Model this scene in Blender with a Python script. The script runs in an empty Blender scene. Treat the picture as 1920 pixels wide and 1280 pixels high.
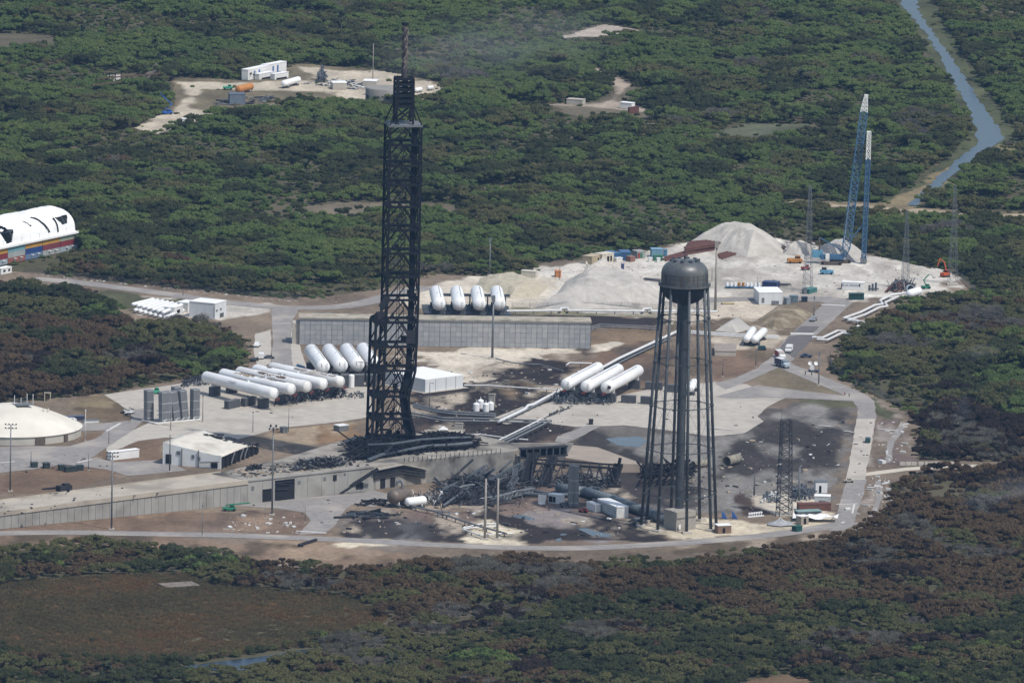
import bpy, bmesh, math, random
import numpy as np
from mathutils import Vector, Matrix
random.seed(11); np.random.seed(11)
R = math.radians
sc = bpy.context.scene
col = sc.collection

# ------------------------------------------------------------------ camera
PW, PH, FPX = 1920.0, 1280.0, 16000.0          # photograph size, focal length in its pixels (300 mm lens)
CAMZ, CAMY = 607.0, -3450.0                    # helicopter height, distance south of the pad
PITCH, ROLL = R(9.3), R(1.2)
_f = Vector((0, math.cos(PITCH), -math.sin(PITCH)))
_r = Vector((1, 0, 0)); _u = _r.cross(_f)
CR = _r*math.cos(ROLL) + _u*math.sin(ROLL)
CU = _u*math.cos(ROLL) - _r*math.sin(ROLL)
CPOS = Vector((0, CAMY, CAMZ))
cam = bpy.data.cameras.new('camera'); cam.lens = FPX/PW*36; cam.sensor_width = 36
cam.clip_start = 10; cam.clip_end = 60000
camo = bpy.data.objects.new('camera', cam); col.objects.link(camo)
m3 = Matrix((CR, CU, -_f)).transposed()
camo.matrix_world = Matrix.Translation(CPOS) @ m3.to_4x4()
sc.camera = camo

# ------------------------------------------------------------------ sky, sun, exposure
SUN_EL, SUN_AZ = R(57), R(48)                  # azimuth measured from behind the camera towards its right
sunv = Vector((math.sin(SUN_AZ)*math.cos(SUN_EL), -math.cos(SUN_AZ)*math.cos(SUN_EL), math.sin(SUN_EL)))
w = bpy.data.worlds.new('World'); sc.world = w; w.use_nodes = True
nt = w.node_tree; nt.nodes.clear()
sky = nt.nodes.new('ShaderNodeTexSky'); sky.sky_type = 'NISHITA'; sky.sun_disc = False
sky.sun_elevation = SUN_EL; sky.sun_rotation = math.atan2(sunv.x, sunv.y)
sky.air_density = 1.2; sky.dust_density = 1.5
bg = nt.nodes.new('ShaderNodeBackground'); bg.inputs[1].default_value = 0.11
wo = nt.nodes.new('ShaderNodeOutputWorld')
nt.links.new(sky.outputs[0], bg.inputs[0]); nt.links.new(bg.outputs[0], wo.inputs[0])
sl = bpy.data.lights.new('sun', 'SUN'); sl.energy = 3.1; sl.angle = R(1.2); sl.color = (1, 0.965, 0.91)
so = bpy.data.objects.new('sun', sl); col.objects.link(so)
so.rotation_euler = (-sunv).to_track_quat('-Z', 'Y').to_euler(); so.location = (300, -300, 900)
sc.view_settings.view_transform = 'Standard'; sc.view_settings.look = 'None'
sc.view_settings.exposure = 0.25; sc.view_settings.gamma = 1
sc.render.engine = 'CYCLES'
sc.cycles.max_bounces = 5; sc.cycles.diffuse_bounces = 2; sc.cycles.glossy_bounces = 2
sc.cycles.transparent_max_bounces = 8; sc.cycles.volume_bounces = 1
sc.cycles.use_adaptive_sampling = True

# ------------------------------------------------------------------ photograph pixel <-> place
def P(px, py, z=0.0):
    d = _f + CR*((px-PW/2)/FPX) + CU*((PH/2-py)/FPX)
    t = (z-CAMZ)/d.z
    return CPOS + d*t
def proj(v):
    q = Vector(v)-CPOS; d = q.dot(_f)
    return PW/2 + q.dot(CR)/d*FPX, PH/2 - q.dot(CU)/d*FPX
def SC(v): return FPX/(Vector(v)-CPOS).dot(_f)
def zup(g, py):
    lo, hi = -5.0, 400.0
    for _ in range(40):
        mid = (lo+hi)/2
        if proj((g[0], g[1], mid))[1] > py: lo = mid
        else: hi = mid
    return (lo+hi)/2
def projn(x, y, z=0.0):
    qx, qy, qz = x-CPOS.x, y-CPOS.y, z-CPOS.z
    d = qx*_f.x+qy*_f.y+qz*_f.z
    return (PW/2+(qx*CR.x+qy*CR.y+qz*CR.z)/d*FPX, PH/2-(qx*CU.x+qy*CU.y+qz*CU.z)/d*FPX)

# ------------------------------------------------------------------ numpy noise and polygons
def _hash(ix, iy, s):
    n = (ix.astype(np.int64)*374761393 + iy.astype(np.int64)*668265263 + s*974711) & 0x7fffffff
    n = ((n ^ (n >> 13))*1274126177) & 0x7fffffff
    return ((n ^ (n >> 16)) & 0xffff)/65535.0
def vnoise(x, y, s=0):
    ix, iy = np.floor(x), np.floor(y); fx, fy = x-ix, y-iy
    fx = fx*fx*(3-2*fx); fy = fy*fy*(3-2*fy)
    a, b = _hash(ix, iy, s), _hash(ix+1, iy, s); c, d = _hash(ix, iy+1, s), _hash(ix+1, iy+1, s)
    return (a*(1-fx)+b*fx)*(1-fy)+(c*(1-fx)+d*fx)*fy
def fbm(x, y, sc_, s=0, o=4):
    v, a, t = 0, 0.5, 0
    for k in range(o):
        v = v+a*vnoise(x/sc_*2**k+17*k, y/sc_*2**k-9*k, s+k); t += a; a *= 0.5
    return v/t
def sdf(x, y, poly):
    """signed distance in metres, negative inside; poly = list of (x,y)"""
    d = np.full(x.shape, 1e18); ins = np.zeros(x.shape, bool); n = len(poly)
    for i in range(n):
        ax, ay = poly[i]; bx, by = poly[(i+1) % n]
        ex, ey = bx-ax, by-ay; wx, wy = x-ax, y-ay
        t = np.clip((wx*ex+wy*ey)/(ex*ex+ey*ey+1e-9), 0, 1)
        d = np.minimum(d, (wx-ex*t)**2+(wy-ey*t)**2)
        c = (ay > y) != (by > y)
        with np.errstate(divide='ignore', invalid='ignore'):
            ins ^= c & (x < ex*(y-ay)/(ey if ey else 1e-9)+ax)
    d = np.sqrt(d); return np.where(ins, -d, d)
def wpoly(pp, z=0.0): return [(P(a, b, z).x, P(a, b, z).y) for a, b in pp]

# ------------------------------------------------------------------ materials
MATS = {}
def srgb(h):
    h = h.lstrip('#'); v = [int(h[i:i+2], 16)/255 for i in (0, 2, 4)]
    return tuple(c/12.92 if c <= .04045 else ((c+.055)/1.055)**2.4 for c in v)
def mat(name, c, rough=.8, c2=None, scale=.4, metal=0, spec=.3, bump=0, stretch=(1, 1, 1), lo=.35, hi=.65, c3=None, scale3=.05):
    """Principled surface; c and c2 mix by world-space noise, c3 adds wide stains."""
    if name in MATS: return MATS[name]
    m = bpy.data.materials.new(name); m.use_nodes = True; MATS[name] = m
    t = m.node_tree; N, L = t.nodes, t.links; b = N['Principled BSDF']
    b.inputs['Roughness'].default_value = rough; b.inputs['Metallic'].default_value = metal
    b.inputs['Specular IOR Level'].default_value = spec
    if isinstance(c, str): c = srgb(c)
    if c2 is None: c2 = tuple(x*.72 for x in c)
    if isinstance(c2, str): c2 = srgb(c2)
    g = N.new('ShaderNodeNewGeometry'); mp = N.new('ShaderNodeMapping'); mp.inputs['Scale'].default_value = stretch
    L.new(g.outputs['Position'], mp.inputs['Vector'])
    n = N.new('ShaderNodeTexNoise'); n.inputs['Scale'].default_value = scale; n.inputs['Detail'].default_value = 5; n.inputs['Roughness'].default_value = .65
    L.new(mp.outputs[0], n.inputs['Vector'])
    r = N.new('ShaderNodeMapRange'); r.inputs[1].default_value = lo; r.inputs[2].default_value = hi
    L.new(n.outputs[0], r.inputs[0])
    x = N.new('ShaderNodeMix'); x.data_type = 'RGBA'
    x.inputs[6].default_value = (*c, 1); x.inputs[7].default_value = (*c2, 1); L.new(r.outputs[0], x.inputs[0])
    out = x.outputs[2]
    if c3 is not None:
        if isinstance(c3, str): c3 = srgb(c3)
        n3 = N.new('ShaderNodeTexNoise'); n3.inputs['Scale'].default_value = scale3; n3.inputs['Detail'].default_value = 6
        L.new(g.outputs['Position'], n3.inputs['Vector'])
        r3 = N.new('ShaderNodeMapRange'); r3.inputs[1].default_value = .5; r3.inputs[2].default_value = .68; L.new(n3.outputs[0], r3.inputs[0])
        x3 = N.new('ShaderNodeMix'); x3.data_type = 'RGBA'; L.new(r3.outputs[0], x3.inputs[0]); L.new(out, x3.inputs[6]); x3.inputs[7].default_value = (*c3, 1)
        out = x3.outputs[2]
    L.new(out, b.inputs['Base Color'])
    if bump:
        bp = N.new('ShaderNodeBump'); bp.inputs['Strength'].default_value = bump; bp.inputs['Distance'].default_value = .3
        L.new(n.outputs[0], bp.inputs['Height']); L.new(bp.outputs[0], b.inputs['Normal'])
    return m

# ------------------------------------------------------------------ mesh builder and tagging
class MB:
    def __init__(s): s.v = []; s.f = []
    def add(s, vs, fs):
        o = len(s.v); s.v.extend([tuple(p) for p in vs]); s.f.extend([tuple(i+o for i in f) for f in fs]); return s
    def box(s, c, d, yaw=0.0, rot=None):
        c = Vector(c); hx, hy, hz = d[0]/2, d[1]/2, d[2]/2
        M = rot if rot is not None else Matrix.Rotation(yaw, 3, 'Z')
        vs = [c + M @ Vector((sx*hx, sy*hy, sz*hz)) for sz in (-1, 1) for sx, sy in ((-1, -1), (1, -1), (1, 1), (-1, 1))]
        return s.add(vs, [(3, 2, 1, 0), (4, 5, 6, 7), (0, 1, 5, 4), (1, 2, 6, 5), (2, 3, 7, 6), (3, 0, 4, 7)])
    def beam(s, a, b, w_=.3, h_=None):
        a, b = Vector(a), Vector(b); d = b-a; ln = d.length
        if ln < 1e-6: return s
        q = d.to_track_quat('X', 'Z').to_matrix()
        return s.box((a+b)/2, (ln, w_, h_ or w_), rot=q)
    def tube(s, a, b, r, n=10, r2=None, cap=True):
        a, b = Vector(a), Vector(b); d = b-a
        if d.length < 1e-6: return s
        q = d.to_track_quat('Z', 'Y').to_matrix(); r2 = r if r2 is None else r2
        vs = [a+q @ Vector((r*math.cos(k*2*math.pi/n), r*math.sin(k*2*math.pi/n), 0)) for k in range(n)]
        vs += [b+q @ Vector((r2*math.cos(k*2*math.pi/n), r2*math.sin(k*2*math.pi/n), 0)) for k in range(n)]
        fs = [(k, (k+1) % n, n+(k+1) % n, n+k) for k in range(n)]
        if cap: fs += [tuple(range(n-1, -1, -1)), tuple(range(n, 2*n))]
        return s.add(vs, fs)
    def poly(s, pts, r, n=8):
        for a, b in zip(pts[:-1], pts[1:]): s.tube(a, b, r, n)
        for p in pts[1:-1]: s.ball(p, r*1.04, n, 4)
        return s
    def lathe(s, prof, c=(0, 0, 0), axis=(0, 0, 1), n=24, cap=False):
        c = Vector(c); q = Vector(axis).to_track_quat('Z', 'Y').to_matrix() if tuple(axis) != (0, 0, 1) else Matrix.Identity(3)
        vs = []
        for r, z in prof:
            for k in range(n):
                a = 2*math.pi*k/n; vs.append(c+q @ Vector((r*math.cos(a), r*math.sin(a), z)))
        fs = []
        for i in range(len(prof)-1):
            for k in range(n): fs.append((i*n+k, i*n+(k+1) % n, (i+1)*n+(k+1) % n, (i+1)*n+k))
        if cap:
            fs.append(tuple(range(n-1, -1, -1))); fs.append(tuple((len(prof)-1)*n+k for k in range(n)))
        return s.add(vs, fs)
    def ball(s, c, r, n=10, m=6):
        return s.lathe([(max(1e-3, r*math.sin(math.pi*i/m)), -r*math.cos(math.pi*i/m)) for i in range(m+1)], c, n=n)
    def capsule(s, a, b, r, n=20, dome=.45, m=4):
        a, b = Vector(a), Vector(b); L = (b-a).length; d = r*dome
        pr = [(max(.02, r*math.sin(math.pi/2*i/m)), d-d*math.cos(math.pi/2*i/m)) for i in range(m+1)]
        pr += [(r, L*.33), (r, L*.66)]
        pr += [(max(.02, r*math.cos(math.pi/2*i/m)), L-d+d*math.sin(math.pi/2*i/m)) for i in range(m+1)]
        return s.lathe(pr, a, b-a, n)
    def prism(s, poly, z0, z1):
        n = len(poly); a = sum(poly[i][0]*poly[(i+1) % n][1]-poly[(i+1) % n][0]*poly[i][1] for i in range(n))
        if a < 0: poly = poly[::-1]
        g = (lambda z, p: z(p) if callable(z) else z)
        vs = [(p[0], p[1], g(z0, p)) for p in poly]+[(p[0], p[1], g(z1, p)) for p in poly]
        return s.add(vs, [tuple(range(n-1, -1, -1)), tuple(range(n, 2*n))]+[(k, (k+1) % n, n+(k+1) % n, n+k) for k in range(n)])
    def sheet(s, poly, z):
        n = len(poly); a = sum(poly[i][0]*poly[(i+1) % n][1]-poly[(i+1) % n][0]*poly[i][1] for i in range(n))
        if a < 0: poly = poly[::-1]
        return s.add([(p[0], p[1], z(p) if callable(z) else z) for p in poly], [tuple(range(n))])
    def mesh(s, name, m, org=(0, 0, 0), smooth=False):
        me = bpy.data.meshes.new(name); o = Vector(org)
        me.from_pydata([(p[0]-o.x, p[1]-o.y, p[2]-o.z) for p in s.v], [], s.f); me.update()
        if m: me.materials.append(m)
        if smooth: me.polygons.foreach_set('use_smooth', [True]*len(me.polygons))
        return me
    def build(s, name, m, parent=None, org=None, smooth=False):
        if parent is not None: org = parent['_o'] if '_o' in parent else (0, 0, 0)
        elif org is None: org = (0, 0, 0)
        o = bpy.data.objects.new(name, s.mesh(name, m, org, smooth)); col.objects.link(o)
        if parent is not None:
            o.parent = parent; o['_o'] = list(org)
        else: o.location = org; o['_o'] = list(org)
        if smooth and len(s.f) > 30:
            try: o.data.set_sharp_from_angle(angle=R(40))
            except Exception: pass
        return o
def tag(o, label, cat=None, group=None, kind=None):
    if label: o['label'] = label
    if cat: o['category'] = cat
    if group: o['group'] = group
    if kind: o['kind'] = kind
    return o
def thing(name, label, cat, loc, group=None):
    o = bpy.data.objects.new(name, None); col.objects.link(o); o.location = loc; o['_o'] = list(loc)
    o.empty_display_size = 1
    return tag(o, label, cat, group)
def copy_tree(o, parent=None):
    c = o.copy(); col.objects.link(c); c.parent = parent
    for ch in list(o.children): copy_tree(ch, c)
    return c
def link_piece(name, me, parent, loc, rot=None):
    o = bpy.data.objects.new(name, me); col.objects.link(o); o.parent = parent
    b = Vector(parent['_o']) if '_o' in parent else Vector()
    o.location = Vector(loc)-b
    if rot is not None: o.rotation_euler = rot
    return o
def yaw2(a, b): return math.atan2(b[1]-a[1], b[0]-a[0])
# ================================================================== GROUND
def ground_material():
    m = bpy.data.materials.new('soil'); m.use_nodes = True; t = m.node_tree; N, L = t.nodes, t.links; b = N['Principled BSDF']
    b.inputs['Roughness'].default_value = .95; b.inputs['Specular IOR Level'].default_value = .1
    at = N.new('ShaderNodeVertexColor'); at.layer_name = 'albedo'
    g = N.new('ShaderNodeNewGeometry')
    n = N.new('ShaderNodeTexNoise'); n.inputs['Scale'].default_value = .4; n.inputs['Detail'].default_value = 9; n.inputs['Roughness'].default_value = .75
    L.new(g.outputs['Position'], n.inputs['Vector'])
    r = N.new('ShaderNodeMapRange'); r.inputs[1].default_value = .25; r.inputs[2].default_value = .75; r.inputs[3].default_value = .5; r.inputs[4].default_value = 1.45
    L.new(n.outputs[0], r.inputs[0])
    x = N.new('ShaderNodeMix'); x.data_type = 'RGBA'; x.blend_type = 'MULTIPLY'; x.inputs[0].default_value = 1
    L.new(at.outputs[0], x.inputs[6]); L.new(r.outputs[0], x.inputs[7]); L.new(x.outputs[2], b.inputs['Base Color'])
    return m
SOIL = ground_material()
mg = mat('undergrowth', (.095, .085, .052), .95, (.065, .065, .036), scale=.12, spec=.05, c3=(.12, .10, .068), scale3=.015)
g = MB(); g.add([(-9000, -9000, -.35), (9000, -9000, -.35), (9000, 14000, -.35), (-9000, 14000, -.35)], [(0, 1, 2, 3)])
tag(g.build('ground', mg), None, kind='structure')

# colours of bare surfaces (albedo)
GRASS = (.17, .115, .067); DRY = (.235, .17, .105); SAND = (.52, .46, .37); PALE = (.50, .462, .40); BURNT = (.034, .028, .026)
MUD = (.155, .13, .115); GREY = (.26, .235, .215); GREENG = (.085, .085, .045); REDB = (.155, .105, .07)
SITE = [(-60, 1040), (0, 1035), (130, 1022), (230, 1018), (330, 1030), (430, 1043), (500, 1058), (640, 1066), (700, 1060), (790, 1050), (900, 1050),
        (1080, 1054), (1280, 1048), (1400, 1034), (1480, 1022), (1560, 1008), (1612, 985), (1655, 950), (1662, 905), (1730, 882), (1905, 878), (1905, 868), (1710, 862), (1712, 800), (1690, 772),
        (1640, 745), (1590, 722), (1557, 700), (1553, 672), (1570, 645), (1600, 615), (1640, 592), (1700, 570), (1740, 560), (1790, 562), (1835, 556), (1803, 520),
        (1760, 506), (1690, 492), (1640, 480), (1600, 470), (1500, 455), (1440, 445), (1300, 452), (1200, 475), (1110, 482), (1012, 496), (1012, 512), (960, 516),
        (900, 518), (820, 515), (790, 525), (700, 545), (610, 560), (500, 558), (380, 546), (240, 532), (120, 517), (45, 512), (-60, 500), (-60, 530), (60, 534), (185, 552), (205, 575),
        (240, 590), (250, 606), (330, 606), (380, 612), (440, 622), (468, 640), (472, 660), (475, 692), (380, 706), (290, 723), (200, 738), (90, 749), (-60, 768)]
WSITE = wpoly(SITE)
LAYERS = [  # polygon in photograph pixels at ground level, colour, edge softness (m), edge raggedness (m)
    # upper construction yard, very pale
    ([(1000, 500), (1110, 484), (1290, 455), (1450, 445), (1600, 470), (1760, 506), (1805, 522), (1790, 545), (1690, 556), (1590, 566), (1400, 560), (1340, 600), (1240, 590), (1000, 585), (960, 560), (900, 530)], PALE, 6, 10),
    ([(780, 545), (860, 525), (960, 516), (1020, 520), (1040, 545), (1000, 585), (780, 590)], SAND, 5, 8),
    ([(1235, 560), (1340, 560), (1420, 560), (1500, 580), (1520, 600), (1440, 640), (1350, 620), (1240, 600)], (.50, .43, .34), 4, 9),
    ([(240, 556), (420, 565), (500, 570), (505, 585), (420, 600), (360, 596), (260, 590)], (.46, .42, .36), 3, 3),
    ([(190, 545), (330, 560), (420, 570), (400, 580), (300, 575), (215, 578)], GREENG, 4, 6),
    ([(780, 660), (1000, 650), (1150, 640), (1060, 662), (960, 690), (900, 720), (780, 705)], SAND, 6, 12),
    ([(760, 745), (860, 720), (1000, 700), (1060, 700), (1000, 730), (900, 745), (770, 770)], DRY, 5, 9),
    ([(800, 716), (900, 700), (1010, 710), (960, 730), (840, 740)], SAND, 3, 7),
    # burnt soil north of the pad
    ([(880, 685), (960, 678), (1060, 690), (1010, 712), (920, 705)], BURNT, 3, 9),
    ([(1000, 672), (1070, 680), (1050, 690), (990, 684)], BURNT, 3, 6),
    ([(770, 735), (830, 728), (840, 742), (780, 750)], BURNT, 2, 6),
    ([(760, 765), (900, 755), (1000, 760), (1090, 792), (1090, 800), (1010, 830), (880, 835), (780, 830), (740, 815)], (.075, .055, .045), 4, 9),
    ([(780, 775), (930, 785), (1060, 795), (1000, 815), (860, 805), (780, 795)], BURNT, 3, 8),
    ([(500, 805), (660, 795), (680, 825), (600, 832), (510, 830)], (.20, .13, .075), 3, 5),
    ([(950, 590), (1240, 595), (1240, 612), (960, 606)], BURNT, 3, 5),
    ([(955, 575), (1240, 578), (1240, 592), (955, 590)], (.22, .2, .13), 3, 4),
    ([(1110, 622), (1240, 615), (1240, 700), (1210, 680), (1120, 655)], (.19, .135, .085), 6, 10),
    ([(1100, 660), (1190, 640), (1240, 640), (1240, 720), (1205, 715), (1100, 690)], (.15, .10, .068), 5, 9),
    ([(1040, 655), (1150, 640), (1170, 643), (1145, 658), (1060, 663)], SAND, 2, 3),
    ([(1340, 600), (1420, 596), (1500, 620), (1440, 650), (1345, 660)], (.42, .36, .28), 4, 7),
    ([(1340, 655), (1420, 655), (1420, 690), (1340, 712)], (.17, .115, .08), 3, 4),
    ([(1408, 702), (1450, 686), (1580, 740), (1500, 735), (1420, 722)], (.16, .13, .085), 3, 3),
    # east field, burnt and trampled
    ([(1080, 805), (1180, 795), (1320, 812), (1420, 790), (1500, 752), (1600, 750), (1600, 800), (1580, 880), (1560, 940), (1400, 965), (1240, 960), (1080, 870)], (.135, .120, .104), 4, 8),
    ([(1110, 820), (1300, 826), (1360, 850), (1350, 900), (1180, 860)], (.22, .205, .185), 6, 12),
    ([(1300, 870), (1480, 880), (1520, 920), (1460, 955), (1340, 950), (1290, 910)], (.20, .183, .163), 6, 14),
    ([(1420, 770), (1560, 760), (1590, 800), (1570, 850), (1420, 860)], (.095, .083, .073), 6, 14),
    ([(1480, 740), (1600, 745), (1600, 762), (1500, 765)], (.10, .095, .055), 3, 5),
    ([(1090, 850), (1230, 868), (1230, 885), (1130, 890)], GREENG, 3, 4),
    ([(1600, 740), (1650, 745), (1690, 775), (1690, 800), (1640, 780), (1605, 760)], GREENG, 3, 4),
    ([(1640, 775), (1712, 800), (1712, 868), (1640, 880)], (.14, .105, .09), 4, 9),
    ([(1100, 860), (1230, 890), (1230, 910), (1110, 905)], (.42, .35, .26), 3, 6),
    # south-east field between the wreckage and the ring road
    ([(960, 905), (1100, 895), (1240, 950), (1240, 1010), (1000, 1015), (760, 1010), (700, 960), (860, 955)], (.17, .125, .10), 5, 10),
    ([(940, 965), (1080, 960), (1180, 985), (1120, 1010), (960, 1008)], (.22, .19, .175), 5, 12),
    ([(900, 955), (960, 970), (1040, 1005), (980, 1015), (930, 985)], BURNT, 3, 7),
    ([(740, 985), (860, 990), (880, 1012), (760, 1018), (720, 1005)], BURNT, 4, 8),
    ([(1170, 975), (1250, 1000), (1240, 1010), (1180, 1000)], BURNT, 2, 6),
    ([(1140, 1000), (1250, 1008), (1250, 1014), (1140, 1012)], BURNT, 2, 4),
    ([(860, 990), (920, 970), (1000, 1005), (960, 1020), (870, 1018)], (.55, .48, .36), 3, 6),
    ([(1190, 985), (1300, 965), (1420, 975), (1560, 960), (1560, 985), (1440, 1005), (1320, 1012), (1200, 1005)], (.50, .43, .32), 3, 7),
    ([(1400, 935), (1470, 925), (1560, 935), (1550, 965), (1460, 970), (1420, 950)], (.52, .46, .37), 2, 3),
    ([(1380, 925), (1400, 922), (1405, 945), (1440, 962), (1400, 965), (1382, 950)], (.07, .05, .04), 2, 3),
    ([(640, 960), (720, 950), (760, 975), (740, 1000), (650, 1000)], (.15, .125, .105), 3, 6),
    # west lawns
    ([(-60, 905), (130, 862), (260, 882), (100, 920), (-60, 930)], REDB, 4, 5),
    ([(-60, 985), (300, 960), (560, 960), (585, 985), (540, 1000), (300, 1002), (-60, 1000)], (.165, .115, .08), 3, 5),
    ([(190, 850), (260, 825), (310, 820), (310, 862), (215, 868)], REDB, 3, 3),
    ([(130, 745), (200, 738), (260, 765), (250, 785), (130, 793)], (.135, .098, .062), 3, 5),
    ([(155, 812), (200, 808), (180, 825), (130, 835)], REDB, 2, 2),
    ([(-60, 1005), (250, 1000), (640, 1030), (800, 1040), (640, 1066), (430, 1045), (-60, 1035)], (.20, .14, .095), 4, 6),
    ([(480, 1005), (700, 1012), (720, 1040), (520, 1045)], (.26, .19, .13), 5, 9),
    ([(660, 1005), (760, 1010), (800, 1020), (650, 1020)], (.55, .48, .36), 3, 5),
    ([(1240, 1020), (1400, 1008), (1560, 985), (1500, 1015), (1300, 1034)], (.30, .24, .18), 3, 5),
    # broken patches: burnt streaks, ash, sand and dead grass scattered over the fields
    ([(640, 1012), (1240, 1012), (1300, 960), (1180, 880), (960, 890), (800, 940), (660, 955)], BURNT, 4, 6, .56, 22),
    ([(640, 1012), (1240, 1012), (1300, 960), (1180, 880), (960, 890), (800, 940), (660, 955)], (.36, .30, .235), 4, 6, .40, 12),
    ([(1080, 805), (1320, 812), (1500, 752), (1600, 752), (1585, 880), (1560, 940), (1240, 960), (1080, 870)], (.045, .039, .036), 4, 6, .54, 24),
    ([(1080, 805), (1320, 812), (1500, 752), (1600, 752), (1585, 880), (1560, 940), (1240, 960), (1080, 870)], (.21, .195, .175), 4, 6, .46, 16),
    ([(760, 735), (1060, 690), (1100, 790), (1000, 830), (760, 830)], BURNT, 4, 6, .57, 20),
    ([(760, 700), (1060, 660), (1100, 790), (1000, 830), (760, 830)], (.40, .34, .265), 4, 6, .43, 14),
    ([(1060, 600), (1240, 600), (1240, 720), (1205, 715), (1080, 690)], (.085, .065, .05), 4, 6, .44, 20),
    ([(1240, 600), (1430, 590), (1520, 620), (1420, 700), (1240, 715)], (.14, .105, .07), 4, 6, .48, 16),
    ([(1000, 500), (1110, 484), (1290, 455), (1450, 445), (1600, 470), (1800, 522), (1690, 556), (1400, 560), (1240, 590), (1000, 585)], (.37, .335, .285), 5, 6, .46, 26),
    ([(1000, 500), (1110, 484), (1290, 455), (1450, 445), (1600, 470), (1800, 522), (1690, 556), (1400, 560), (1240, 590), (1000, 585)], (.55, .515, .45), 5, 6, .40, 9),
    ([(-60, 1005), (250, 1000), (640, 1030), (1240, 1030), (1560, 985), (1500, 1030), (1080, 1054), (640, 1066), (430, 1045), (-60, 1035)], (.10, .075, .05), 4, 5, .47, 12),
    ([(-60, 985), (300, 960), (560, 960), (585, 985), (300, 1002), (-60, 1000)], (.235, .165, .11), 3, 5, .45, 14),
    ([(-60, 985), (300, 960), (560, 960), (585, 985), (300, 1002), (-60, 1000)], (.085, .06, .045), 3, 5, .38, 18),
    ([(130, 745), (200, 738), (260, 765), (250, 785), (130, 793)], (.21, .165, .10), 3, 5, .45, 10),
    ([(500, 805), (680, 790), (690, 830), (510, 835)], (.30, .235, .16), 3, 4, .46, 12), ([(500, 805), (680, 790), (690, 830), (510, 835)], BURNT, 3, 4, .36, 14),
    ([(1640, 740), (1712, 800), (1712, 868), (1620, 960), (1640, 780)], (.28, .24, .20), 3, 4, .43, 12),
]
def paint(X, Y, base, layers):
    C = np.empty(X.shape+(3,)); C[...] = base
    tone = fbm(X, Y, 40, 3, 5)
    C *= (.5+1.0*tone)[..., None]*(.7+.6*fbm(X, Y*.6, 7, 13, 4))[..., None]
    for k, lay in enumerate(layers):
        pp, c, soft, rag = lay[:4]
        wp = wpoly(pp); xs = [a for a, b in wp]; ys = [b for a, b in wp]; M = soft+rag+5
        sel = (X > min(xs)-M) & (X < max(xs)+M) & (Y > min(ys)-M*3) & (Y < max(ys)+M*3)
        if not sel.any(): continue
        x, y = X[sel], Y[sel]
        soft = soft*.55; d = sdf(x, y, wp)+(fbm(x, y*.45, 18, 50+k, 5)-.5)*3.4*rag+(fbm(x, y*.5, 5, 20+k, 3)-.5)*1.6*rag
        a = np.clip(.5-d/(2*soft), 0, 1); a = a*a*(3-2*a)
        if len(lay) > 4:
            cv = fbm(x, y*.42, lay[5] if len(lay) > 5 else 14, 140+k, 6); a = a*np.clip((cv-(1-lay[4])+.04)/.15, 0, 1)
        cc = np.array(c)[None]*(.62+.76*fbm(x, y*.6, 9, 90+k, 5))[:, None]
        C[sel] = C[sel]*(1-a[:, None])+cc*a[:, None]
    return C
def grid_ground(name, x0, x1, nx, y0, y1, ny, base, layers, z, mask=None, relief=0):
    xs = np.linspace(x0, x1, nx); ys = np.linspace(y0, y1, ny); X, Y = np.meshgrid(xs, ys)
    C = paint(X, Y, base, layers)
    Z = np.full(X.shape, z)+(fbm(X, Y, 14, 7, 4)-.5)*relief
    idx = np.arange(nx*ny).reshape(ny, nx)
    q = np.stack([idx[:-1, :-1], idx[:-1, 1:], idx[1:, 1:], idx[1:, :-1]], -1).reshape(-1, 4)
    if mask is not None:
        keep = mask(X, Y).ravel(); q = q[keep[q].all(1)]
    used = np.unique(q); remap = np.zeros(nx*ny, int); remap[used] = np.arange(len(used)); q = remap[q]
    V = np.stack([X.ravel(), Y.ravel(), Z.ravel()], 1)[used]; C = C.reshape(-1, 3)[used]
    me = bpy.data.meshes.new(name); me.from_pydata(V.tolist(), [], q.tolist()); me.update()
    ca = me.color_attributes.new('albedo', 'FLOAT_COLOR', 'POINT')
    ca.data.foreach_set('color', np.concatenate([C, np.ones((len(C), 1))], 1).astype(np.float32).ravel())
    me.materials.append(SOIL); me.polygons.foreach_set('use_smooth', [True]*len(me.polygons))
    o = bpy.data.objects.new(name, me); col.objects.link(o); o['kind'] = 'structure'
    return o
_c = wpoly(SITE); bx0, bx1 = min(a for a, b in _c)-6, max(a for a, b in _c)+6; by0, by1 = min(b for a, b in _c)-12, max(b for a, b in _c)+12
grid_ground('site_ground', bx0, bx1, int((bx1-bx0)/1.15), by0, by1, int((by1-by0)/1.9), (.175, .135, .098), LAYERS, -.06,
            lambda X, Y: sdf(X, Y, WSITE)+(fbm(X, Y, 12, 5)-.5)*8 < 3, relief=.08)

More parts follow.
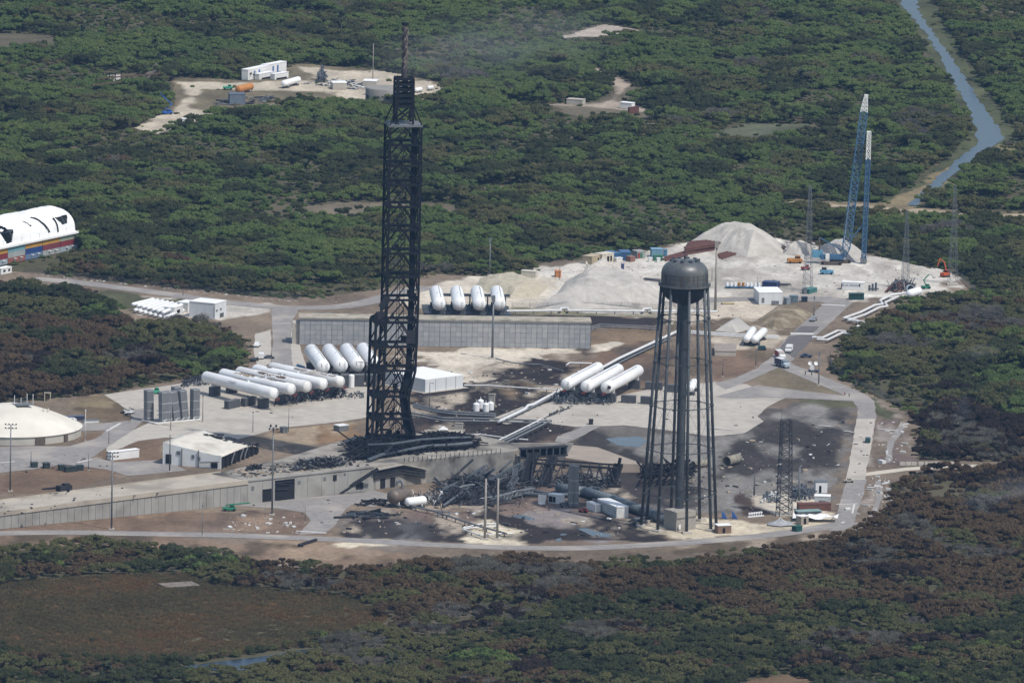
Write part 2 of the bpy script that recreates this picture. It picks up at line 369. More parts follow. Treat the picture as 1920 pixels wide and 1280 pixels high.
# clearings and tracks in the scrub
CLEAR = {
    'clearing': [(255, 240), (330, 200), (325, 150), (350, 146), (470, 152), (560, 120), (700, 130), (845, 158), (825, 182), (720, 192), (600, 200), (560, 190), (520, 200), (420, 215), (350, 232), (290, 252)],
    'marsh': [(-60, 1105), (120, 1085), (330, 1075), (420, 1100), (640, 1120), (720, 1160), (640, 1198), (450, 1220), (280, 1245), (120, 1235), (-60, 1190)],
    'canal_bank': [(1664, -60), (1728, -60), (1770, 50), (1830, 140), (1880, 220), (1905, 252), (1900, 275), (1830, 312), (1752, 370), (1705, 392), (1640, 386), (1706, 352), (1790, 288), (1812, 240), (1790, 180), (1735, 85), (1680, 15)],
    'sand_patch': [(1055, 70), (1090, 60), (1130, 46), (1155, 48), (1205, 57), (1180, 63), (1120, 68)],
    'forest_road': [(1040, 196), (1126, 192), (1158, 168), (1146, 156), (1104, 136), (1112, 126), (1165, 146), (1190, 160), (1172, 192), (1228, 208), (1222, 232), (1150, 226), (1060, 214)],
    'grass_glade': [(1340, 250), (1400, 232), (1520, 232), (1530, 255), (1430, 266), (1350, 268)],
    'dry_glade': [(560, 390), (640, 380), (740, 378), (850, 384), (862, 404), (700, 410), (580, 412)],
    'dirt_road': [(1480, 374), (1640, 380), (1720, 390), (1800, 394), (1960, 398), (1960, 418), (1790, 415), (1700, 409), (1620, 400), (1480, 392)],
    'bare_earth': [(1390, 1300), (1410, 1272), (1470, 1264), (1530, 1280), (1540, 1300)],
    'brown_glade': [(-60, 60), (80, 66), (140, 80), (40, 100), (-60, 100)],
    'mid_glade': [(900, 350), (1000, 346), (1010, 356), (900, 360)],
}
CL_LAY = {
    'clearing': [([(325, 152), (470, 155), (560, 150), (650, 160), (640, 172), (500, 170), (380, 168), (352, 200), (385, 212), (480, 198), (520, 190), (530, 196), (390, 222), (300, 250), (260, 240), (320, 212), (350, 180)], (.44, .38, .29), 3, 4),
                 ([(560, 125), (700, 132), (840, 160), (820, 182), (700, 190), (620, 180)], (.44, .38, .29), 4, 8)],
    'canal_bank': [([(1700, 400), (1640, 384), (1720, 350), (1790, 300), (1800, 305), (1730, 370)], (.21, .165, .095), 3, 5), ([(1880, 262), (1800, 330), (1720, 390), (1740, 392), (1840, 320), (1925, 280)], (.19, .16, .085), 3, 5)],
    'dirt_road': [([(1480, 378), (1640, 384), (1720, 394), (1960, 402), (1960, 408), (1720, 400), (1600, 390), (1480, 384)], (.36, .285, .20), 3, 5)],
    'marsh': [([(-60, 1110), (300, 1090), (500, 1120), (300, 1150), (-60, 1180)], (.105, .058, .027), 8, 15), ([(-60, 1105), (720, 1105), (720, 1230), (-60, 1240)], (.12, .066, .03), 8, 10, .45, 30), ([(300, 1150), (640, 1125), (700, 1160), (500, 1200), (250, 1225)], (.105, .09, .058), 8, 15)],
    'forest_road': [([(1040, 196), (1130, 193), (1165, 163), (1150, 150), (1110, 130), (1116, 127), (1165, 149), (1178, 158), (1160, 190), (1225, 206), (1220, 212), (1150, 204)], (.34, .28, .22), 3, 4)],
}
BASES = {'clearing': (.15, .125, .08), 'marsh': (.10, .068, .035), 'canal_bank': (.08, .085, .043), 'sand_patch': (.33, .28, .23), 'forest_road': (.13, .11, .075), 'grass_glade': (.10, .105, .065),
         'dry_glade': (.15, .125, .085), 'dirt_road': (.17, .14, .085), 'bare_earth': (.15, .10, .062), 'brown_glade': (.10, .088, .058), 'mid_glade': (.13, .12, .075)}
WCLEAR = {}
for nm, pp in CLEAR.items():
    wp = wpoly(pp); WCLEAR[nm] = wp
    x0, x1 = min(a for a, b in wp)-4, max(a for a, b in wp)+4; y0, y1 = min(b for a, b in wp)-6, max(b for a, b in wp)+6
    st = 1.5
    grid_ground(nm, x0, x1, max(4, int((x1-x0)/st)), y0, y1, max(4, int((y1-y0)/(st*1.8))), BASES[nm], CL_LAY.get(nm, []), -.15,
                lambda X, Y, wp=wp: sdf(X, Y, wp)+(fbm(X, Y, 12, 5)-.5)*8 < 2.5, relief=.1)

# water
def water_mat(name, c, rough=.06):
    m = mat(name, c, rough, tuple(x*.8 for x in c), scale=.2, spec=.28); return m
wm = water_mat('canal_water', (.07, .095, .12), .3)
canal = [(1672, -60), (1706, -60), (1722, 20), (1760, 75), (1800, 130), (1850, 210), (1885, 258), (1860, 275), (1836, 290), (1790, 325), (1718, 386), (1700, 384), (1748, 340), (1800, 295), (1832, 272), (1828, 235), (1808, 190), (1770, 120), (1735, 60), (1690, 10)]
def smooth_poly(wp, k=1, amp=.6):
    out = []
    n = len(wp)
    for i in range(n):
        a, b = wp[i], wp[(i+1) % n]; L = math.hypot(b[0]-a[0], b[1]-a[1]); m_ = max(1, int(L/7))
        for j in range(m_):
            t = j/m_; jx, jy = (random.uniform(-amp, amp), random.uniform(-amp, amp)) if j else (0, 0)
            out.append((a[0]+(b[0]-a[0])*t+jx, a[1]+(b[1]-a[1])*t+jy*2))
    return out
def flat(name, pp, m, z, kind='structure', amp=.3, label=None):
    wp = wpoly(pp)
    if amp: wp = smooth_poly(wp, amp=amp)
    b = MB(); b.sheet(wp, z); o = b.build(name, m); o['kind'] = kind
    if label: o['label'] = label
    return o
flat('canal_water', canal, wm, -.04, amp=1.2)
flat('creek_water', [(340, 1249), (420, 1238), (520, 1225), (600, 1214), (600, 1218), (520, 1232), (470, 1246), (455, 1256), (420, 1260), (400, 1254)], water_mat('creek_water', (.012, .02, .035), .25), -.03, amp=.8)
pm = water_mat('puddle_water', (.07, .085, .10), .2)
for pp in ([(1080, 990), (1100, 990), (1146, 1002), (1142, 1007), (1110, 1004)], [(1042, 1010), (1052, 1008), (1053, 1013), (1043, 1014)],
           [(960, 966), (980, 964), (1003, 972), (1000, 975), (965, 970)], [(1052, 1000), (1064, 1000), (1060, 1003), (1050, 1003)],
           [(1135, 822), (1200, 818), (1214, 826), (1200, 838), (1160, 835)]):
    flat('puddle', pp, pm, .02, amp=.5)
# paved surfaces -----------------------------------------------------------
asph = mat('asphalt_grey', (.285, .262, .24), .9, (.21, .195, .18), scale=.35, spec=.15, c3=(.35, .315, .275), scale3=.05)
dark = mat('asphalt_dark', (.145, .135, .13), .9, (.12, .11, .105), scale=.2, spec=.15)
conc = mat('concrete_slab', (.46, .42, .36), .9, (.37, .335, .285), scale=.22, spec=.15, c3=(.33, .295, .25), scale3=.045)
concp = mat('concrete_pale', (.46, .42, .36), .9, (.38, .35, .3), scale=.25, spec=.15)
sandm = mat('sand_fill', (.52, .46, .38), .95, (.46, .41, .33), scale=.2, spec=.1)
def road(name, line, w_, m, z=.03, wpx=None):
    """ribbon along pixel points; width in metres"""
    pts = [P(a, b) for a, b in line]; fine = []
    for i in range(len(pts)-1):          # Catmull-Rom
        p0, p1, p2, p3 = pts[max(0, i-1)], pts[i], pts[i+1], pts[min(len(pts)-1, i+2)]
        for k in range(8):
            t = k/8; fine.append(.5*((2*p1)+(p2-p0)*t+(2*p0-5*p1+4*p2-p3)*t*t+(3*p1-p0-3*p2+p3)*t**3))
    fine.append(pts[-1]); vs = []; fs = []
    for i, p in enumerate(fine):
        d = fine[min(i+1, len(fine)-1)]-fine[max(i-1, 0)]; n = Vector((-d.y, d.x, 0)).normalized()*w_/2
        vs += [(p.x+n.x, p.y+n.y, z), (p.x-n.x, p.y-n.y, z)]
        if i: fs.append((2*i-2, 2*i-1, 2*i+1, 2*i))
    b = MB(); b.add(vs, fs); o = b.build(name, m); o['kind'] = 'structure'; return o
road('ring_road', [(-60, 1001), (60, 998), (150, 998), (260, 1000), (420, 1003), (560, 1008), (700, 1014), (820, 1021), (960, 1026), (1080, 1027), (1200, 1022), (1320, 1014), (1440, 1003), (1530, 990), (1600, 978)], 9.5, asph)
flat('access_road', [(1556, 995), (1570, 960), (1580, 925), (1588, 898), (1625, 898), (1618, 930), (1608, 955), (1600, 985), (1580, 995)], asph, .045)
flat('concrete_road', [(1586, 899), (1597, 840), (1606, 785), (1642, 785), (1632, 845), (1622, 899)], mat('concrete_road', (.47, .42, .36), .9, (.40, .36, .31), scale=.3, spec=.1, c3=(.36, .33, .28), scale3=.06), .05)
flat('access_road', [(1606, 786), (1609, 765), (1598, 750), (1570, 735), (1525, 716), (1478, 697), (1448, 684), (1470, 672), (1490, 684), (1530, 700), (1580, 720), (1620, 738), (1640, 752), (1643, 786)], asph, .04)
flat('access_road', [(1340, 718), (1380, 708), (1420, 690), (1448, 668), (1468, 640), (1492, 618), (1520, 590), (1545, 570), (1550, 562), (1600, 566), (1574, 590), (1545, 616), (1510, 648), (1486, 676), (1458, 690), (1420, 706), (1390, 720), (1360, 730)], asph, .035)
flat('asphalt_patch', [(1462, 652), (1480, 630), (1500, 628), (1528, 628), (1512, 648), (1490, 672), (1478, 664)], dark, .06)
flat('asphalt_patch', [(1485, 625), (1502, 611), (1537, 612), (1524, 624)], dark, .06)
flat('access_road', [(1420, 722), (1500, 732), (1590, 742), (1600, 752), (1500, 747), (1430, 745), (1380, 748), (1340, 744)], asph, .037)
# the big concrete apron by the right-hand tanks
flat('concrete_apron', [(960, 786), (1000, 762), (1040, 752), (1140, 745), (1240, 725), (1340, 716), (1400, 720), (1440, 740), (1480, 741), (1440, 762), (1420, 780), (1432, 790), (1395, 812), (1330, 818), (1250, 806), (1170, 797), (1080, 800)], conc, .03)
flat('concrete_apron', [(915, 788), (980, 762), (1030, 766), (1000, 786), (950, 795)], conc, .034)
flat('concrete_path', [(1100, 797), (1128, 798), (1085, 820), (1062, 830), (1040, 828), (1045, 818)], asph, .036)
# the west concrete apron by the long tanks
flat('concrete_apron', [(195, 740), (240, 733), (300, 725), (380, 712), (480, 700), (640, 690), (690, 700), (700, 780), (640, 790), (520, 803), (480, 815), (430, 812), (330, 800), (250, 785), (240, 768)], conc, .03)
flat('pale_verge', [(200, 838), (250, 806), (280, 792), (330, 800), (430, 812), (480, 815), (440, 825), (310, 820), (260, 826), (200, 850)], concp, .034)
flat('access_road', [(250, 768), (270, 765), (282, 778), (250, 806), (195, 842), (165, 862), (110, 865), (-60, 872), (-60, 838), (60, 836), (130, 836), (180, 822), (205, 803), (245, 790)], asph, .038)
flat('access_road', [(-60, 872), (110, 865), (180, 858), (215, 866), (310, 862), (350, 882), (240, 892), (200, 880), (120, 870), (60, 880), (-60, 892)], asph, .042)
flat('car_park', [(130, 792), (195, 793), (245, 788), (215, 806), (150, 808)], asph, .036)
# main road from the shelter to the wall
road('perimeter_road', [(60, 522), (150, 530), (230, 540), (320, 552), (420, 566), (500, 574), (545, 577), (620, 576), (680, 568), (750, 550), (800, 538)], 11, asph, .03)
flat('access_road', [(508, 690), (512, 640), (510, 600), (508, 575), (560, 575), (555, 590), (548, 600), (545, 640), (549, 700)], asph, .045)
flat('pale_verge', [(545, 690), (546, 615), (562, 612), (562, 645), (575, 690)], concp, .033)
flat('pale_verge', [(476, 660), (478, 626), (508, 618), (508, 680), (485, 692)], concp, .033)
# apron in front of the pad building
flat('concrete_apron', [(440, 948), (500, 940), (640, 926), (700, 918), (760, 935), (700, 950), (660, 945), (645, 958), (628, 985), (608, 1000), (560, 1002), (582, 975), (570, 960), (520, 953)], asph, .038)
flat('yard_road', [(1330, 558), (1420, 556), (1480, 556), (1560, 556), (1600, 562), (1560, 572), (1540, 566), (1440, 563), (1330, 566)], asph, .033)
flat('side_track', [(1622, 886), (1700, 876), (1790, 870), (1905, 872), (1905, 877), (1790, 876), (1700, 882), (1624, 892)], sandm, .03)
flat('paved_lane', [(1641, 902), (1652, 898), (1655, 930), (1643, 960), (1632, 975), (1628, 968), (1642, 940)], asph, .03)
flat('paved_lane', [(1690, 790), (1697, 800), (1676, 830), (1672, 865), (1660, 868), (1664, 828)], asph, .03)
paint_white = mat('road_paint', (.62, .6, .56), .8, (.5, .48, .45), scale=.5)
def stripe(a, b, w_=.5, z=.06):
    A, B = P(*a), P(*b); d = (B-A); n = Vector((-d.y, d.x, 0)).normalized()*w_/2
    o = MB().add([(A.x+n.x, A.y+n.y, z), (A.x-n.x, A.y-n.y, z), (B.x-n.x, B.y-n.y, z), (B.x+n.x, B.y+n.y, z)], [(0, 1, 2, 3)]).build('road_marking', paint_white); o['kind'] = 'structure'
stripe((200, 808), (226, 793), 1.2); stripe((145, 867), (172, 861), 1.2); stripe((-10, 868), (28, 865), 1.2); stripe((1568, 945), (1609, 944), 1.1, .075); stripe((1602, 945), (1598, 962), .8, .075)
stripe((1540, 571), (1585, 573), 2.2, .07); stripe((1482, 625), (1526, 626), 4, .08); stripe((512, 607), (546, 606), .8, .075); stripe((555, 995), (612, 999), 1.4, .07)
# ================================================================== VEGETATION
def leaf_mat(name, cols, rough=.75):
    """foliage: colour by instance and by wide noise, never by depth or shade"""
    m = bpy.data.materials.new(name); m.use_nodes = True; t = m.node_tree; N, L = t.nodes, t.links; b = N['Principled BSDF']
    b.inputs['Roughness'].default_value = rough; b.inputs['Specular IOR Level'].default_value = .15
    oi = N.new('ShaderNodeObjectInfo'); g = N.new('ShaderNodeNewGeometry')
    n = N.new('ShaderNodeTexNoise'); n.inputs['Scale'].default_value = .02; n.inputs['Detail'].default_value = 4; L.new(g.outputs['Position'], n.inputs['Vector'])
    n2 = N.new('ShaderNodeTexNoise'); n2.inputs['Scale'].default_value = .9; n2.inputs['Detail'].default_value = 3; L.new(g.outputs['Position'], n2.inputs['Vector'])
    a = N.new('ShaderNodeMath'); a.operation = 'MULTIPLY_ADD'; a.inputs[1].default_value = .3; L.new(oi.outputs['Random'], a.inputs[0])
    s = N.new('ShaderNodeMath'); s.operation = 'MULTIPLY_ADD'; s.inputs[1].default_value = 1.3; s.inputs[2].default_value = -.3; L.new(n.outputs[0], s.inputs[0]); L.new(s.outputs[0], a.inputs[2])
    r = N.new('ShaderNodeValToRGB'); L.new(a.outputs[0], r.inputs[0]); e = r.color_ramp.elements
    while len(e) < len(cols): e.new(.5)
    for k, c in enumerate(cols): e[k].position = k/(len(cols)-1); e[k].color = (*c, 1)
    mr = N.new('ShaderNodeMapRange'); mr.inputs[1].default_value = .3; mr.inputs[2].default_value = .7; mr.inputs[3].default_value = .9; mr.inputs[4].default_value = 1.62; L.new(n2.outputs[0], mr.inputs[0])
    x = N.new('ShaderNodeMix'); x.data_type = 'RGBA'; x.blend_type = 'MULTIPLY'; x.inputs[0].default_value = 1; L.new(r.outputs[0], x.inputs[6]); L.new(mr.outputs[0], x.inputs[7])
    L.new(x.outputs[2], b.inputs['Base Color'])
    tl = N.new('ShaderNodeBsdfTranslucent'); L.new(x.outputs[2], tl.inputs[0]); mx = N.new('ShaderNodeMixShader'); mx.inputs[0].default_value = .42; L.new(b.outputs[0], mx.inputs[1]); L.new(tl.outputs[0], mx.inputs[2]); L.new(mx.outputs[0], N['Material Output'].inputs[0])
    return m
LM = {
    'green': leaf_mat('leaf_green', [(0.065, 0.097, 0.037), (0.091, 0.131, 0.043), (0.116, 0.159, 0.050), (0.139, 0.170, 0.053), (0.111, 0.131, 0.057)]),
    'dark': leaf_mat('leaf_dark', [(0.041, 0.050, 0.025), (0.052, 0.062, 0.028), (0.069, 0.077, 0.032), (0.066, 0.061, 0.033)]),
    'olive': leaf_mat('leaf_olive', [(0.082, 0.083, 0.039), (0.106, 0.109, 0.044), (0.132, 0.127, 0.054), (0.114, 0.100, 0.052)]),
    'brown': leaf_mat('leaf_brown', [(.072, .053, .033), (.10, .070, .040), (.13, .090, .050), (.094, .071, .046)]),
    'burnt': leaf_mat('leaf_burnt', [(0.029, 0.023, 0.020), (0.040, 0.030, 0.024), (0.051, 0.037, 0.028), (0.037, 0.034, 0.028)]),
    'grey': leaf_mat('leaf_grey', [(.125, .116, .095), (.155, .142, .118), (.145, .136, .106), (.115, .106, .088)]),
    'palm': leaf_mat('leaf_palm', [(.04, .05, .028), (.055, .065, .034), (.05, .055, .035)]),
    'reed': leaf_mat('leaf_reed', [(.15, .078, .036), (.17, .105, .05), (.125, .105, .055), (.10, .085, .042), (.16, .09, .045)]),
}
bark = mat('bark', (.12, .095, .075), .9, (.08, .065, .05), scale=2)
def crown_mesh(seed, R0=1.0, H=.62, lobes=11, cards=430, card=.13, wisp=0.0):
    """one bushy crown about 2 units wide standing on z=0: uneven lobes wrapped in leaf-sized faces"""
    rg = random.Random(seed); b = MB(); L = []
    for k in range(lobes):
        a = rg.uniform(0, 6.283); rr = math.sqrt(rg.random())*.72*R0; lr = rg.uniform(.22, .42)*R0*(1.05-.35*rr)
        top = H*(1-.55*(rr/R0)**2)*rg.uniform(.72, 1.12)
        L.append((Vector((rr*math.cos(a)*rg.uniform(.8, 1.2), rr*math.sin(a), max(.12, top-lr*.7))), lr))
    for c, lr in L:
        bm = bmesh.new(); bmesh.ops.create_icosphere(bm, subdivisions=2 if not wisp else 1, radius=lr*(.74 if not wisp else .5))
        for v in bm.verts: v.co *= rg.uniform(.82, 1.14); v.co.z *= .82
        vs = [v.co+c for v in bm.verts]; fs = [tuple(v.index for v in f.verts) for f in bm.faces]
        b.add(vs, fs); bm.free()
    for k in range(cards):
        c, lr = rg.choice(L); z = rg.uniform(-.25, 1); a = rg.uniform(0, 6.283); s = math.sqrt(max(0, 1-z*z))
        n = Vector((s*math.cos(a), s*math.sin(a), z)); p = c+n*lr*rg.uniform(.72, 1.2); p.z = max(.03, p.z)
        n = (n+Vector((rg.uniform(-.8, .8), rg.uniform(-.8, .8), rg.uniform(-.5, .8)))).normalized()
        t = n.orthogonal().normalized(); t = Matrix.Rotation(rg.uniform(0, 6.28), 3, n) @ t; u = n.cross(t); sz = card*rg.uniform(.5, 1.25)
        if wisp:
            d = (n+Vector((0, 0, .5))).normalized(); q = p+d*lr*rg.uniform(.3, .9); t = d.orthogonal().normalized()*.014
            b.add([p-t, p+t, q+t*.3, q-t*.3], [(0, 1, 2, 3)])
        else:
            b.add([p-t*sz-u*sz*.6, p+t*sz*.9-u*sz*.7, p+t*sz+u*sz*.6, p-t*sz*.7+u*sz*.8], [(0, 1, 2, 3)])
    return b
def palm_mesh(seed):
    rg = random.Random(seed); b = MB()
    for k in range(26):
        a = rg.uniform(0, 6.283); el = rg.uniform(-.5, 1.2); d = Vector((math.cos(a)*math.cos(el), math.sin(a)*math.cos(el), math.sin(el)))
        p = Vector((0, 0, 1.0)); L = rg.uniform(.32, .48); w_ = .085; u = Vector((-math.sin(a), math.cos(a), 0)); q = p
        for j in range(3):
            n = q+d*L/3; ww = w_*(1.15, 1.0, .1)[j]; w0 = w_*(.3, 1.15, 1.0)[j]
            b.add([q-u*w0, q+u*w0, n+u*ww, n-u*ww], [(0, 1, 2, 3)]); q = n; d = (d+Vector((0, 0, -.38))).normalized()
    return b
def reed_mesh(seed):
    rg = random.Random(seed); b = MB()
    for k in range(80):
        a = rg.uniform(0, 6.28); r = math.sqrt(rg.random()); p = Vector((r*math.cos(a), r*math.sin(a), 0)); q = p+Vector((rg.uniform(-.25, .25), rg.uniform(-.25, .25), rg.uniform(.25, .6)))
        t = Vector((math.cos(a+1.5), math.sin(a+1.5), 0))*.045; b.add([p-t, p+t, q+t*.4, q-t*.4], [(0, 1, 2, 3)])
    return b
PROTO = {}
def proto(kind, maker, seeds):
    c = bpy.data.collections.new('proto_'+kind); PROTO[kind] = []
    for s in seeds:
        me = maker(s).mesh('crown_'+kind, LM[kind]); o = bpy.data.objects.new('crown_'+kind, me); c.objects.link(o); PROTO[kind].append(me)
    PROTO[kind+'_c'] = c
for k_, kd in enumerate(('green', 'dark', 'olive', 'brown', 'burnt')):
    proto(kd, lambda s: crown_mesh(s, lobes=9+s % 6, cards=900, card=.062), range(100*k_, 100*k_+6))
proto('grey', lambda s: crown_mesh(s, lobes=8, cards=520, wisp=1), range(700, 704))
proto('reed', reed_mesh, range(800, 804))

def veg_kind(px, py, n1, n2, n3, rnd):
    """probabilities of kinds by place; returns array of kind indexes"""
    K = ['green', 'dark', 'olive', 'brown', 'burnt', 'grey']
    W_ = np.zeros((len(px), 6))
    W_[:] = (.56, .26, .145, .0, 0, .035)                                   # the green country behind
    def setw(mask, w_): W_[mask] = w_
    setw((py < 560) & (px < 330), (.47, .29, .19, .01, 0, .04))
    setw((py < 560) & (py > 395) & (px < 480), (.34, .32, .27, .03, 0, .04))
    setw((py < 520) & (py > 395) & (px > 1440), (.32, .33, .26, .01, 0, .08))
    setw((py >= 520) & (py < 780) & (px < 500), (.08, .40, .17, .20, .10, .05))
    setw((py >= 600) & (py < 780) & (px < 220), (.0, .22, .14, .44, .15, .05))
    setw((py >= 540) & (px > 1500), (.16, .22, .40, .06, .02, .14))
    setw((py >= 690) & (py < 780) & (px > 1500), (.24, .36, .20, .05, .10, .05))
    setw((py >= 780) & (py < 880) & (px > 1500), (.0, .06, .05, .14, .68, .07))
    t = np.clip((py-1040)/170, 0, 1)[:, None]
    bot = (1-t)*np.array([.0, .07, .12, .50, .10, .21])+t*np.array([.03, .34, .36, .12, .04, .11])
    s_ = py >= 985; W_[s_] = bot[s_]
    rz = (px > 1560) & (py >= 870) & (py < 1130); W_[rz] = (.0, .02, .10, .62, .05, .21)
    lz = (px < 480) & (py > 1000) & (py < 1100); W_[lz] = (.04, .30, .22, .34, .06, .04)
    lb = (px < 330) & (py > 1190); W_[lb] = (.02, .80, .08, .05, .05, .0)
    W_[(py < 1000)] += np.array([0, 0, .03, 0, 0, .0])
    W_ = W_*(np.stack([.35+1.6*n1, .3+1.6*(1-n1), .3+1.6*n2, .25+1.8*n3, .4+1.2*(1-n3), .1+2.6*np.clip(n2-.35, 0, 1)**1.5*3], 1))
    W_ /= W_.sum(1, keepdims=True); cs = np.cumsum(W_, 1)
    return (rnd[:, None] > cs).sum(1).clip(0, 5), K
sp = 3.55
gx = np.arange(-520, 520, sp); gy = np.arange(-640, 1760, sp*.95)
X, Y = np.meshgrid(gx, gy); X = X+(np.arange(len(gy)) % 2)[:, None]*sp/2
X = (X+np.random.uniform(-.5, .5, X.shape)*sp).ravel(); Y = (Y+np.random.uniform(-.5, .5, Y.shape)*sp).ravel()
half = 165+(Y+640)*.085+115
k0 = np.abs(X) < half; X, Y = X[k0], Y[k0]
px, py = projn(X, Y)
# bushes grow in rounded clumps: every crown belongs to one clump and follows its dome
CS = 16.5
ci_, cj_ = np.floor(X/CS), np.floor(Y/CS); best = np.full(len(X), 1e9); cid = np.zeros(len(X)); crad = np.ones(len(X)); ccx = np.zeros(len(X)); ccy = np.zeros(len(X))
for di in (-1, 0, 1):
    for dj in (-1, 0, 1):
        ii, jj = ci_+di, cj_+dj
        cx, cy = (ii+.1+.8*_hash(ii, jj, 1))*CS, (jj+.1+.8*_hash(ii, jj, 2))*CS; rc = CS*(.30+.60*_hash(ii, jj, 3)**1.3)
        d_ = np.hypot(X-cx, Y-cy)/rc; u_ = d_ < best
        best = np.where(u_, d_, best); cid = np.where(u_, _hash(ii, jj, 4), cid); crad = np.where(u_, rc, crad); ccx = np.where(u_, cx, ccx); ccy = np.where(u_, cy, ccy)
ds = sdf(X, Y, WSITE); keep = ds > 1.8+2.5*np.random.rand(len(X))
for nm, wp in WCLEAR.items():
    d_ = sdf(X, Y, wp)+(fbm(X, Y, 22, 33)-.5)*14
    keep &= d_ > 1.5
for lx in ([(-60, 522), (152, 474), (62, 452), (-60, 476)], [(345, 1246), (590, 1214), (590, 1219), (520, 1236), (460, 1256), (405, 1258)],
           [(310, 1092), (375, 1090), (378, 1106), (318, 1110)], [(-60, 505), (20, 500), (150, 478), (60, 516), (-60, 530)],
           [(180, 132), (232, 138), (238, 160), (150, 160)], [(685, 160), (740, 160), (740, 192), (690, 192)]):
    keep &= sdf(X, Y, wpoly(lx)) > 3
keep &= (best < 1.25) | (np.random.rand(len(X)) < np.where(py > 940, .8, .35))
keep &= (fbm(X, Y*.45, 55, 171, 5) < .60) | (np.random.rand(len(X)) < .16) | (py > 940)          # grassy openings
keep &= (fbm(X, Y, 38, 71, 4) > .27) | (py > 940)                                          # small natural gaps
X, Y, px, py, ds, best, cid, crad, ccx, ccy = [q_[keep] for q_ in (X, Y, px, py, ds, best, cid, crad, ccx, ccy)]
cpx, cpy = projn(ccx, ccy)
n1, n2, n3 = fbm(ccx, ccy*.55, 60, 1), fbm(ccx, ccy*.6, 45, 2), fbm(ccx, ccy*.6, 52, 3)
ki, KN = veg_kind(cpx, cpy, np.clip((n1-.5)*2.4+.5, 0, 1), np.clip((n2-.5)*2.4+.5, 0, 1), np.clip((n3-.5)*2.4+.5, 0, 1), np.clip(cid*.90+.10*np.random.rand(len(X)), 0, .9999))
rad = (1.7+1.7*np.random.rand(len(X))**1.4)*(.8+.028*crad)
top = (1.9+.37*crad*np.sqrt(np.clip(1-.8*best**2, .03, 1)))*np.random.uniform(.8, 1.18, len(X))
small = (py > 980)
rad *= np.where(small, .86, 1.0)*np.where(ds < 8, .8, 1.0); top *= np.where(small, .86, 1.05)*np.where(ds < 8, .8, 1.0)
hgt = np.clip(top/(rad*.72), .5, 1.15); zb = np.clip(top-rad*hgt*.72, 0, 20)-.4

def gn_scatter(name, pts, scl, rot, idx, coll, label):
    me = bpy.data.meshes.new(name); me.from_pydata(pts.tolist(), [], []); me.update()
    for an, ty, arr in (('scl', 'FLOAT_VECTOR', scl), ('rot', 'FLOAT_VECTOR', rot), ('idx', 'INT', idx)):
        at = me.attributes.new(an, ty, 'POINT')
        at.data.foreach_set('vector' if ty == 'FLOAT_VECTOR' else 'value', np.asarray(arr, np.float32 if ty != 'INT' else np.int32).ravel())
    o = bpy.data.objects.new(name, me); col.objects.link(o); tag(o, label, kind='stuff')
    ng = bpy.data.node_groups.new(name, 'GeometryNodeTree'); ng.interface.new_socket('Geometry', in_out='INPUT', socket_type='NodeSocketGeometry'); ng.interface.new_socket('Geometry', in_out='OUTPUT', socket_type='NodeSocketGeometry')
    N, L = ng.nodes, ng.links; gi = N.new('NodeGroupInput'); go = N.new('NodeGroupOutput')
    ci = N.new('GeometryNodeCollectionInfo'); ci.inputs[0].default_value = coll; ci.inputs[1].default_value = True; ci.inputs[2].default_value = True
    ip = N.new('GeometryNodeInstanceOnPoints'); ip.inputs['Pick Instance'].default_value = True
    def na(nm, ty):
        n = N.new('GeometryNodeInputNamedAttribute'); n.data_type = ty; n.inputs[0].default_value = nm; return n.outputs[0]
    L.new(gi.outputs[0], ip.inputs['Points']); L.new(ci.outputs[0], ip.inputs['Instance'])
    L.new(na('idx', 'INT'), ip.inputs['Instance Index']); L.new(na('rot', 'FLOAT_VECTOR'), ip.inputs['Rotation']); L.new(na('scl', 'FLOAT_VECTOR'), ip.inputs['Scale'])
    L.new(ip.outputs[0], go.inputs[0])
    md = o.modifiers.new('scatter', 'NODES'); md.node_group = ng
    return o
# the shrubs nearest the camera stand as things of their own, the rest of the thicket is one mass per kind
NEARN = 46
near = np.zeros(len(X), bool)
vis = (px > 12) & (px < 1908) & (py < 1300) & (py > 980) & (zb < 6)
LAB = {'green': 'scrub_tree', 'dark': 'oak_shrub', 'olive': 'olive_shrub', 'brown': 'scorched_shrub', 'burnt': 'charred_shrub', 'grey': 'bare_shrub'}
TXT = {'green': 'rounded bright green shrub in the thicket along the bottom edge', 'dark': 'dense dark green shrub in the thicket along the bottom edge',
       'olive': 'dull olive shrub in the thicket south of the ring road', 'brown': 'heat-browned shrub in the thicket south of the ring road',
       'burnt': 'blackened burnt shrub among brown scrub south of the ring road', 'grey': 'leafless grey twiggy bush among the scrub south of the ring road'}
for k, kd in enumerate(KN):
    cand = np.where(vis & (ki == k))[0]
    near[cand[np.argsort(-py[cand]*.3-rad[cand]*60)][:NEARN]] = True
protos_tree = {}
COLW = [(150, 'at the left picture edge'), (300, 'below the floodlight poles'), (450, 'left of the lower smoke'), (600, 'below the pad doors'), (760, 'under the smoke wisp'), (900, 'right of the lower smoke'), (1040, 'below the tan poles'), (1180, 'below the puddles'), (1340, 'below the water tower'), (1500, 'below the brown shed'), (1640, 'below the road corner'), (1780, 'near the right edge'), (2000, 'at the right picture edge')]
ROWW = [(1050, 'by the ring road'), (1110, 'in the first rows'), (1170, 'mid thicket'), (1225, 'low in the thicket'), (2000, 'on the bottom edge')]
ADJ = {'green': 'bright green', 'dark': 'dark green', 'olive': 'dull olive', 'brown': 'heat-browned', 'burnt': 'blackened', 'grey': 'leafless grey'}
def shrub_label(kd, a, b, r): return f"{'big' if r > 2.75 else 'smaller'} {ADJ[kd]} shrub {next(t for x, t in ROWW if b < x)}, {next(t for x, t in COLW if a < x)}"
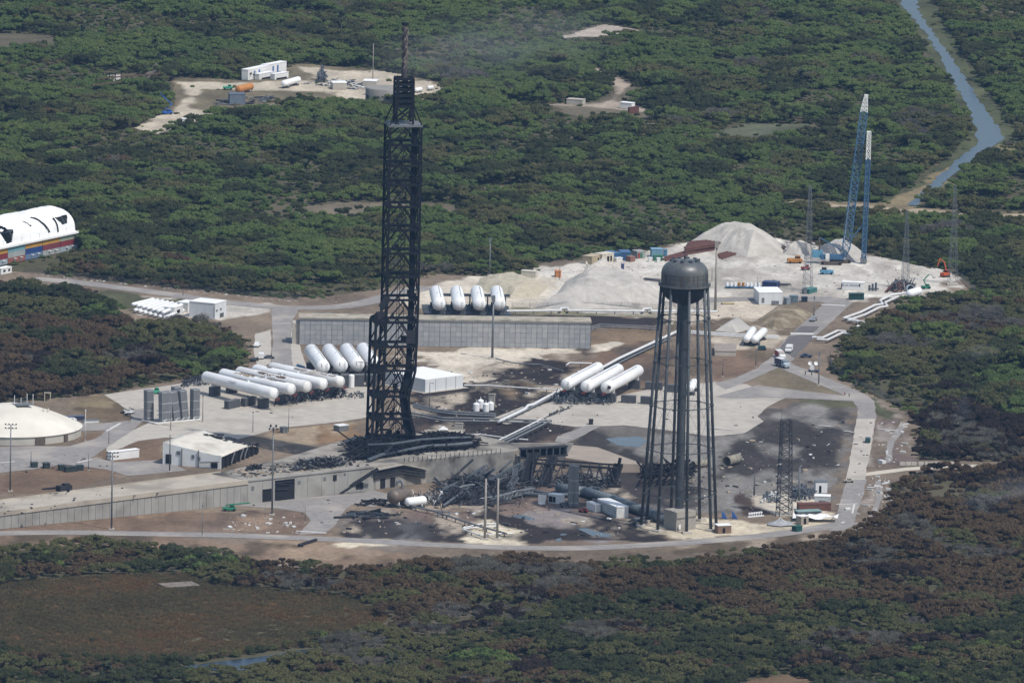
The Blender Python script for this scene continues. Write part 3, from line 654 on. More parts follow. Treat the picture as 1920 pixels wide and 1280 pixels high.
near_ix = np.where(near)[0]; base_lab = {int(i): shrub_label(KN[ki[i]], float(px[i]), float(py[i]), float(rad[i])) for i in near_ix}
ORD = ['first', 'second', 'third', 'fourth', 'fifth', 'sixth', 'seventh', 'eighth', 'ninth', 'tenth', 'eleventh', 'twelfth', 'thirteenth', 'fourteenth', 'fifteenth', 'sixteenth', 'seventeenth', 'eighteenth', 'nineteenth', 'twentieth']
final_lab = {}
for lb in set(base_lab.values()):
    mem = sorted([i for i in base_lab if base_lab[i] == lb], key=lambda i: px[i])
    for r_, i in enumerate(mem): final_lab[i] = lb if len(mem) == 1 else lb+f", {ORD[min(r_, 19)]} from left"
for i in near_ix:
    kd = KN[ki[i]]; v = int(i) % len(PROTO[kd]); r_ = float(rad[i]); h_ = r_*float(hgt[i])
    t = thing(LAB[kd], final_lab[int(i)], 'shrub', (float(X[i]), float(Y[i]), float(zb[i])), 'shrubs: '+LAB[kd].replace('_', ' ')+' near')
    t.rotation_euler = (0, 0, random.uniform(0, 6.28)); t.scale = (r_, r_, h_)
    cr = bpy.data.objects.new('crown', PROTO[kd][v]); col.objects.link(cr); cr.parent = t
    if 'trunk' not in protos_tree: protos_tree['trunk'] = MB().tube((0, -.02, -1.6), (0, 0, 0), .08, 6, .07).tube((0, 0, 0), (.05, .03, .28), .07, 6, .05).tube((.03, .02, .15), (.2, -.08, .4), .04, 5, .025).tube((.03, .02, .2), (-.16, .12, .42), .04, 5, .025).mesh('trunk', bark)
    tr = bpy.data.objects.new('trunk', protos_tree['trunk']); col.objects.link(tr); tr.parent = t
STN = {'green': ('green_scrub', 'dense bright green coastal scrub covering the flat country'), 'dark': ('dark_scrub', 'dense dark green oak scrub between the lighter bushes'), 'olive': ('olive_scrub', 'dull olive scrub thicket around the complex'),
       'brown': ('scorched_scrub', 'heat-browned scrub close to the pad and ring road'), 'burnt': ('burnt_scrub', 'blackened burnt scrub beside the access road'), 'grey': ('bare_brush', 'leafless grey brush scattered through the thicket')}
for k, kd in enumerate(KN):
    s = (ki == k) & ~near; n = int(s.sum())
    pts = np.stack([X[s], Y[s], zb[s]], 1); r_ = rad[s]
    scl = np.stack([r_*np.random.uniform(.85, 1.2, n), r_*np.random.uniform(.85, 1.2, n), r_*hgt[s]], 1)
    rot = np.stack([np.zeros(n), np.zeros(n), np.random.uniform(0, 6.28, n)], 1)
    gn_scatter(STN[kd][0], pts, scl, rot, np.random.randint(0, len(PROTO[kd]), n), PROTO[kd+'_c'], STN[kd][1])
# understory of small bushes so that no bare soil shows between the crowns
n = 56000
ux = np.random.uniform(-520, 520, n*2); uy = np.random.uniform(-640, 1760, n*2); hf = 165+(uy+640)*.085+115
dd = sdf(ux, uy, WSITE); k2 = (np.abs(ux) < hf) & (dd > -1.5+fbm(ux, uy, 15, 8)*3)
for nm, wp in WCLEAR.items(): k2 &= (sdf(ux, uy, wp) > (3 if nm != 'marsh' else 30)) | (np.random.rand(len(ux)) < (.10 if nm in ('canal_bank', 'grass_glade', 'dirt_road') else .03))
for lx in ([(345, 1246), (590, 1214), (590, 1219), (520, 1236), (460, 1256), (405, 1258)], canal, [(-60, 505), (20, 500), (150, 478), (60, 516), (-60, 530)], [(310, 1092), (375, 1090), (378, 1106), (318, 1110)]): k2 &= sdf(ux, uy, wpoly(lx)) > 1.5
ux, uy = ux[k2], uy[k2]; upx, upy = projn(ux, uy)
uk, _ = veg_kind(upx, upy, vnoise(ux/50, uy/90, 4), vnoise(ux/50, uy/90, 5), vnoise(ux/50, uy/90, 6), np.random.rand(len(ux)))
for k, kd in enumerate(KN[:5]):
    s = uk == k; n = int(s.sum())
    if n == 0: continue
    r_ = np.random.uniform(.8, 2.1, n)
    gn_scatter('low_'+STN[kd][0], np.stack([ux[s], uy[s], np.full(n, -.35)], 1), np.stack([r_, r_, r_*np.random.uniform(.7, 1.3, n)], 1), np.stack([np.zeros(n), np.zeros(n), np.random.uniform(0, 6.28, n)], 1),
               np.random.randint(0, 6, n), PROTO[kd+'_c'], 'low bushes filling the gaps of the '+STN[kd][0].replace('_', ' '))
# reeds of the marsh
n = 8000; wp = WCLEAR['marsh']; rx = np.random.uniform(min(a for a, b in wp), max(a for a, b in wp), n); ry = np.random.uniform(min(b for a, b in wp), max(b for a, b in wp), n)
s = sdf(rx, ry, wp) < 3; rx, ry = rx[s], ry[s]; n = len(rx); r_ = np.random.uniform(1.2, 2.4, n)
gn_scatter('marsh_grass', np.stack([rx, ry, np.full(n, -.2)], 1), np.stack([r_, r_, r_*np.random.uniform(.6, 1.1, n)], 1), np.stack([np.zeros(n), np.zeros(n), np.random.uniform(0, 6.28, n)], 1), np.random.randint(0, 4, n), PROTO['reed_c'], 'brown and olive marsh grass in the wet meadow')
# cabbage palms one can tell apart
palm_me = [palm_mesh(k).mesh('fronds', LM['palm']) for k in range(4)]
palm_tr = MB().tube((0, 0, 0), (.02, .01, 1), .035, 7, .028).mesh('trunk', bark)
for k, (a, b, lab) in enumerate([(50, 30, 'cabbage palm standing alone near the top left corner'), (290, 85, 'cabbage palm rising from green scrub above the dirt clearing'), (390, 75, 'cabbage palm behind the white trailers, far thicket'),
        (1010, 175, 'cabbage palm right of the tower mast in the far scrub'), (905, 262, 'cabbage palm in the dark strip right of the tower deck'), (925, 290, 'ragged palm below the dark strip right of the tower'),
        (830, 200, 'palm beside the tower mast at the clearing edge'), (155, 60, 'thin palm in pale scrub, top left'), (575, 318, 'palm in the thicket left of the tower'), (1240, 215, 'palm by the forest road end'),
        (735, 1262, 'cabbage palm at the bottom edge below the smoke'), (200, 1275, 'dark palm in the bottom left corner'), (640, 40, 'palm near the top edge left of the mast'), (1130, 120, 'palm over the forest track bend'), (1500, 150, 'palm in green scrub left of the crane tip')]):
    g0 = P(a, b+22); h = 7.5+2.5*random.random()
    t = thing('cabbage_palm', lab, 'palm', (g0.x, g0.y, -.3)); t.scale = (h, h, h); t.rotation_euler = (0, 0, k*1.3)
    for nm, me in (('crown', palm_me[k % 4]), ('trunk', palm_tr)):
        o = bpy.data.objects.new(nm, me); col.objects.link(o); o.parent = t
# ================================================================== PAD, RAMP, ANNEX, LAUNCH TOWER
PZ = 9.5
char = mat('charred_steel', (.010, .011, .014), .8, (.018, .018, .021), scale=.8, spec=.12)
char2 = mat('scorched_steel', (.020, .022, .027), .75, (.04, .038, .04), scale=.6, spec=.18)
bluesteel = mat('bent_pipe_steel', (.085, .10, .115), .55, (.045, .052, .06), scale=.7, spec=.4)
steelg = mat('galvanised_steel', (.20, .21, .215), .5, (.13, .135, .14), scale=1.2, metal=.2)
cwall = mat('cast_concrete', (.34, .325, .295), .9, (.27, .26, .24), scale=.18, spec=.1, stretch=(1, 1, .35), c3=(.22, .205, .185), scale3=.1)
cdeck = mat('deck_concrete', (.34, .31, .265), .9, (.23, .21, .18), scale=.2, spec=.1, c3=(.085, .078, .07), scale3=.06)
cramp = mat('ramp_concrete', (.44, .39, .32), .9, (.36, .32, .265), scale=.1, spec=.1, c3=(.28, .245, .2), scale3=.05)
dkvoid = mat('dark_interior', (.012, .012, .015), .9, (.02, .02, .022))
whitep = mat('white_paint', (.74, .735, .715), .5, (.66, .655, .635), scale=.15, c3=(.6, .585, .55), scale3=.06)
whitet = mat('white_tank_paint', (.80, .80, .79), .45, (.74, .74, .73), scale=.1, c3=(.7, .69, .67), scale3=.05)
# --- pad platform: thick concrete deck; front face in the direction of the ramp
front = [P(461, 900, PZ), P(552, 889.5, PZ), P(650, 879, PZ), P(700, 873.5, PZ), P(760, 866, PZ), P(830, 858, PZ), P(915, 850, PZ), P(962, 846, PZ)]
back = [P(985, 838, PZ), P(930, 822, PZ), P(880, 812, PZ), P(760, 812, PZ), P(665, 818, PZ), P(600, 838, PZ), P(520, 862, PZ), P(415, 884, PZ), P(398, 888, PZ)]
padpoly = [(p.x, p.y) for p in front+back]
pad = thing('launch_pad', 'grey concrete launch pad deck with blast-scarred rooms under the black tower', 'launch pad', (padpoly[0][0], padpoly[0][1], 0))
MB().prism(padpoly, 0, PZ).build('deck', cdeck, pad)
# facing panels of the front wall, proud of the core, with joints between them
f0, f1 = P(463, 900, PZ), P(700, 873.5, PZ); f0.z = f1.z = 0
fd = (f1-f0); FL = fd.length; fd.normalize(); fn = Vector((fd.y, -fd.x, 0)); fy = math.atan2(fd.y, fd.x)
def fpt(s, z, out=0): return f0+fd*s+fn*out+Vector((0, 0, z))
def fs_at(px_): # distance along the wall at a pixel column
    best = min(range(0, 400), key=lambda k: abs(proj(f0+fd*FL*k/400+Vector((0, 0, 5)))[0]-px_)); return FL*best/400
openings = [(491, 508, 0, 5.2), (514, 551, 0, 8.2)]
edges = [0.0]+[fs_at(c) for c in (491, 508, 514, 551, 575, 602, 626, 651, 675)]+[FL]
for a, b in zip(edges[:-1], edges[1:]):
    px_mid = proj(fpt((a+b)/2, 5))[0]; z0 = 0
    for oa, ob, oz, oh in openings:
        if oa-2 < px_mid < ob+2: z0 = oh
    MB().box(fpt((a+b)/2, (z0+PZ-.35)/2, .28), (b-a-.12, .5, PZ-.35-z0), fy).build('wall_panel', cwall, pad)
    if z0: MB().box(fpt((a+b)/2, z0/2, .04), (b-a-.3, .06, z0), fy).build('door_opening', dkvoid, pad)
MB().box(fpt(FL/2, PZ-.1, .45), (FL, .9, .6), fy).build('parapet', cwall, pad)
for a, zz, w_, h_, mm in ((472, 6.2, 1.4, 1.6, steelg), (559, 6.4, 1.3, 1.4, steelg), (607, 6.7, 1.3, 1.4, steelg), (626, 6.6, 1.8, 2.4, dkvoid), (645, 7.6, 1.0, 1.0, steelg), (669, 2.3, 1.6, 2.6, dkvoid), (676, 2.3, 1.8, 2.8, dkvoid)):
    MB().box(fpt(fs_at(a), zz, .6), (w_, .12, h_), fy).build('wall_vent', mm, pad)
for k, (a, z) in enumerate(((521, 7.2), (532, 6.4), (543, 7.2), (527, 4.5))):   # hanging frames in the big bay
    s_ = fs_at(a); MB().beam(fpt(s_-3, z, .35), fpt(s_+3, z-.3, .35), .35).build('hanging_beam', char2, pad)
# recessed bay with pipes right of the wall
r0 = P(700, 917); r1 = P(760, 909); r2 = P(800, 905)
bay = [P(697, 917), P(770, 905), P(812, 909), P(806, 899), P(770, 893), P(700, 903)]
rd = (r1-r0).normalized(); ry = math.atan2(rd.y, rd.x); rn = Vector((rd.y, -rd.x, 0))
for k in range(6):
    MB().box(r0+rd*(1.6+k*2.6)+rn*.6+Vector((0, 0, 2.0)), (2.5, .3, 4.0), ry).build('bay_panel', (cwall, dkvoid, cwall, dkvoid, cwall, cwall)[k], pad)
for k in range(3):
    MB().poly([r0-rd*1+rn*(1.4)+Vector((0, 0, 4.7+k*1.1)), r0+rd*13+rn*1.4+Vector((0, 0, 5.5+k*1.1)), r0+rd*24+rn*3.6+Vector((0, 0, 3.2+k*1.1))], .38, 8).build('pipe', char2, pad, smooth=True)
MB().add([r0-rd*2+Vector((0, 0, 8.4)), r0+rd*13+Vector((0, 0, 9.4)), r0+rd*13+rn*3+Vector((0, 0, 8.9)), r0-rd*2+rn*3+Vector((0, 0, 8.0))], [(0, 1, 2, 3)]).add([r0+rd*13+Vector((0, 0, 9.4)), r0+rd*26+Vector((0, 0, 6.4)), r0+rd*26+rn*4+Vector((0, 0, 5.6)), r0+rd*13+rn*3+Vector((0, 0, 8.9))], [(0, 1, 2, 3)]).build('canopy', cdeck, pad)
MB().beam(P(635, 923), P(708, 877, PZ+.3), .9, .5).build('stair_stringer', char2, pad)
MB().beam(P(637, 926), P(710, 880, PZ+.3), .3, .9).build('stair_stringer', char2, pad)
# parapet posts of the right wing
for k in range(22):
    p = Vector(P(758+k*8.6, 866-k*.82, PZ)); MB().box(p+Vector((0, 0, .9)), (.25, .25, 1.9)).build('rail_post', char2, pad)
wing0, wing1 = P(800, 861, PZ), P(962, 846, PZ)
MB().box((wing0+wing1)/2-Vector((0, .3, PZ/2)), ((wing1-wing0).length, .5, PZ), yaw2(wing0, wing1)).build('wall_panel', mat('sooty_concrete', (.26, .245, .22), .9, (.17, .16, .145), scale=.25, c3=(.06, .056, .052), scale3=.12), pad)
MB().box(P(965, 888)+Vector((0, 1, 3.6)), (4.0, 2.5, 7.2), R(12)).build('pier', cwall, pad)
# rear retaining wall and pipe bridge head
q0, q1 = P(926, 849), P(1074, 849)
MB().box((q0+q1)/2+Vector((0, 0, 2)), ((q1-q0).length, 1.2, 4.2), yaw2(q0, q1)).build('retaining_wall', cwall, pad)
# --- ramp
ramp0f, ramp1f = P(-60, 997), P(463, 944.5)
rdv = (ramp1f-ramp0f).normalized(); rnv = Vector((-rdv.y, rdv.x, 0)); RL = (ramp1f-ramp0f).length; ryaw = math.atan2(rdv.y, rdv.x)
RW = 19.5
def rz(s): return 6.2+(PZ-6.2)*s/RL
ramp = thing('ramp', 'long pale concrete ramp with grey panelled side wall climbing to the pad', 'ramp', tuple(ramp0f))
c4 = [ramp0f, ramp1f, ramp1f+rnv*RW, ramp0f+rnv*RW]; zz = [rz(0), rz(RL)-.06, rz(RL)-.06, rz(0)]
MB().add([(p.x, p.y, 0) for p in c4]+[(p.x, p.y, z) for p, z in zip(c4, zz)], [(3, 2, 1, 0), (4, 5, 6, 7), (0, 1, 5, 4), (1, 2, 6, 5), (2, 3, 7, 6), (3, 0, 4, 7)]).build('roadway', cramp, ramp)
npan = 40
for k in range(npan):
    s0, s1 = RL*k/npan, RL*(k+1)/npan; zm = rz((s0+s1)/2)-1.5
    c = ramp0f+rdv*(s0+s1)/2-rnv*(.22+.05*random.random())
    MB().box(c+Vector((0, 0, zm/2)), (s1-s0-.13, .4, zm), ryaw).build('panel', cwall, ramp)
a, b = ramp0f-rnv*.35, ramp1f-rnv*.35
MB().beam(a+Vector((0, 0, rz(0)-.6)), b+Vector((0, 0, rz(RL)-.6)), .9, 1.7).build('parapet', cramp, ramp)
a, b = ramp0f+rnv*RW, ramp1f+rnv*RW
MB().beam(a+Vector((0, 0, rz(0)+.1)), b+Vector((0, 0, rz(RL)+.1)), .5, .7).build('kerb', cramp, ramp)
# --- white annex building
A, B = P(305, 870), P(414, 879.5); d1 = (B-A).normalized(); A2 = B
yw = math.atan2(d1.y, d1.x); dpx = Vector((-d1.y, d1.x, 0)); LW = (B-A).length; LD = 42.0; BH = 9.0; BH2 = 5.4
ann = thing('annex_building', 'low white building with bleached flat roof, charred and sagging toward the tower', 'building', tuple(A))
U = Vector((0, 0, 1))
roofm = mat('bleached_roof', (.66, .62, .54), .85, (.52, .48, .41), scale=.12, c3=(.40, .35, .29), scale3=.06)
MB().box((A+B)/2+dpx*.2+U*BH/2*.62, (LW, .5, BH*.62), yw).build('end_wall', whitep, ann)
# end wall is higher at its far end
MB().add([A+U*BH*.61, B+U*BH*.55, B+U*(BH*.56), A+U*BH, A+dpx*.5+U*BH*.61, B+dpx*.5+U*BH*.55, B+dpx*.5+U*BH*.56, A+dpx*.5+U*BH], [(0, 1, 2, 3), (7, 6, 5, 4), (3, 2, 6, 7)]).build('gable_strip', whitep, ann)
nx, ny = 14, 10; vs = []; fs = []
for j in range(ny+1):
    for i in range(nx+1):
        s_, t_ = i/nx, j/ny; p = B*(1-t_)+A*t_+dpx*LD*s_
        z = BH*.57+(BH-BH*.57)*t_+random.uniform(-.12, .12)
        if s_ > .62: z -= (s_-.62)**1.3*9*(1.1-.5*t_)+random.uniform(-.3, .3)
        vs.append((p.x, p.y, max(.6, z)))
for j in range(ny):
    for i in range(nx): fs.append((j*(nx+1)+i, j*(nx+1)+i+1, (j+1)*(nx+1)+i+1, (j+1)*(nx+1)+i))
ro = MB().add(vs, fs).build('roof', roofm, ann, smooth=True)
sol = ro.modifiers.new('thick', 'SOLIDIFY'); sol.thickness = .45; sol.offset = -1
sv = MB()
for k in range(60):
    s_ = random.uniform(.66, 1.0); t_ = random.uniform(0, .75); p = B*(1-t_)+A*t_+dpx*LD*s_; z = BH*.57+(BH*.43)*t_-max(0, s_-.62)**1.3*9*(1.1-.5*t_)+.35
    sv.box((p.x, p.y, max(.8, z)), (random.uniform(1, 4), random.uniform(.6, 3), .12), random.uniform(0, 3), None)
sv.build('charred_sheeting', char2, ann)
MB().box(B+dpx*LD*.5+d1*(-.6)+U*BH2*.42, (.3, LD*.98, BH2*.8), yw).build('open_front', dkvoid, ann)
for k in range(9):
    p = B+dpx*(1+LD*.88*k/8)+d1*.1; MB().box(p+U*BH2*.45, (.45, .45, BH2*.9), yw).build('column', char2, ann)
for k in (2, 4, 5):
    p = B+dpx*(1+LD*.88*k/8)+d1*.2; q = B+dpx*(1+LD*.88*(k+.9)/8)+d1*.2; MB().beam(p+U*.3, q+U*BH2*.9, .4).build('brace', steelg, ann)
for a_, h_, w_, mm in ((316, 2.4, 2.4, dkvoid), (402, 1.4, 2.8, dkvoid), (334, 5.2, 1.4, steelg), (362, 4.2, 1.2, steelg), (373, 3.6, 1.2, steelg)):
    t_ = (a_-305)/109; p = A*(1-t_)+B*t_-dpx*.12; MB().box(p+U*h_, (w_, .3, h_*1.6 if mm is dkvoid else 1.5), yw).build('door' if mm is dkvoid else 'window', mm, ann)
MB().beam(A*.35+B*.65-dpx*.8+U*2.2, A*.03+B*.97-dpx*.8+U*3.0, .4).build('pipe', steelg, ann)
for t_ in (.33, .62): MB().box(A*(1-t_)+B*t_-dpx*.4+U*3.6, (.35, .35, 7.0), yw).build('downpipe', steelg, ann)

# --- launch tower
TB = P(745, 832, PZ); TB.z = PZ
TY = R(10.5); ex = Vector((math.cos(TY), math.sin(TY), 0)); ey = Vector((-math.sin(TY), math.cos(TY), 0)); TA = 6.35
def fit(py): return zup((TB.x, TB.y), py)
top_z = fit(235); lv = [fit(y) for y in (820, 780, 738, 690, 645, 600, 558, 515, 471, 427, 384, 343, 307, 268, 236)]
tower = thing('launch_tower', 'tall blackened lattice launch tower with twisted mast, standing over the wrecked pad', 'tower', (TB.x, TB.y, PZ))
def tp(x, y, z):
    """local tower point; the right legs are buckled between the second and fourth floors, the foot leans left"""
    lean = -(max(0, 60-(z-PZ))/60)*1.3
    if x > 0:
        q = z-PZ; k = max(0, 1-abs(q-19)/12); x = x-k*2.6+max(0, 1-q/9)*1.6
    return Vector((TB.x, TB.y, 0))+ex*(x+lean)+ey*y+Vector((0, 0, z))
def tbeam(nm, a, b, w_, m=char, par=tower, h_=None): return MB().beam(tp(*a), tp(*b), w_, h_).build(nm, m, par)
for sx in (-1, 1):
    for sy in (-1, 1):
        b_ = MB()
        for z0, z1 in zip(lv[:-1], lv[1:]):
            zm = (z0+z1)/2; b_.beam(tp(sx*TA, sy*TA, z0), tp(sx*TA, sy*TA, zm), .9).beam(tp(sx*TA, sy*TA, zm), tp(sx*TA, sy*TA, z1), .9)
        b_.build('column', char, tower)
b_ = MB()
for k, (z0, z1) in enumerate(zip(lv[:-1], lv[1:])):
    fl = MB()                                              # floor ring with walkway plates
    for sy in (-1, 1): fl.beam(tp(-TA, sy*TA, z0), tp(TA, sy*TA, z0), .6, .95)
    for sx in (-1, 1): fl.beam(tp(sx*TA, -TA, z0), tp(sx*TA, TA, z0), .7, 1.1)
    fl.beam(tp(-TA, -TA*.62, z0+1.1), tp(TA, -TA*.62, z0+1.1), .12); fl.beam(tp(-TA, -TA, z0+2.4), tp(TA, -TA, z0+2.4), .22, .3)
    for a, b2 in ((-1, -.72), (.5, 1)): fl.box(tp((a+b2)/2*TA, 0, z0+.3), ((b2-a)*TA, TA*2, .25), TY)
    fl.box(tp(0, TA*.75, z0+.25), (TA*2, TA*.5, .2), TY)
    f_ = fl.build('floor', char, tower)
    # inverted V bracing on front and back, diagonals on the sides
    zt = z1-.6; zb = z0+.6
    for sy in (-1, 1):
        tbeam('brace', (-TA, sy*TA, zb), (.05*TA, sy*TA, zt), .5); tbeam('brace', (TA, sy*TA, zb), (.05*TA, sy*TA, zt), .5)
    for sx in (-1, 1):
        tbeam('brace', (sx*TA, -TA, zb), (sx*TA, 0, zt), .42); tbeam('brace', (sx*TA, TA, zb), (sx*TA, 0, zt), .42)
    # stair flights
    b_.beam(tp(-.25*TA, -.2*TA, z0+.4), tp(.25*TA, -.2*TA, (z0+z1)/2), .9, .3).beam(tp(.25*TA, .1*TA, (z0+z1)/2), tp(-.25*TA, .1*TA, z1), .9, .3)
    # odd equipment
    for q in range(2 if k > 3 else 7):
        x_, y_ = random.uniform(-.9, .95), random.uniform(-.95, .6); p = tp(x_*TA, y_*TA, z0+random.uniform(.5, 4))
        MB().box(p, (random.uniform(.6, 2), random.uniform(.5, 1.5), random.uniform(.5, 2.2)), TY).build('equipment_box', random.choice((char, char, char2)), tower)
b_.build('stair', char, tower)
# lift shaft filling the right rear
sh = MB()
for z0, z1 in zip(lv[:-1], lv[1:]):
    zm = (z0+z1)/2
    for x0, x1 in ((.60, .93),):
        for ya in (.35,):
            sh.add([tp(x0*TA, ya*TA, z0), tp(x1*TA, ya*TA, z0), tp(x1*TA, ya*TA, z1-.1), tp(x0*TA, ya*TA, z1-.1)], [(0, 1, 2, 3)])
        for q in range(5): sh.beam(tp(x0*TA, -.5*TA, z0+(z1-z0)*q/5), tp(x1*TA, -.5*TA, z0+(z1-z0)*(q+1)/5), .16); sh.beam(tp(x0*TA, -.5*TA, z0+(z1-z0)*q/5), tp(x1*TA, -.5*TA, z0+(z1-z0)*q/5), .18)
    for xx in (.62, .74, .9): sh.tube(tp(xx*TA, -.72*TA, z0), tp(xx*TA, -.72*TA, z1), .2, 6)
shaft_top = lv[-3]
sh.v = [v for v in sh.v]; sh.build('lift_shaft', char, tower)
for kk, xx in enumerate((-.25, -.1, .1)):
    MB().tube(tp(xx*TA, -.9*TA, lv[0]), tp(xx*TA, -.9*TA, lv[-3+kk % 2]), .12, 6).build('riser_pipe', char2, tower)
# damaged panels
MB().box(tp(.62*TA, -1.03*TA, fit(627)), (3.6, .2, 5.5), TY).build('loose_panel', char2, tower)
deck = MB().box(tp(0, 0, top_z+.5), (TA*2+.9, TA*2+.9, .8), TY).build('top_deck', mat('deck_plate', (.17, .18, .19), .6, (.11, .115, .125), scale=.3), tower)
# lower annex frame on the left side
LVA = [z for z in lv if z < fit(590)]; zc = fit(582)
AXs = (-TA-4.2, -TA-.2)
for sy in (-1, 1):
    MB().beam(tp(AXs[0]+.4, sy*TA, PZ), tp(AXs[0], sy*TA, zc if sy < 0 else zc-4), 1.0).build('annex_column', char, tower)
for k, z0 in enumerate(LVA):
    z1 = LVA[k+1] if k+1 < len(LVA) else zc-1
    for sy in (-1, 1):
        tbeam('annex_beam', (AXs[0], sy*TA, z0), (-TA, sy*TA, z0), .7, h_=1.5); tbeam('annex_brace', (AXs[0], sy*TA, z0+.5), (-TA, sy*TA, z1-.5), .5)
    tbeam('annex_beam', (AXs[0], -TA, z0), (AXs[0], TA, z0), .7, h_=1.2)
    MB().box(tp(-TA-2, 0, z0+.4), (3.6, TA*2, .2), TY).build('annex_floor', char, tower)
MB().box(tp(-TA-2.1, -TA+.2, fit(592)), (4.2, .5, 5.5), TY).build('torn_panel', char2, tower)
MB().beam(tp(AXs[0]+.5, -TA, fit(590)), tp(-TA+.4, -TA-.3, fit(556)), .9).build('torn_panel', char2, tower)
MB().box(tp(-TA-.9, -TA-.2, fit(562)), (2.6, 1.6, 5), rot=Matrix.Rotation(R(35), 3, 'Y')).build('torn_panel', char2, tower)
MB().beam(tp(AXs[0], -TA, fit(676)), tp(AXs[0]-7, -TA-2, fit(671)), .22).beam(tp(AXs[0]-1.2, -TA, fit(666)), tp(AXs[0]-1.2, -TA, fit(690)), .3).build('service_arm', char, tower)
# dense wreckage between the lower legs
w_ = MB()
for k in range(60):
    z = PZ+random.uniform(0, 30); x_, y_ = random.uniform(-.9, 1), random.uniform(-.9, .9); d = Vector((random.uniform(-1, 1), random.uniform(-.6, .6), random.uniform(-1, 1))).normalized()*random.uniform(1.5, 5)
    c = tp(x_*TA, y_*TA, z); w_.beam(c-d/2, c+d/2, random.uniform(.12, .35))
w_.build('bent_members', char, tower)
for z0, z1, wd in ((lv[0], lv[1], 3.2), (lv[1], lv[2], 3.0), (lv[2], lv[3], 2.4)):
    MB().add([tp(TA*.45, -TA*.8, z0), tp(TA*.95, -TA*.8, z0), tp(TA*.92, -TA*.8, z1), tp(TA*.55, -TA*.8, z1)], [(0, 1, 2, 3)]).build('buckled_plate', char, tower)
# upper house on the deck
UA = 3.35; z0, z1, z2 = top_z+.9, fit(198), fit(147)
for sx in (-1, 1):
    for sy in (-1, 1):
        tbeam('upper_column', (sx*UA, sy*UA, z0), (sx*UA, sy*UA, z2), .9); tbeam('raking_strut', (sx*TA, sy*TA, z0), (sx*UA*1.02, sy*UA*1.02, z1+1), .38)
        tbeam('raking_strut', (sx*TA*.45, sy*TA, z0), (sx*UA, sy*UA, z1-2), .3)
for sy in (-1, 1):
    tbeam('upper_brace', (-UA, sy*UA, z0+1), (UA, sy*UA, z1-.6), .6); tbeam('upper_brace', (UA, sy*UA, z0+1), (-UA, sy*UA, z1-.6), .6)
for sx in (-1, 1):
    tbeam('upper_brace', (sx*UA, -UA, z0+1), (sx*UA, UA, z1-.6), .5)
nr = 5
for k in range(nr+1):
    z = z1+(z2-z1)*k/nr; u = MB()
    for sy in (-1, 1): u.beam(tp(-UA, sy*UA, z), tp(UA, sy*UA, z), .5, 1.1)
    for sx in (-1, 1): u.beam(tp(sx*UA, -UA, z), tp(sx*UA, UA, z), .5, 1.3)
    u.box(tp(0, UA*.5, z), (UA*1.9, UA*.9, .3), TY); u.build('upper_floor', char, tower)
    if k < nr:
        zm = z+(z2-z1)/nr/2; hh = (z2-z1)/nr
        MB().box(tp(0, -UA*.7, zm), (UA*.7, .5, hh), TY).build('damper_plate', char, tower)
        for sx in (-.8, .8): MB().box(tp(sx*UA, -UA, zm), (.4, .4, hh), TY).build('stile', char, tower)
for k in range(4): tbeam('antenna', ((-1, 1, .8, -.5)[k]*UA, -UA, z2), ((-1, 1, .8, -.5)[k]*UA, -UA, z2+2+k*.6), .18)
# mast: slender shaft wound with torn strakes
mz0, mz1 = z2, fit(42); mh = mz1-mz0
mastm = mat('peeling_mast', (.11, .095, .088), .8, (.03, .028, .03), scale=.5, stretch=(1, 1, .4), c3=(.30, .25, .21), scale3=.25)
mast = MB().lathe([(1.15, 0), (1.1, 3), (.75, 4.0), (.72, 8), (.82, mh*.55), (.95, mh*.9), (1.0, mh-1.0)], tp(0, 0, mz0), n=10).build('mast', mastm, tower, smooth=True)
for ph in range(3):
    sv = MB(); pr = None
    for k in range(46):
        t_ = k/45; a_ = ph*2.094+t_*9.5; rr = .95+.25*t_+random.uniform(-.12, .2); p = tp(math.cos(a_)*rr, math.sin(a_)*rr, mz0+4+t_*(mh-6))
        if pr is not None: sv.beam(pr, p, .28, .5)
        pr = p
    sv.build('strake', mat('strake_pale', (.28, .235, .20), .8, (.09, .07, .06), scale=.6), mast)
MB().lathe([(1.35, 0), (1.45, .2), (1.45, 1.1), (.2, 1.2)], tp(0, 0, mz1-1.2), n=10).build('mast_cap', char, tower)

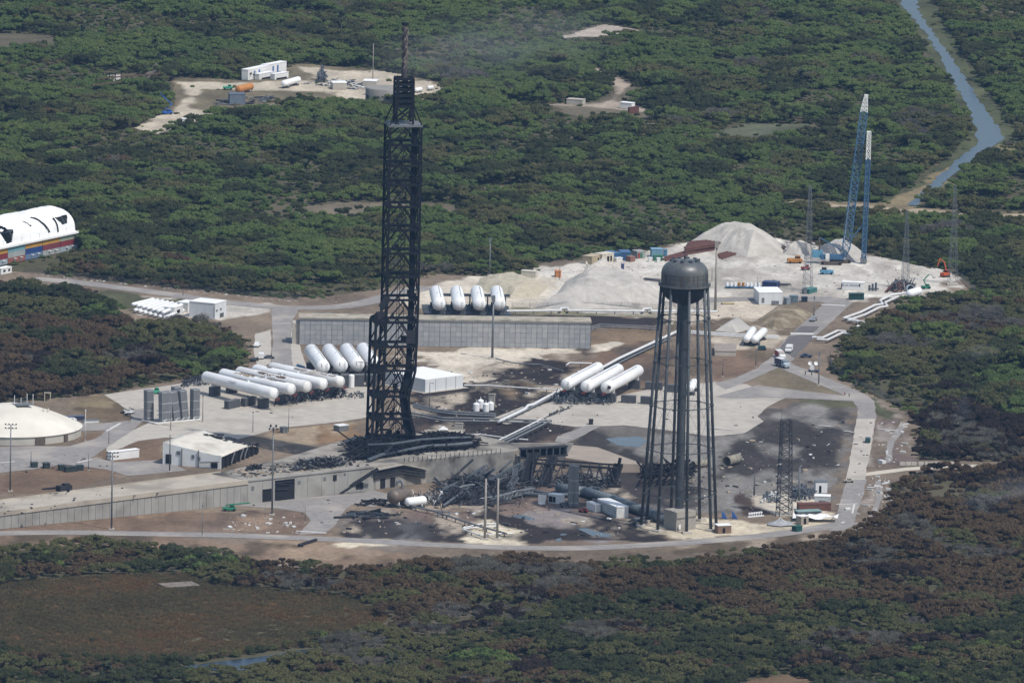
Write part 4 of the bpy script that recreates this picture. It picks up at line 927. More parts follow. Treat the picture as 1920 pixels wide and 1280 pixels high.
# --- black wreckage heap at the tower foot
def tangle(name, label, cat, quad, z0, hmax, n, lens, rads, mats_, flat_=.5, seed=1, core=None, group=None):
    """heap of bent beams, pipes and plates over a pixel quadrilateral; each larger member is a part of its own"""
    rg = random.Random(seed); Q = [P(a, b, z0) for a, b in quad]
    o = thing(name, label, cat, (sum(q.x for q in Q)/4, sum(q.y for q in Q)/4, z0), group)
    small = {m_: MB() for m_ in mats_}
    for k in range(n):
        u, v = rg.random(), rg.random(); p = (Q[0]*(1-u)+Q[1]*u)*(1-v)+(Q[3]*(1-u)+Q[2]*u)*v
        hh = hmax*(1-abs(u-.5)*1.3)*(1-abs(v-.5)*1.0); z = z0+rg.random()**1.4*max(.6, hh); L = rg.uniform(*lens)
        a_ = rg.uniform(0, 6.283); el = rg.uniform(-flat_, flat_); d = Vector((math.cos(a_)*math.cos(el), math.sin(a_)*math.cos(el)*.8, math.sin(el)))*L/2
        lo = min(-d.z, d.z); c = Vector((p.x, p.y, max(z, z0+.2-lo))); r_ = rg.uniform(*rads); m_ = rg.choice(mats_)
        big = L > lens[0]+.72*(lens[1]-lens[0]) and rg.random() < .8
        b_ = MB() if big else small[m_]
        t_ = rg.random()
        if t_ < .45: b_.beam(c-d, c+d, r_*1.5)
        elif t_ < .8: b_.tube(c-d, c+d*.2, r_, 6).tube(c+d*.2, c+d+Vector((0, 0, rg.uniform(-.1, .12)*L)), r_, 6)
        else: b_.box(c, (L*.35, r_*3+L*.12, .15), rot=Matrix.Rotation(a_, 3, 'Z') @ Matrix.Rotation(el, 3, 'Y'))
        if big: b_.build('beam' if t_ < .45 else ('pipe' if t_ < .8 else 'plate'), m_, o)
    for m_, b_ in small.items():
        if b_.v: w2 = b_.build('scrap', m_, o); w2['kind'] = 'stuff'
    if core:
        x0, x1, y0, y1, hc = core
    return o
tangle('wreckage_heap', 'black tangled wreckage heaped around the foot of the launch tower', 'wreckage', [(650, 866), (770, 852), (770, 826), (655, 832)], PZ, 6, 800, (1, 11), (.06, .3), [char, char, char, char2], seed=3, flat_=.45)
tangle('wreckage_heap', 'long black collapsed truss and ducting lying right of the tower foot', 'wreckage', [(760, 852), (890, 838), (880, 818), (765, 824)], PZ, 5.5, 800, (1, 13), (.06, .3), [char, char, char2], flat_=.2, seed=4)
def heapcore(nm, pts, z0, h, m, parent, n=30):
    """rough solid core of a heap: a jagged height field so that it reads as a dense mass of scrap"""
    w2 = wpoly(pts, z0); x0, x1 = min(a for a, b in w2), max(a for a, b in w2); y0, y1 = min(b for a, b in w2), max(b for a, b in w2)
    X_, Y_ = np.meshgrid(np.linspace(x0, x1, n*2), np.linspace(y0, y1, n)); d_ = -sdf(X_, Y_, w2); mx = d_.max()
    Z_ = np.where(d_ > 0, np.clip(d_/(mx*.6), 0, 1)**.7*h*(.5+.45*np.random.rand(*X_.shape)*(.4+1.2*fbm(X_, Y_, 6, 3))), -.3)
    idx = np.arange(n*n*2).reshape(n, n*2); q = np.stack([idx[:-1, :-1], idx[:-1, 1:], idx[1:, 1:], idx[1:, :-1]], -1).reshape(-1, 4); q = q[(d_.ravel()[q] > 0).any(1)]
    b_ = MB(); b_.v = list(zip(X_.ravel().tolist(), Y_.ravel().tolist(), (Z_+z0).ravel().tolist())); b_.f = [tuple(f) for f in q.tolist()]
    return b_.build(nm, m, parent)
hp = [o for o in bpy.data.objects if o.name.startswith('wreckage_heap')]
heapcore('crushed_core', [(652, 860), (690, 862), (740, 856), (772, 850), (772, 832), (730, 826), (680, 828), (655, 838)], PZ, 4.8, char, hp[0])
heapcore('crushed_core', [(765, 850), (820, 846), (880, 840), (886, 826), (850, 821), (800, 822), (765, 826)], PZ, 4.2, char, hp[1])
pb = [P(690, 866, PZ), P(715, 858, PZ), P(760, 851, PZ), P(800, 845, PZ), P(850, 844, PZ), P(885, 842, PZ)]
MB().poly([p+Vector((0, -1, 1+k*.35)) for k, p in enumerate(pb)], .75, 10).build('fallen_duct', bluesteel, hp[1], smooth=True)
pb = [P(690, 834, PZ+5), P(735, 832, PZ+6), P(790, 824, PZ+5), P(840, 821, PZ+4), P(882, 820, PZ+3)]
MB().poly([p for p in pb], .55, 10).build('fallen_duct', bluesteel, hp[0], smooth=True)
MB().beam(P(716, 852, PZ+.5), P(722, 834, PZ+5), .5).beam(P(722, 848, PZ+2), P(742, 830, PZ+6), .45).build('strut', bluesteel, hp[0])
tangle('debris_pile', 'grey-black debris pile on the pad deck between annex and tower', 'debris', [(548, 884), (640, 876), (645, 862), (560, 868)], PZ, 3.6, 520, (.7, 6), (.05, .2), [char, char2, steelg, char2], seed=6)
tangle('debris_pile', 'small black debris pile on the deck in front of the annex opening', 'debris', [(462, 884), (490, 880), (490, 872), (464, 876)], PZ, 1.9, 60, (1, 4), (.08, .25), [char, char2], seed=7)
tangle('debris_pile', 'pale crumbled rubble at the left foot of the black heap', 'debris', [(600, 876), (660, 870), (660, 858), (610, 862)], PZ, 2.0, 150, (.8, 3), (.1, .3), [cdeck, steelg, char2], seed=8)
# burnt vehicle on the ramp
gb = P(120, 921, 7.6); bv = thing('burnt_machine', 'burnt-out dark machine with a collapsed boom on the ramp', 'machine', tuple(gb))
MB().box(gb+Vector((0, 0, 1.3)), (5.5, 3.4, 2.2), ryaw).box(gb+Vector((.8, .5, 2.6)), (2.5, 2.6, 1.0), ryaw).build('body', char2, bv)
MB().beam(gb+Vector((-2.5, -.4, 1.6)), gb+Vector((-8.5, -1, .9)), .6).beam(gb+Vector((-2.6, .5, 1.1)), gb+Vector((-7, 2, .5)), .5).build('boom', char2, bv)
for sx in (-1.7, 1.7):
    for sy in (-1.5, 1.5): MB().tube(gb+Vector((sx, sy-.3, .6)), gb+Vector((sx, sy+.3, .6)), .6, 10).build('wheel', char, bv)
# --- great debris tangle of pipes and beams in front of the pad
rust_grey = mat('rust_grey', (.10, .075, .06), .8, (.06, .05, .045), scale=.8)
tg = tangle('wreckage_heap', 'huge tangle of grey pipes and black beams collapsed in front of the pad', 'wreckage', [(812, 950), (960, 948), (985, 900), (820, 890)], 0, 7, 520, (1, 8), (.05, .22), [char2, bluesteel, char2, char, bluesteel, steelg, rust_grey], seed=11, flat_=.55)
heapcore('crushed_core', [(825, 942), (880, 948), (950, 944), (975, 920), (960, 900), (900, 894), (840, 900)], 0, 4.2, char2, tg)
def pipe2(nm, a, za, b, zb, r_, m, par): MB().tube(P(a[0], a[1], za), P(b[0], b[1], zb), r_, 10).build(nm, m, par, smooth=True)
pipe2('long_pipe', (831, 948), .8, (908, 893), 5, .62, bluesteel, tg)
pipe2('long_pipe', (908, 893), 5, (927, 878), 9, .55, bluesteel, tg)
pipe2('long_pipe', (815, 896), 3.5, (852, 928), 1.2, .45, bluesteel, tg)
pipe2('long_pipe', (858, 924), 1.5, (868, 897), 4, .4, steelg, tg)
pipe2('long_pipe', (892, 900), 3, (902, 878), 7, .38, bluesteel, tg)
pipe2('long_pipe', (924, 918), 2, (937, 903), 5, .5, steelg, tg)
pipe2('long_pipe', (936, 885), 6, (958, 864), 10, .45, bluesteel, tg)
pipe2('long_pipe', (842, 902), 4, (886, 862), 10, .5, char2, tg)
pipe2('long_pipe', (866, 932), 1, (920, 930), 1.2, .3, bluesteel, tg)
MB().poly([P(935, 905, 4)+Vector((0, 0, k*0)) if k == 0 else P(935+6*k, 905-[0, 7, 9, 6, -2][k], 4) for k in range(5)], .5, 8).build('bent_pipe', steelg, tg, smooth=True)
for k in range(34):                                        # sagging cables and bent pipes over the heap
    a_, b_ = random.uniform(815, 985), random.uniform(896, 944); q = [P(a_, b_, random.uniform(1, 8))]; d_ = Vector((random.uniform(-1, 1), random.uniform(-.8, .8), random.uniform(-.4, .3))).normalized(); st_ = random.uniform(1.2, 2.6)
    for j in range(random.randint(3, 6)):
        d_ = (d_+Vector((random.uniform(-.35, .35), random.uniform(-.35, .35), random.uniform(-.3, .2)))).normalized(); n_ = q[-1]+d_*st_; n_.z = max(.3, n_.z); q.append(n_)
    MB().poly(q, random.choice((.1, .15, .3, .42)), 6).build('bent_pipe', random.choice((bluesteel, steelg, char2, rust_grey)), tg, smooth=True)
# steel deck with dark frames, over the trench
sd = thing('steel_gantry', 'dark steel deck frame with open bays bridging the flame trench', 'gantry', tuple(P(1000, 878)))
g0, g1 = P(914, 862, 6), P(965, 853, 7); MB().beam(g0, g1, .5, 2.2).build('girder', bluesteel, sd)
for k in range(9): MB().box(g0*(1-k/8)+g1*k/8+Vector((0, -.1, 1.7)), (.3, .3, 1.6)).build('post', bluesteel, sd)
g0, g1 = P(975, 858, 7), P(1062, 852, 7)
for zz_ in (0, 3.6): MB().beam(g0+Vector((0, 0, zz_)), g1+Vector((0, 0, zz_)), 3, .5).build('girder', char2, sd)
MB().beam(g0+Vector((0, 1.5, 1.8)), g1+Vector((0, 1.5, 1.8)), .2, 3.4).build('back_plate', char, sd)
for k in range(8): MB().box(g0*(1-k/7)+g1*k/7+Vector((0, -1.45, 1.8)), (.5, .4, 3.6)).build('frame_post', bluesteel, sd)
# --- fallen strongback truss
fb = thing('fallen_truss', 'fallen black truss lying on its side between pad and water tower', 'truss', tuple(P(1060, 908)))
A0, A1 = P(1000, 868, 7), P(1158, 878, 7.5); B0, B1 = P(985, 909, .5), P(1165, 911, .5)
for a_, b_, nm in ((A0, A1, 'top_chord'), (B0, B1, 'bottom_chord')): MB().beam(a_, b_, .8, .8).beam(a_+Vector((0, 6, .6)), b_+Vector((0, 6, .4)), .6).build(nm, char2, fb)
nb = 9
for k in range(nb):
    a_ = A0*(1-k/nb)+A1*k/nb; b_ = B0*(1-(k+.5)/nb)+B1*(k+.5)/nb; c_ = A0*(1-(k+1)/nb)+A1*(k+1)/nb
    MB().beam(a_, b_, .42).build('web', char2, fb); MB().beam(b_, c_, .42).build('web', char2, fb)
    MB().beam(a_, a_+Vector((0, 6, .6)), .3).beam(a_+Vector((0, 6, .6)), b_+Vector((0, 5, 0)), .35).build('web', char2, fb)
for (a_, b_, wd) in (((985, 904), (1000, 850), 4.6), ((1018, 908), (1036, 858), 4.2), ((1148, 905), (1160, 870), 3.6)):
    p, q = P(a_[0], a_[1], .5), P(b_[0], b_[1], 8.5 if b_[1] < 865 else 7.5); MB().beam(p, q, wd, 1.6).build('slab_frame', char, fb)
    for s_ in (-.4, .4): MB().beam(p+Vector((s_*wd, -1.2, 0)), q+Vector((s_*wd, -1.2, .4)), .5).build('slab_rib', char2, fb)
pe = P(1160, 872, 8); MB().tube(pe, pe+Vector((.6, .2, 3)), .7, 8).build('lug', char, fb)
tangle('debris_pile', 'scattered pipes and plates under the fallen black truss', 'debris', [(975, 916), (1150, 914), (1150, 898), (985, 892)], 0, 3.5, 230, (1.5, 7), (.1, .35), [char2, bluesteel, char, steelg], seed=14)
fb2 = tangle('fallen_truss', 'short black truss section lying behind the water tower legs', 'truss', [(1200, 898), (1300, 892), (1300, 882), (1205, 882)], 0, 5.5, 110, (3, 9), (.2, .45), [char, char, char2], seed=15, flat_=.9)
for k in range(8):
    a_, b_, c_ = P(1202+12*k, 897-.6*k, .4), P(1206+12*k, 889-.6*k, 5.6), P(1214+12*k, 896-.6*k, .4)
    MB().beam(a_, b_, .5).beam(b_, c_, .5).build('web', char, fb2)
MB().beam(P(1204, 889, 5.6), P(1296, 884, 5.4), .7).build('chord', char, fb2)
# tan pipe sections
tanp = mat('tan_pipe', (.30, .275, .215), .7, (.16, .14, .11), scale=.5)
for (a_, b_, lab, r_) in (((1362, 874), (1384, 868), 'open-ended tan pipe section lying alone on the burnt field', 2.0), ((1300, 878), (1328, 874), 'tan pipe section half hidden behind the water tower legs', 1.5)):
    p, q = P(*a_), P(*b_); p.z = q.z = r_; o = thing('pipe_section', lab, 'pipe', (p.x, p.y, 0))
    sh_ = MB().tube(p, q, r_, 18, cap=False).build('shell', tanp, o, smooth=True); md = sh_.modifiers.new('t', 'SOLIDIFY'); md.thickness = .12
    MB().tube(p-(q-p).normalized()*.1, p+(q-p).normalized()*.3, r_*1.05, 18, cap=False).build('rim', tanp, o)
# concrete wing apron right of the trench
wa = thing('wing_apron', 'tan sloping concrete wing apron with grey side wall behind the fallen truss', 'ramp', tuple(P(1100, 890)))
wpts = [P(1060, 858, 4.5), P(1074, 834, 4.5), P(1120, 838, 4), P(1192, 864, 3.5), P(1203, 870, 3.3), P(1130, 868, 3.9)]
n = len(wpts); MB().add([(p.x, p.y, 0) for p in wpts]+[tuple(p) for p in wpts], [tuple(range(n, 2*n))[::-1]]+[((k+1) % n, k, n+k, n+(k+1) % n) for k in range(n)]).build('slab', mat('apron_tan', (.33, .275, .22), .9, (.27, .225, .18), scale=.15), wa)
a_, b_ = P(1040, 868), P(1203, 884); MB().box((a_+b_)/2+Vector((0, 0, 1.7)), ((b_-a_).length, .5, 3.3), yaw2(a_, b_)).build('side_wall', cwall, wa)
# ================================================================== WATER TOWER
wt = P(1272.5, 986); WR = 72/SC(wt)
wsteel = mat('weathered_tank_steel', (.105, .11, .105), .42, (.06, .064, .068), scale=.3, stretch=(1, 1, .35), spec=.6, c3=(.16, .155, .13), scale3=.09)
wleg = mat('weathered_leg_steel', (.075, .085, .09), .6, (.035, .04, .048), scale=.25, stretch=(1, 1, .3), spec=.35)
wtow = thing('water_tower', 'tall dark grey water tower on eight raking legs with central riser', 'water tower', tuple(wt))
zr = zup(wt, 531); zt = zup(wt, 486); R0 = 44/SC(wt); RT = 46.5/SC(wt)
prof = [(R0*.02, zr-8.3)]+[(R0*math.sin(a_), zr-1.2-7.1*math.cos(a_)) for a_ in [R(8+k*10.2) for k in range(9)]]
bowl = MB().lathe(prof, (wt.x, wt.y, 0), n=40).build('bowl', mat('shade_dark_bowl', (.02, .022, .026), .7, (.03, .032, .035), scale=.3), wtow, smooth=True)  # underside shade is put into the bowl's colour, darker than the tank steel
hd = zt-zr
dome = [(R0, zr-1.0), (R0, zr+hd*.42)]+[(R0*(.04+.96*math.cos(a_)**.72), zr+hd*.42+hd*.58*math.sin(a_)) for a_ in [R(k*9) for k in range(1, 11)]]
MB().lathe(dome, (wt.x, wt.y, 0), n=40).build('dome', wsteel, wtow, smooth=True)
MB().lathe([(R0, zr-.9), (RT+.5, zr-.9), (RT+.5, zr-.35), (R0, zr-.35)], (wt.x, wt.y, 0), n=40).build('balcony', wsteel, wtow)
seam = mat('weld_seam', (.055, .058, .06), .5)
for f_ in (.1, .26, .42): MB().lathe([(R0*1.001, zr+hd*f_-.06), (R0*1.006, zr+hd*f_), (R0*1.001, zr+hd*f_+.06)], (wt.x, wt.y, 0), n=40).build('plate_seam', seam, wtow)
for k in range(14):
    a_ = k*2*math.pi/14+.2; p = Vector((wt.x+R0*1.003*math.cos(a_), wt.y+R0*1.003*math.sin(a_), 0)); MB().box(p+Vector((0, 0, zr+hd*.2)), (.05, .09, hd*.44), a_).build('plate_seam', seam, wtow)
for k in range(11):
    a_ = random.uniform(-2.9, -.2); L_ = random.uniform(1.5, 5); p = Vector((wt.x+R0*1.004*math.cos(a_), wt.y+R0*1.004*math.sin(a_), zr+hd*.42-L_/2)); MB().box(p, (.04, random.uniform(.12, .5), L_), a_).build('rust_streak', mat('rust_streak', (.085, .07, .055), .8), wtow)
rl = MB(); n = 32
for k in range(n):
    a_, b_ = 2*math.pi*k/n, 2*math.pi*(k+1)/n; p, q = Vector((wt.x+(RT+.4)*math.cos(a_), wt.y+(RT+.4)*math.sin(a_), zr-.4)), Vector((wt.x+(RT+.4)*math.cos(b_), wt.y+(RT+.4)*math.sin(b_), zr-.4))
    rl.beam(p, p+Vector((0, 0, 1.1)), .09)
    for h_ in (.55, 1.1): rl.beam(p+Vector((0, 0, h_)), q+Vector((0, 0, h_)), .07)
rl.build('railing', wleg, wtow)
for k in range(10):
    a_ = 2*math.pi*k/10+.1; rr = R0*.56; p = Vector((wt.x+rr*math.cos(a_), wt.y+rr*math.sin(a_), zt-1.15)); MB().tube(p, p+Vector((0, 0, 1.3)), .75, 10).build('vent_hatch', wleg, wtow)
MB().tube((wt.x, wt.y, zt-.2), (wt.x, wt.y, zt+1.6), .5, 8).tube((wt.x+.3, wt.y, zt), (wt.x+.3, wt.y, zt+3), .1, 6).build('finial', wleg, wtow)
for k in range(3): MB().tube((wt.x+RT+.9, wt.y-1+k, zr+1), (wt.x+RT+.9, wt.y-1+k, zr+(4, 6, 3)[k]), .08, 6).build('antenna', wleg, wtow)
ldr = MB(); lx, ly = wt.x+1.9, wt.y-.9
for sx in (-.25, .25): ldr.tube((lx+sx, ly, 6), (lx+sx, ly, zr-8), .06, 5)
for k in range(int((zr-14)/1.2)): ldr.beam((lx-.25, ly, 6+k*1.2), (lx+.25, ly, 6+k*1.2), .06)
ldr.build('ladder', wleg, wtow)
riser = MB().lathe([(1.65, 4), (1.65, zr-16), (2.2, zr-13), (2.2, zr-6)], (wt.x, wt.y, 0), n=20).build('riser', wleg, wtow, smooth=True)
th0 = math.atan2(-13.5, -70.4)
legs = []
for k in range(8):
    a_ = th0+k*math.pi/4; foot = Vector((wt.x+WR*math.cos(a_), wt.y+WR*math.sin(a_), 0)); topp = Vector((wt.x+R0*1.0*math.cos(a_), wt.y+R0*1.0*math.sin(a_), zr-.2)); legs.append((foot, topp))
    lg = MB().tube(foot, topp, .62, 12, .55).build('leg', wleg, wtow, smooth=True)
    fl_ = MB()
    for s_ in (.14, .32, .5, .68, .86): p = foot.lerp(topp, s_); d_ = (topp-foot).normalized(); fl_.tube(p-d_*.35, p+d_*.35, .78, 12)
    fl_.build('flange', wleg, lg)
    MB().box(foot+Vector((0, 0, .35)), (3.4, 3.4, .8), a_).build('footing', concp, wtow)
for s_ in (.14, .32, .5, .68, .86):
    for k in range(8):
        p, q = legs[k][0].lerp(legs[k][1], s_), legs[(k+1) % 8][0].lerp(legs[(k+1) % 8][1], s_); MB().beam(p, q, .24, .3).build('strut', wleg, wtow)
ss = [0.02, .14, .32, .5, .68, .86, .985]
for s0, s1 in zip(ss[:-1], ss[1:]):
    for k in range(8):
        a_, b_ = legs[k], legs[(k+1) % 8]; rb = MB(); rb.tube(a_[0].lerp(a_[1], s0), b_[0].lerp(b_[1], s1), .045, 5, cap=False).tube(b_[0].lerp(b_[1], s0), a_[0].lerp(a_[1], s1), .045, 5, cap=False); rb.build('tie_rod', wleg, wtow)
MB().box((wt.x+.3, wt.y-3.5, 3.6), (9.0, 9.0, 7.2), R(32)).build('valve_house', mat('valve_house_concrete', (.36, .33, .285), .9, (.29, .265, .23), scale=.3), wtow)
vd = Vector((wt.x+.2, wt.y-9.9, 1.6)); MB().box(vd, (.9, .15, 1.8), R(32)).build('valve_house_door', whitep, wtow)
# big main pipe into the valve house
bigp = mat('main_pipe_steel', (.155, .175, .185), .5, (.10, .115, .125), scale=.4, spec=.35)
o = thing('main_pipe', 'thick blue-grey water main running from the pad to the water tower', 'pipe', tuple(P(1150, 935)))
pts = [P(1046, 914, 2), P(1095, 921, 2), P(1150, 936, 2), P(1205, 957, 2), P(1250, 974, 2)]
for a_, b_ in zip(pts[:-1], pts[1:]):
    MB().tube(a_, b_, 1.95, 20).build('pipe_run', bigp, o, smooth=True); MB().tube(b_-(b_-a_).normalized()*.3, b_+(b_-a_).normalized()*.3, 2.12, 20).build('flange', bigp, o, smooth=True)
    MB().box(((a_+b_)/2).xy.to_3d()+Vector((0, 0, .4)), (3, 4, .8), yaw2(a_, b_)).build('pipe_cradle', concp, o)
for (pp, r_, lab) in (([(975, 925), (1040, 929), (1090, 925), (1130, 928)], .8, 'grey pipe running level in front of the fallen truss'), ([(985, 917), (1030, 926), (1075, 926)], .6, 'bent grey pipe merging with the main beside the ribbed stack'), ([(1096, 920), (1110, 914), (1125, 916)], .8, 'short curved grey pipe arching off the water main')):
    q = [P(a_, b_, 1.2) for a_, b_ in pp]; t_ = thing('pipe', lab, 'pipe', tuple(q[0])); MB().poly(q, r_, 10).build('pipe_run', bluesteel, t_, smooth=True)

# ================================================================== PRESSURE TANKS
redv = mat('red_valve_paint', (.20, .04, .035), .6, (.12, .03, .03))
darkb = mat('dark_block', (.085, .088, .095), .85, (.065, .068, .074), scale=.5)
scorch = mat('scorched_tank_paint', (.76, .75, .73), .5, (.62, .60, .57), scale=.2, c3=(.40, .35, .30), scale3=.07, stretch=(1, 1, 1))
def htank(lab, a, b, z, r, group, m=whitet, bands=2, sad=(.14, .84), fit_red=0, dome=.5, block=None):
    A_, B_ = P(a[0], a[1], z), P(b[0], b[1], z); d = (B_-A_).normalized(); t_ = thing('horizontal_tank', lab, 'tank', (A_.x, A_.y, 0), group)
    MB().capsule(A_-d*r*.2, B_+d*r*.2, r, 28, dome).build('shell', m, t_, smooth=True)
    for k in range(bands): p = A_.lerp(B_, (k+1)/(bands+1)); MB().tube(p-d*.12, p+d*.12, r*1.008, 28).build('band', m, t_, smooth=True)
    yw_ = math.atan2(d.y, d.x)
    if r > 2.2:
        sd_ = Vector((-d.y, d.x, 0)); a_, b_ = A_.lerp(B_, .12)+sd_*r*.35+Vector((0, 0, r*.98)), A_.lerp(B_, .9)+sd_*r*.35+Vector((0, 0, r*.98)); MB().tube(a_, b_, .11, 6).build('top_pipe', steelg, t_)
        p = A_.lerp(B_, .62); MB().tube(p+Vector((0, 0, r*.95)), p+Vector((0, 0, r+.55)), .45, 10).build('manway', m, t_)
        e_ = B_+d*r*.28; ld = MB()
        for sx in (-.25, .25): ld.tube(e_+sd_*(r*.5+sx)+Vector((0, 0, -r*.9)), e_+sd_*(r*.5+sx)+Vector((0, 0, r*.7)), .05, 5)
        for q_ in range(7): ld.tube(e_+sd_*(r*.5-.25)+Vector((0, 0, -r*.8+q_*r*.23)), e_+sd_*(r*.5+.25)+Vector((0, 0, -r*.8+q_*r*.23)), .04, 4)
        ld.build('ladder', steelg, t_)
    for s_ in sad:
        p = A_.lerp(B_, s_); MB().box((p.x, p.y, (z-r*.8)*.92), (.5, r*1.5, (z-r*.8)*.35+1.0), yw_).build('saddle', whitep, t_)
        MB().box((p.x, p.y, (z-r)*.42), (2.2, r*1.9, (z-r)*.84), yw_).build('plinth', darkb, t_)
    if fit_red:
        p = B_+d*(r*.9); MB().tube((p.x, p.y, z-r*.75), (p.x+.8, p.y, z-r*.75), .42, 10).box((p.x-.3, p.y, z-r*.95), (1.5, .8, .5), yw_+1.57).build('red_valve', redv, t_)
    return t_
G = 'long white horizontal tanks on the west apron'
T5a = [(385, 706), (416.5, 701), (447.5, 697), (478, 693), (509, 689)]; T5b = [(515, 738), (548, 730), (578, 725), (608, 720), (640, 716)]
labs = ['front long white tank in the row of five, nearest the ribbed stacks', 'second long white tank from the front of the row of five, brown streak on top', 'middle long white tank of the row of five, paint peeled brown along its flank',
        'fourth long white tank from the front of the row of five, rust marks on top', 'rearmost long white tank of the row of five, smoke-stained near its right end']
for k in range(5):
    t_ = htank(labs[k], T5a[k], T5b[k], 7.2, 2.45, G, m=(whitet, whitet, scorch, whitet, scorch)[k], bands=3, fit_red=1)
def patch(tnk, a, b, z, r, u0, u1, ang0, ang1, m, nm='peeled_patch', seed=0):
    """ragged burnt strip lying just off the shell of a horizontal tank"""
    rg = random.Random(seed); A_, B_ = P(a[0], a[1], z), P(b[0], b[1], z); d = (B_-A_).normalized(); s_ = Vector((0, 0, 1)); u_ = d.cross(s_).normalized(); vs = []; fs = []; n = 26
    for k in range(n+1):
        u = u0+(u1-u0)*k/n; e = abs(math.sin(math.pi*k/n))**.5
        for j, an in enumerate((ang0+rg.uniform(-.12, .12), (ang0+ang1)/2, ang1+rg.uniform(-.25, .1))):
            am = (ang0+ang1)/2; an = am+(an-am)*e; p = A_.lerp(B_, u)+(u_*math.sin(an)+s_*math.cos(an))*(r*1.012); vs.append(p)
        if k: fs += [((k-1)*3+j, (k-1)*3+j+1, k*3+j+1, k*3+j) for j in (0, 1)]
    MB().add(vs, fs).build(nm, m, tnk)
peel = mat('peeled_rust', (.14, .085, .05), .9, (.07, .05, .04), scale=.8); peel2 = mat('insulation_tan', (.36, .27, .17), .9, (.22, .17, .11), scale=.9)
tk = [o for o in bpy.data.objects if o.name.startswith('horizontal_tank')]
patch(tk[0], T5a[0], T5b[0], 7.2, 2.45, .40, .62, -.4, .25, peel2, seed=1); patch(tk[1], T5a[1], T5b[1], 7.2, 2.45, .25, .92, -.25, .45, peel, seed=2); patch(tk[1], T5a[1], T5b[1], 7.2, 2.45, .2, .5, .3, .8, peel2, seed=5)
patch(tk[2], T5a[2], T5b[2], 7.2, 2.45, .30, .72, .1, 1.05, peel, seed=3); patch(tk[3], T5a[3], T5b[3], 7.2, 2.45, .18, .26, -.1, .5, peel, seed=4); patch(tk[4], T5a[4], T5b[4], 7.2, 2.45, .35, .55, .2, .9, mat('soot', (.16, .13, .11), .9, (.3, .27, .24), scale=.4), seed=6)
patch(tk[4], T5a[4], T5b[4], 7.2, 2.45, .72, .95, -.1, .9, mat('soot', (.2, .17, .15), .9), seed=7)
G = 'grey concrete blocks beside the long white tanks'
for (a_, b_, lab) in ((424, 768, 'dark grey block standing in front of the row of five tanks, left one'), (455, 763, 'dark grey block in front of the row of five tanks, next to the pipe skid')):
    p, q = P(a_, b_), P(a_+22, b_-5); t_ = thing('concrete_block', lab, 'block', tuple(p), G)
    MB().box((p+q)/2+Vector((0, 1.1, 1.7)), ((q-p).length, 2.2, 3.4), yaw2(p, q)).build('block', darkb, t_); MB().box((p+q)/2+Vector((0, 1.1, 3.45)), ((q-p).length*.98, 2.1, .12), yaw2(p, q)).build('cap', mat('block_cap', (.16, .16, .165), .85), t_)
skd = mat('skid_steel', (.10, .12, .14), .6, (.05, .058, .07), scale=.9, spec=.3)
tangle('pipe_skid', 'scorched dark pipe skid along the right ends of the five long tanks', 'pipework', [(512, 764), (650, 745), (645, 730), (520, 742)], 0, 5.2, 460, (.8, 4.5), (.07, .28), [char2, char2, skd, char], seed=21, flat_=1.2)
tangle('pipe_skid', 'small pipework cluster on the apron near the tower', 'pipework', [(650, 750), (682, 747), (682, 738), (655, 740)], 0, 2.5, 70, (.5, 2), (.06, .2), [char2, skd], seed=22, flat_=1.2)
tangle('pipe_skid', 'dark valve racks behind the front long tank and the ribbed stacks', 'pipework', [(338, 728), (400, 722), (392, 706), (345, 714)], 0, 3.6, 190, (.8, 3.5), (.07, .25), [skd, char2], seed=23, flat_=1.2)
# four stubby white tanks by the tower
G = 'four stubby white tanks behind the launch tower'
for k, (a_, b_, lab) in enumerate((((583, 657), (606, 688), 'stubby white tank at the left of the four by the tower'), ((616, 656), (640, 686), 'second stubby white tank of the four by the tower'), ((649, 655), (671, 684), 'third stubby white tank, half hidden by the tower frame'), ((680, 654), (702, 683), 'stubby white tank seen through the lower tower frame'))):
    t_ = htank(lab, a_, b_, 8.4, 3.0, G, bands=1, sad=(.2, .8), dome=.55)
    p = P(b_[0], b_[1], 8.4); MB().beam(p+Vector((-.6, -2.0, .2)), p+Vector((-.6, -2.0, 1.8)), .25).build('fitting', redv if k == 0 else skd, t_)
for k in range(5):
    p = P(600+k*24, 725); t_ = thing('support_block', ('dark grey support block under the left stubby tank', 'dark grey support block between the first two stubby tanks', 'dark grey block behind the upright white cylinder', 'dark grey block right of the upright white cylinder', 'dark block under the stubby tanks inside the tower frame')[k], 'block', tuple(p), 'dark blocks below the stubby tanks')
    MB().box(p+Vector((0, 1.5, 2.5)), (4.4, 3, 5.0), R(6)).build('block', darkb, t_); MB().box(p+Vector((0, 1.5, 5.08)), (4.5, 3.1, .15), R(6)).build('cap', steelg, t_)
p = P(659, 728); t_ = thing('upright_cylinder', 'slim upright white cylinder beside the tower frame', 'tank', tuple(p)); MB().lathe([(.1, .3), (1.2, .5), (1.2, 5.6), (.8, 6.0), (.1, 6.2)], tuple(p), n=16).build('shell', whitet, t_, smooth=True); MB().box(p+Vector((0, 0, .2)), (2.8, 2.8, .4)).build('plinth', concp, t_)
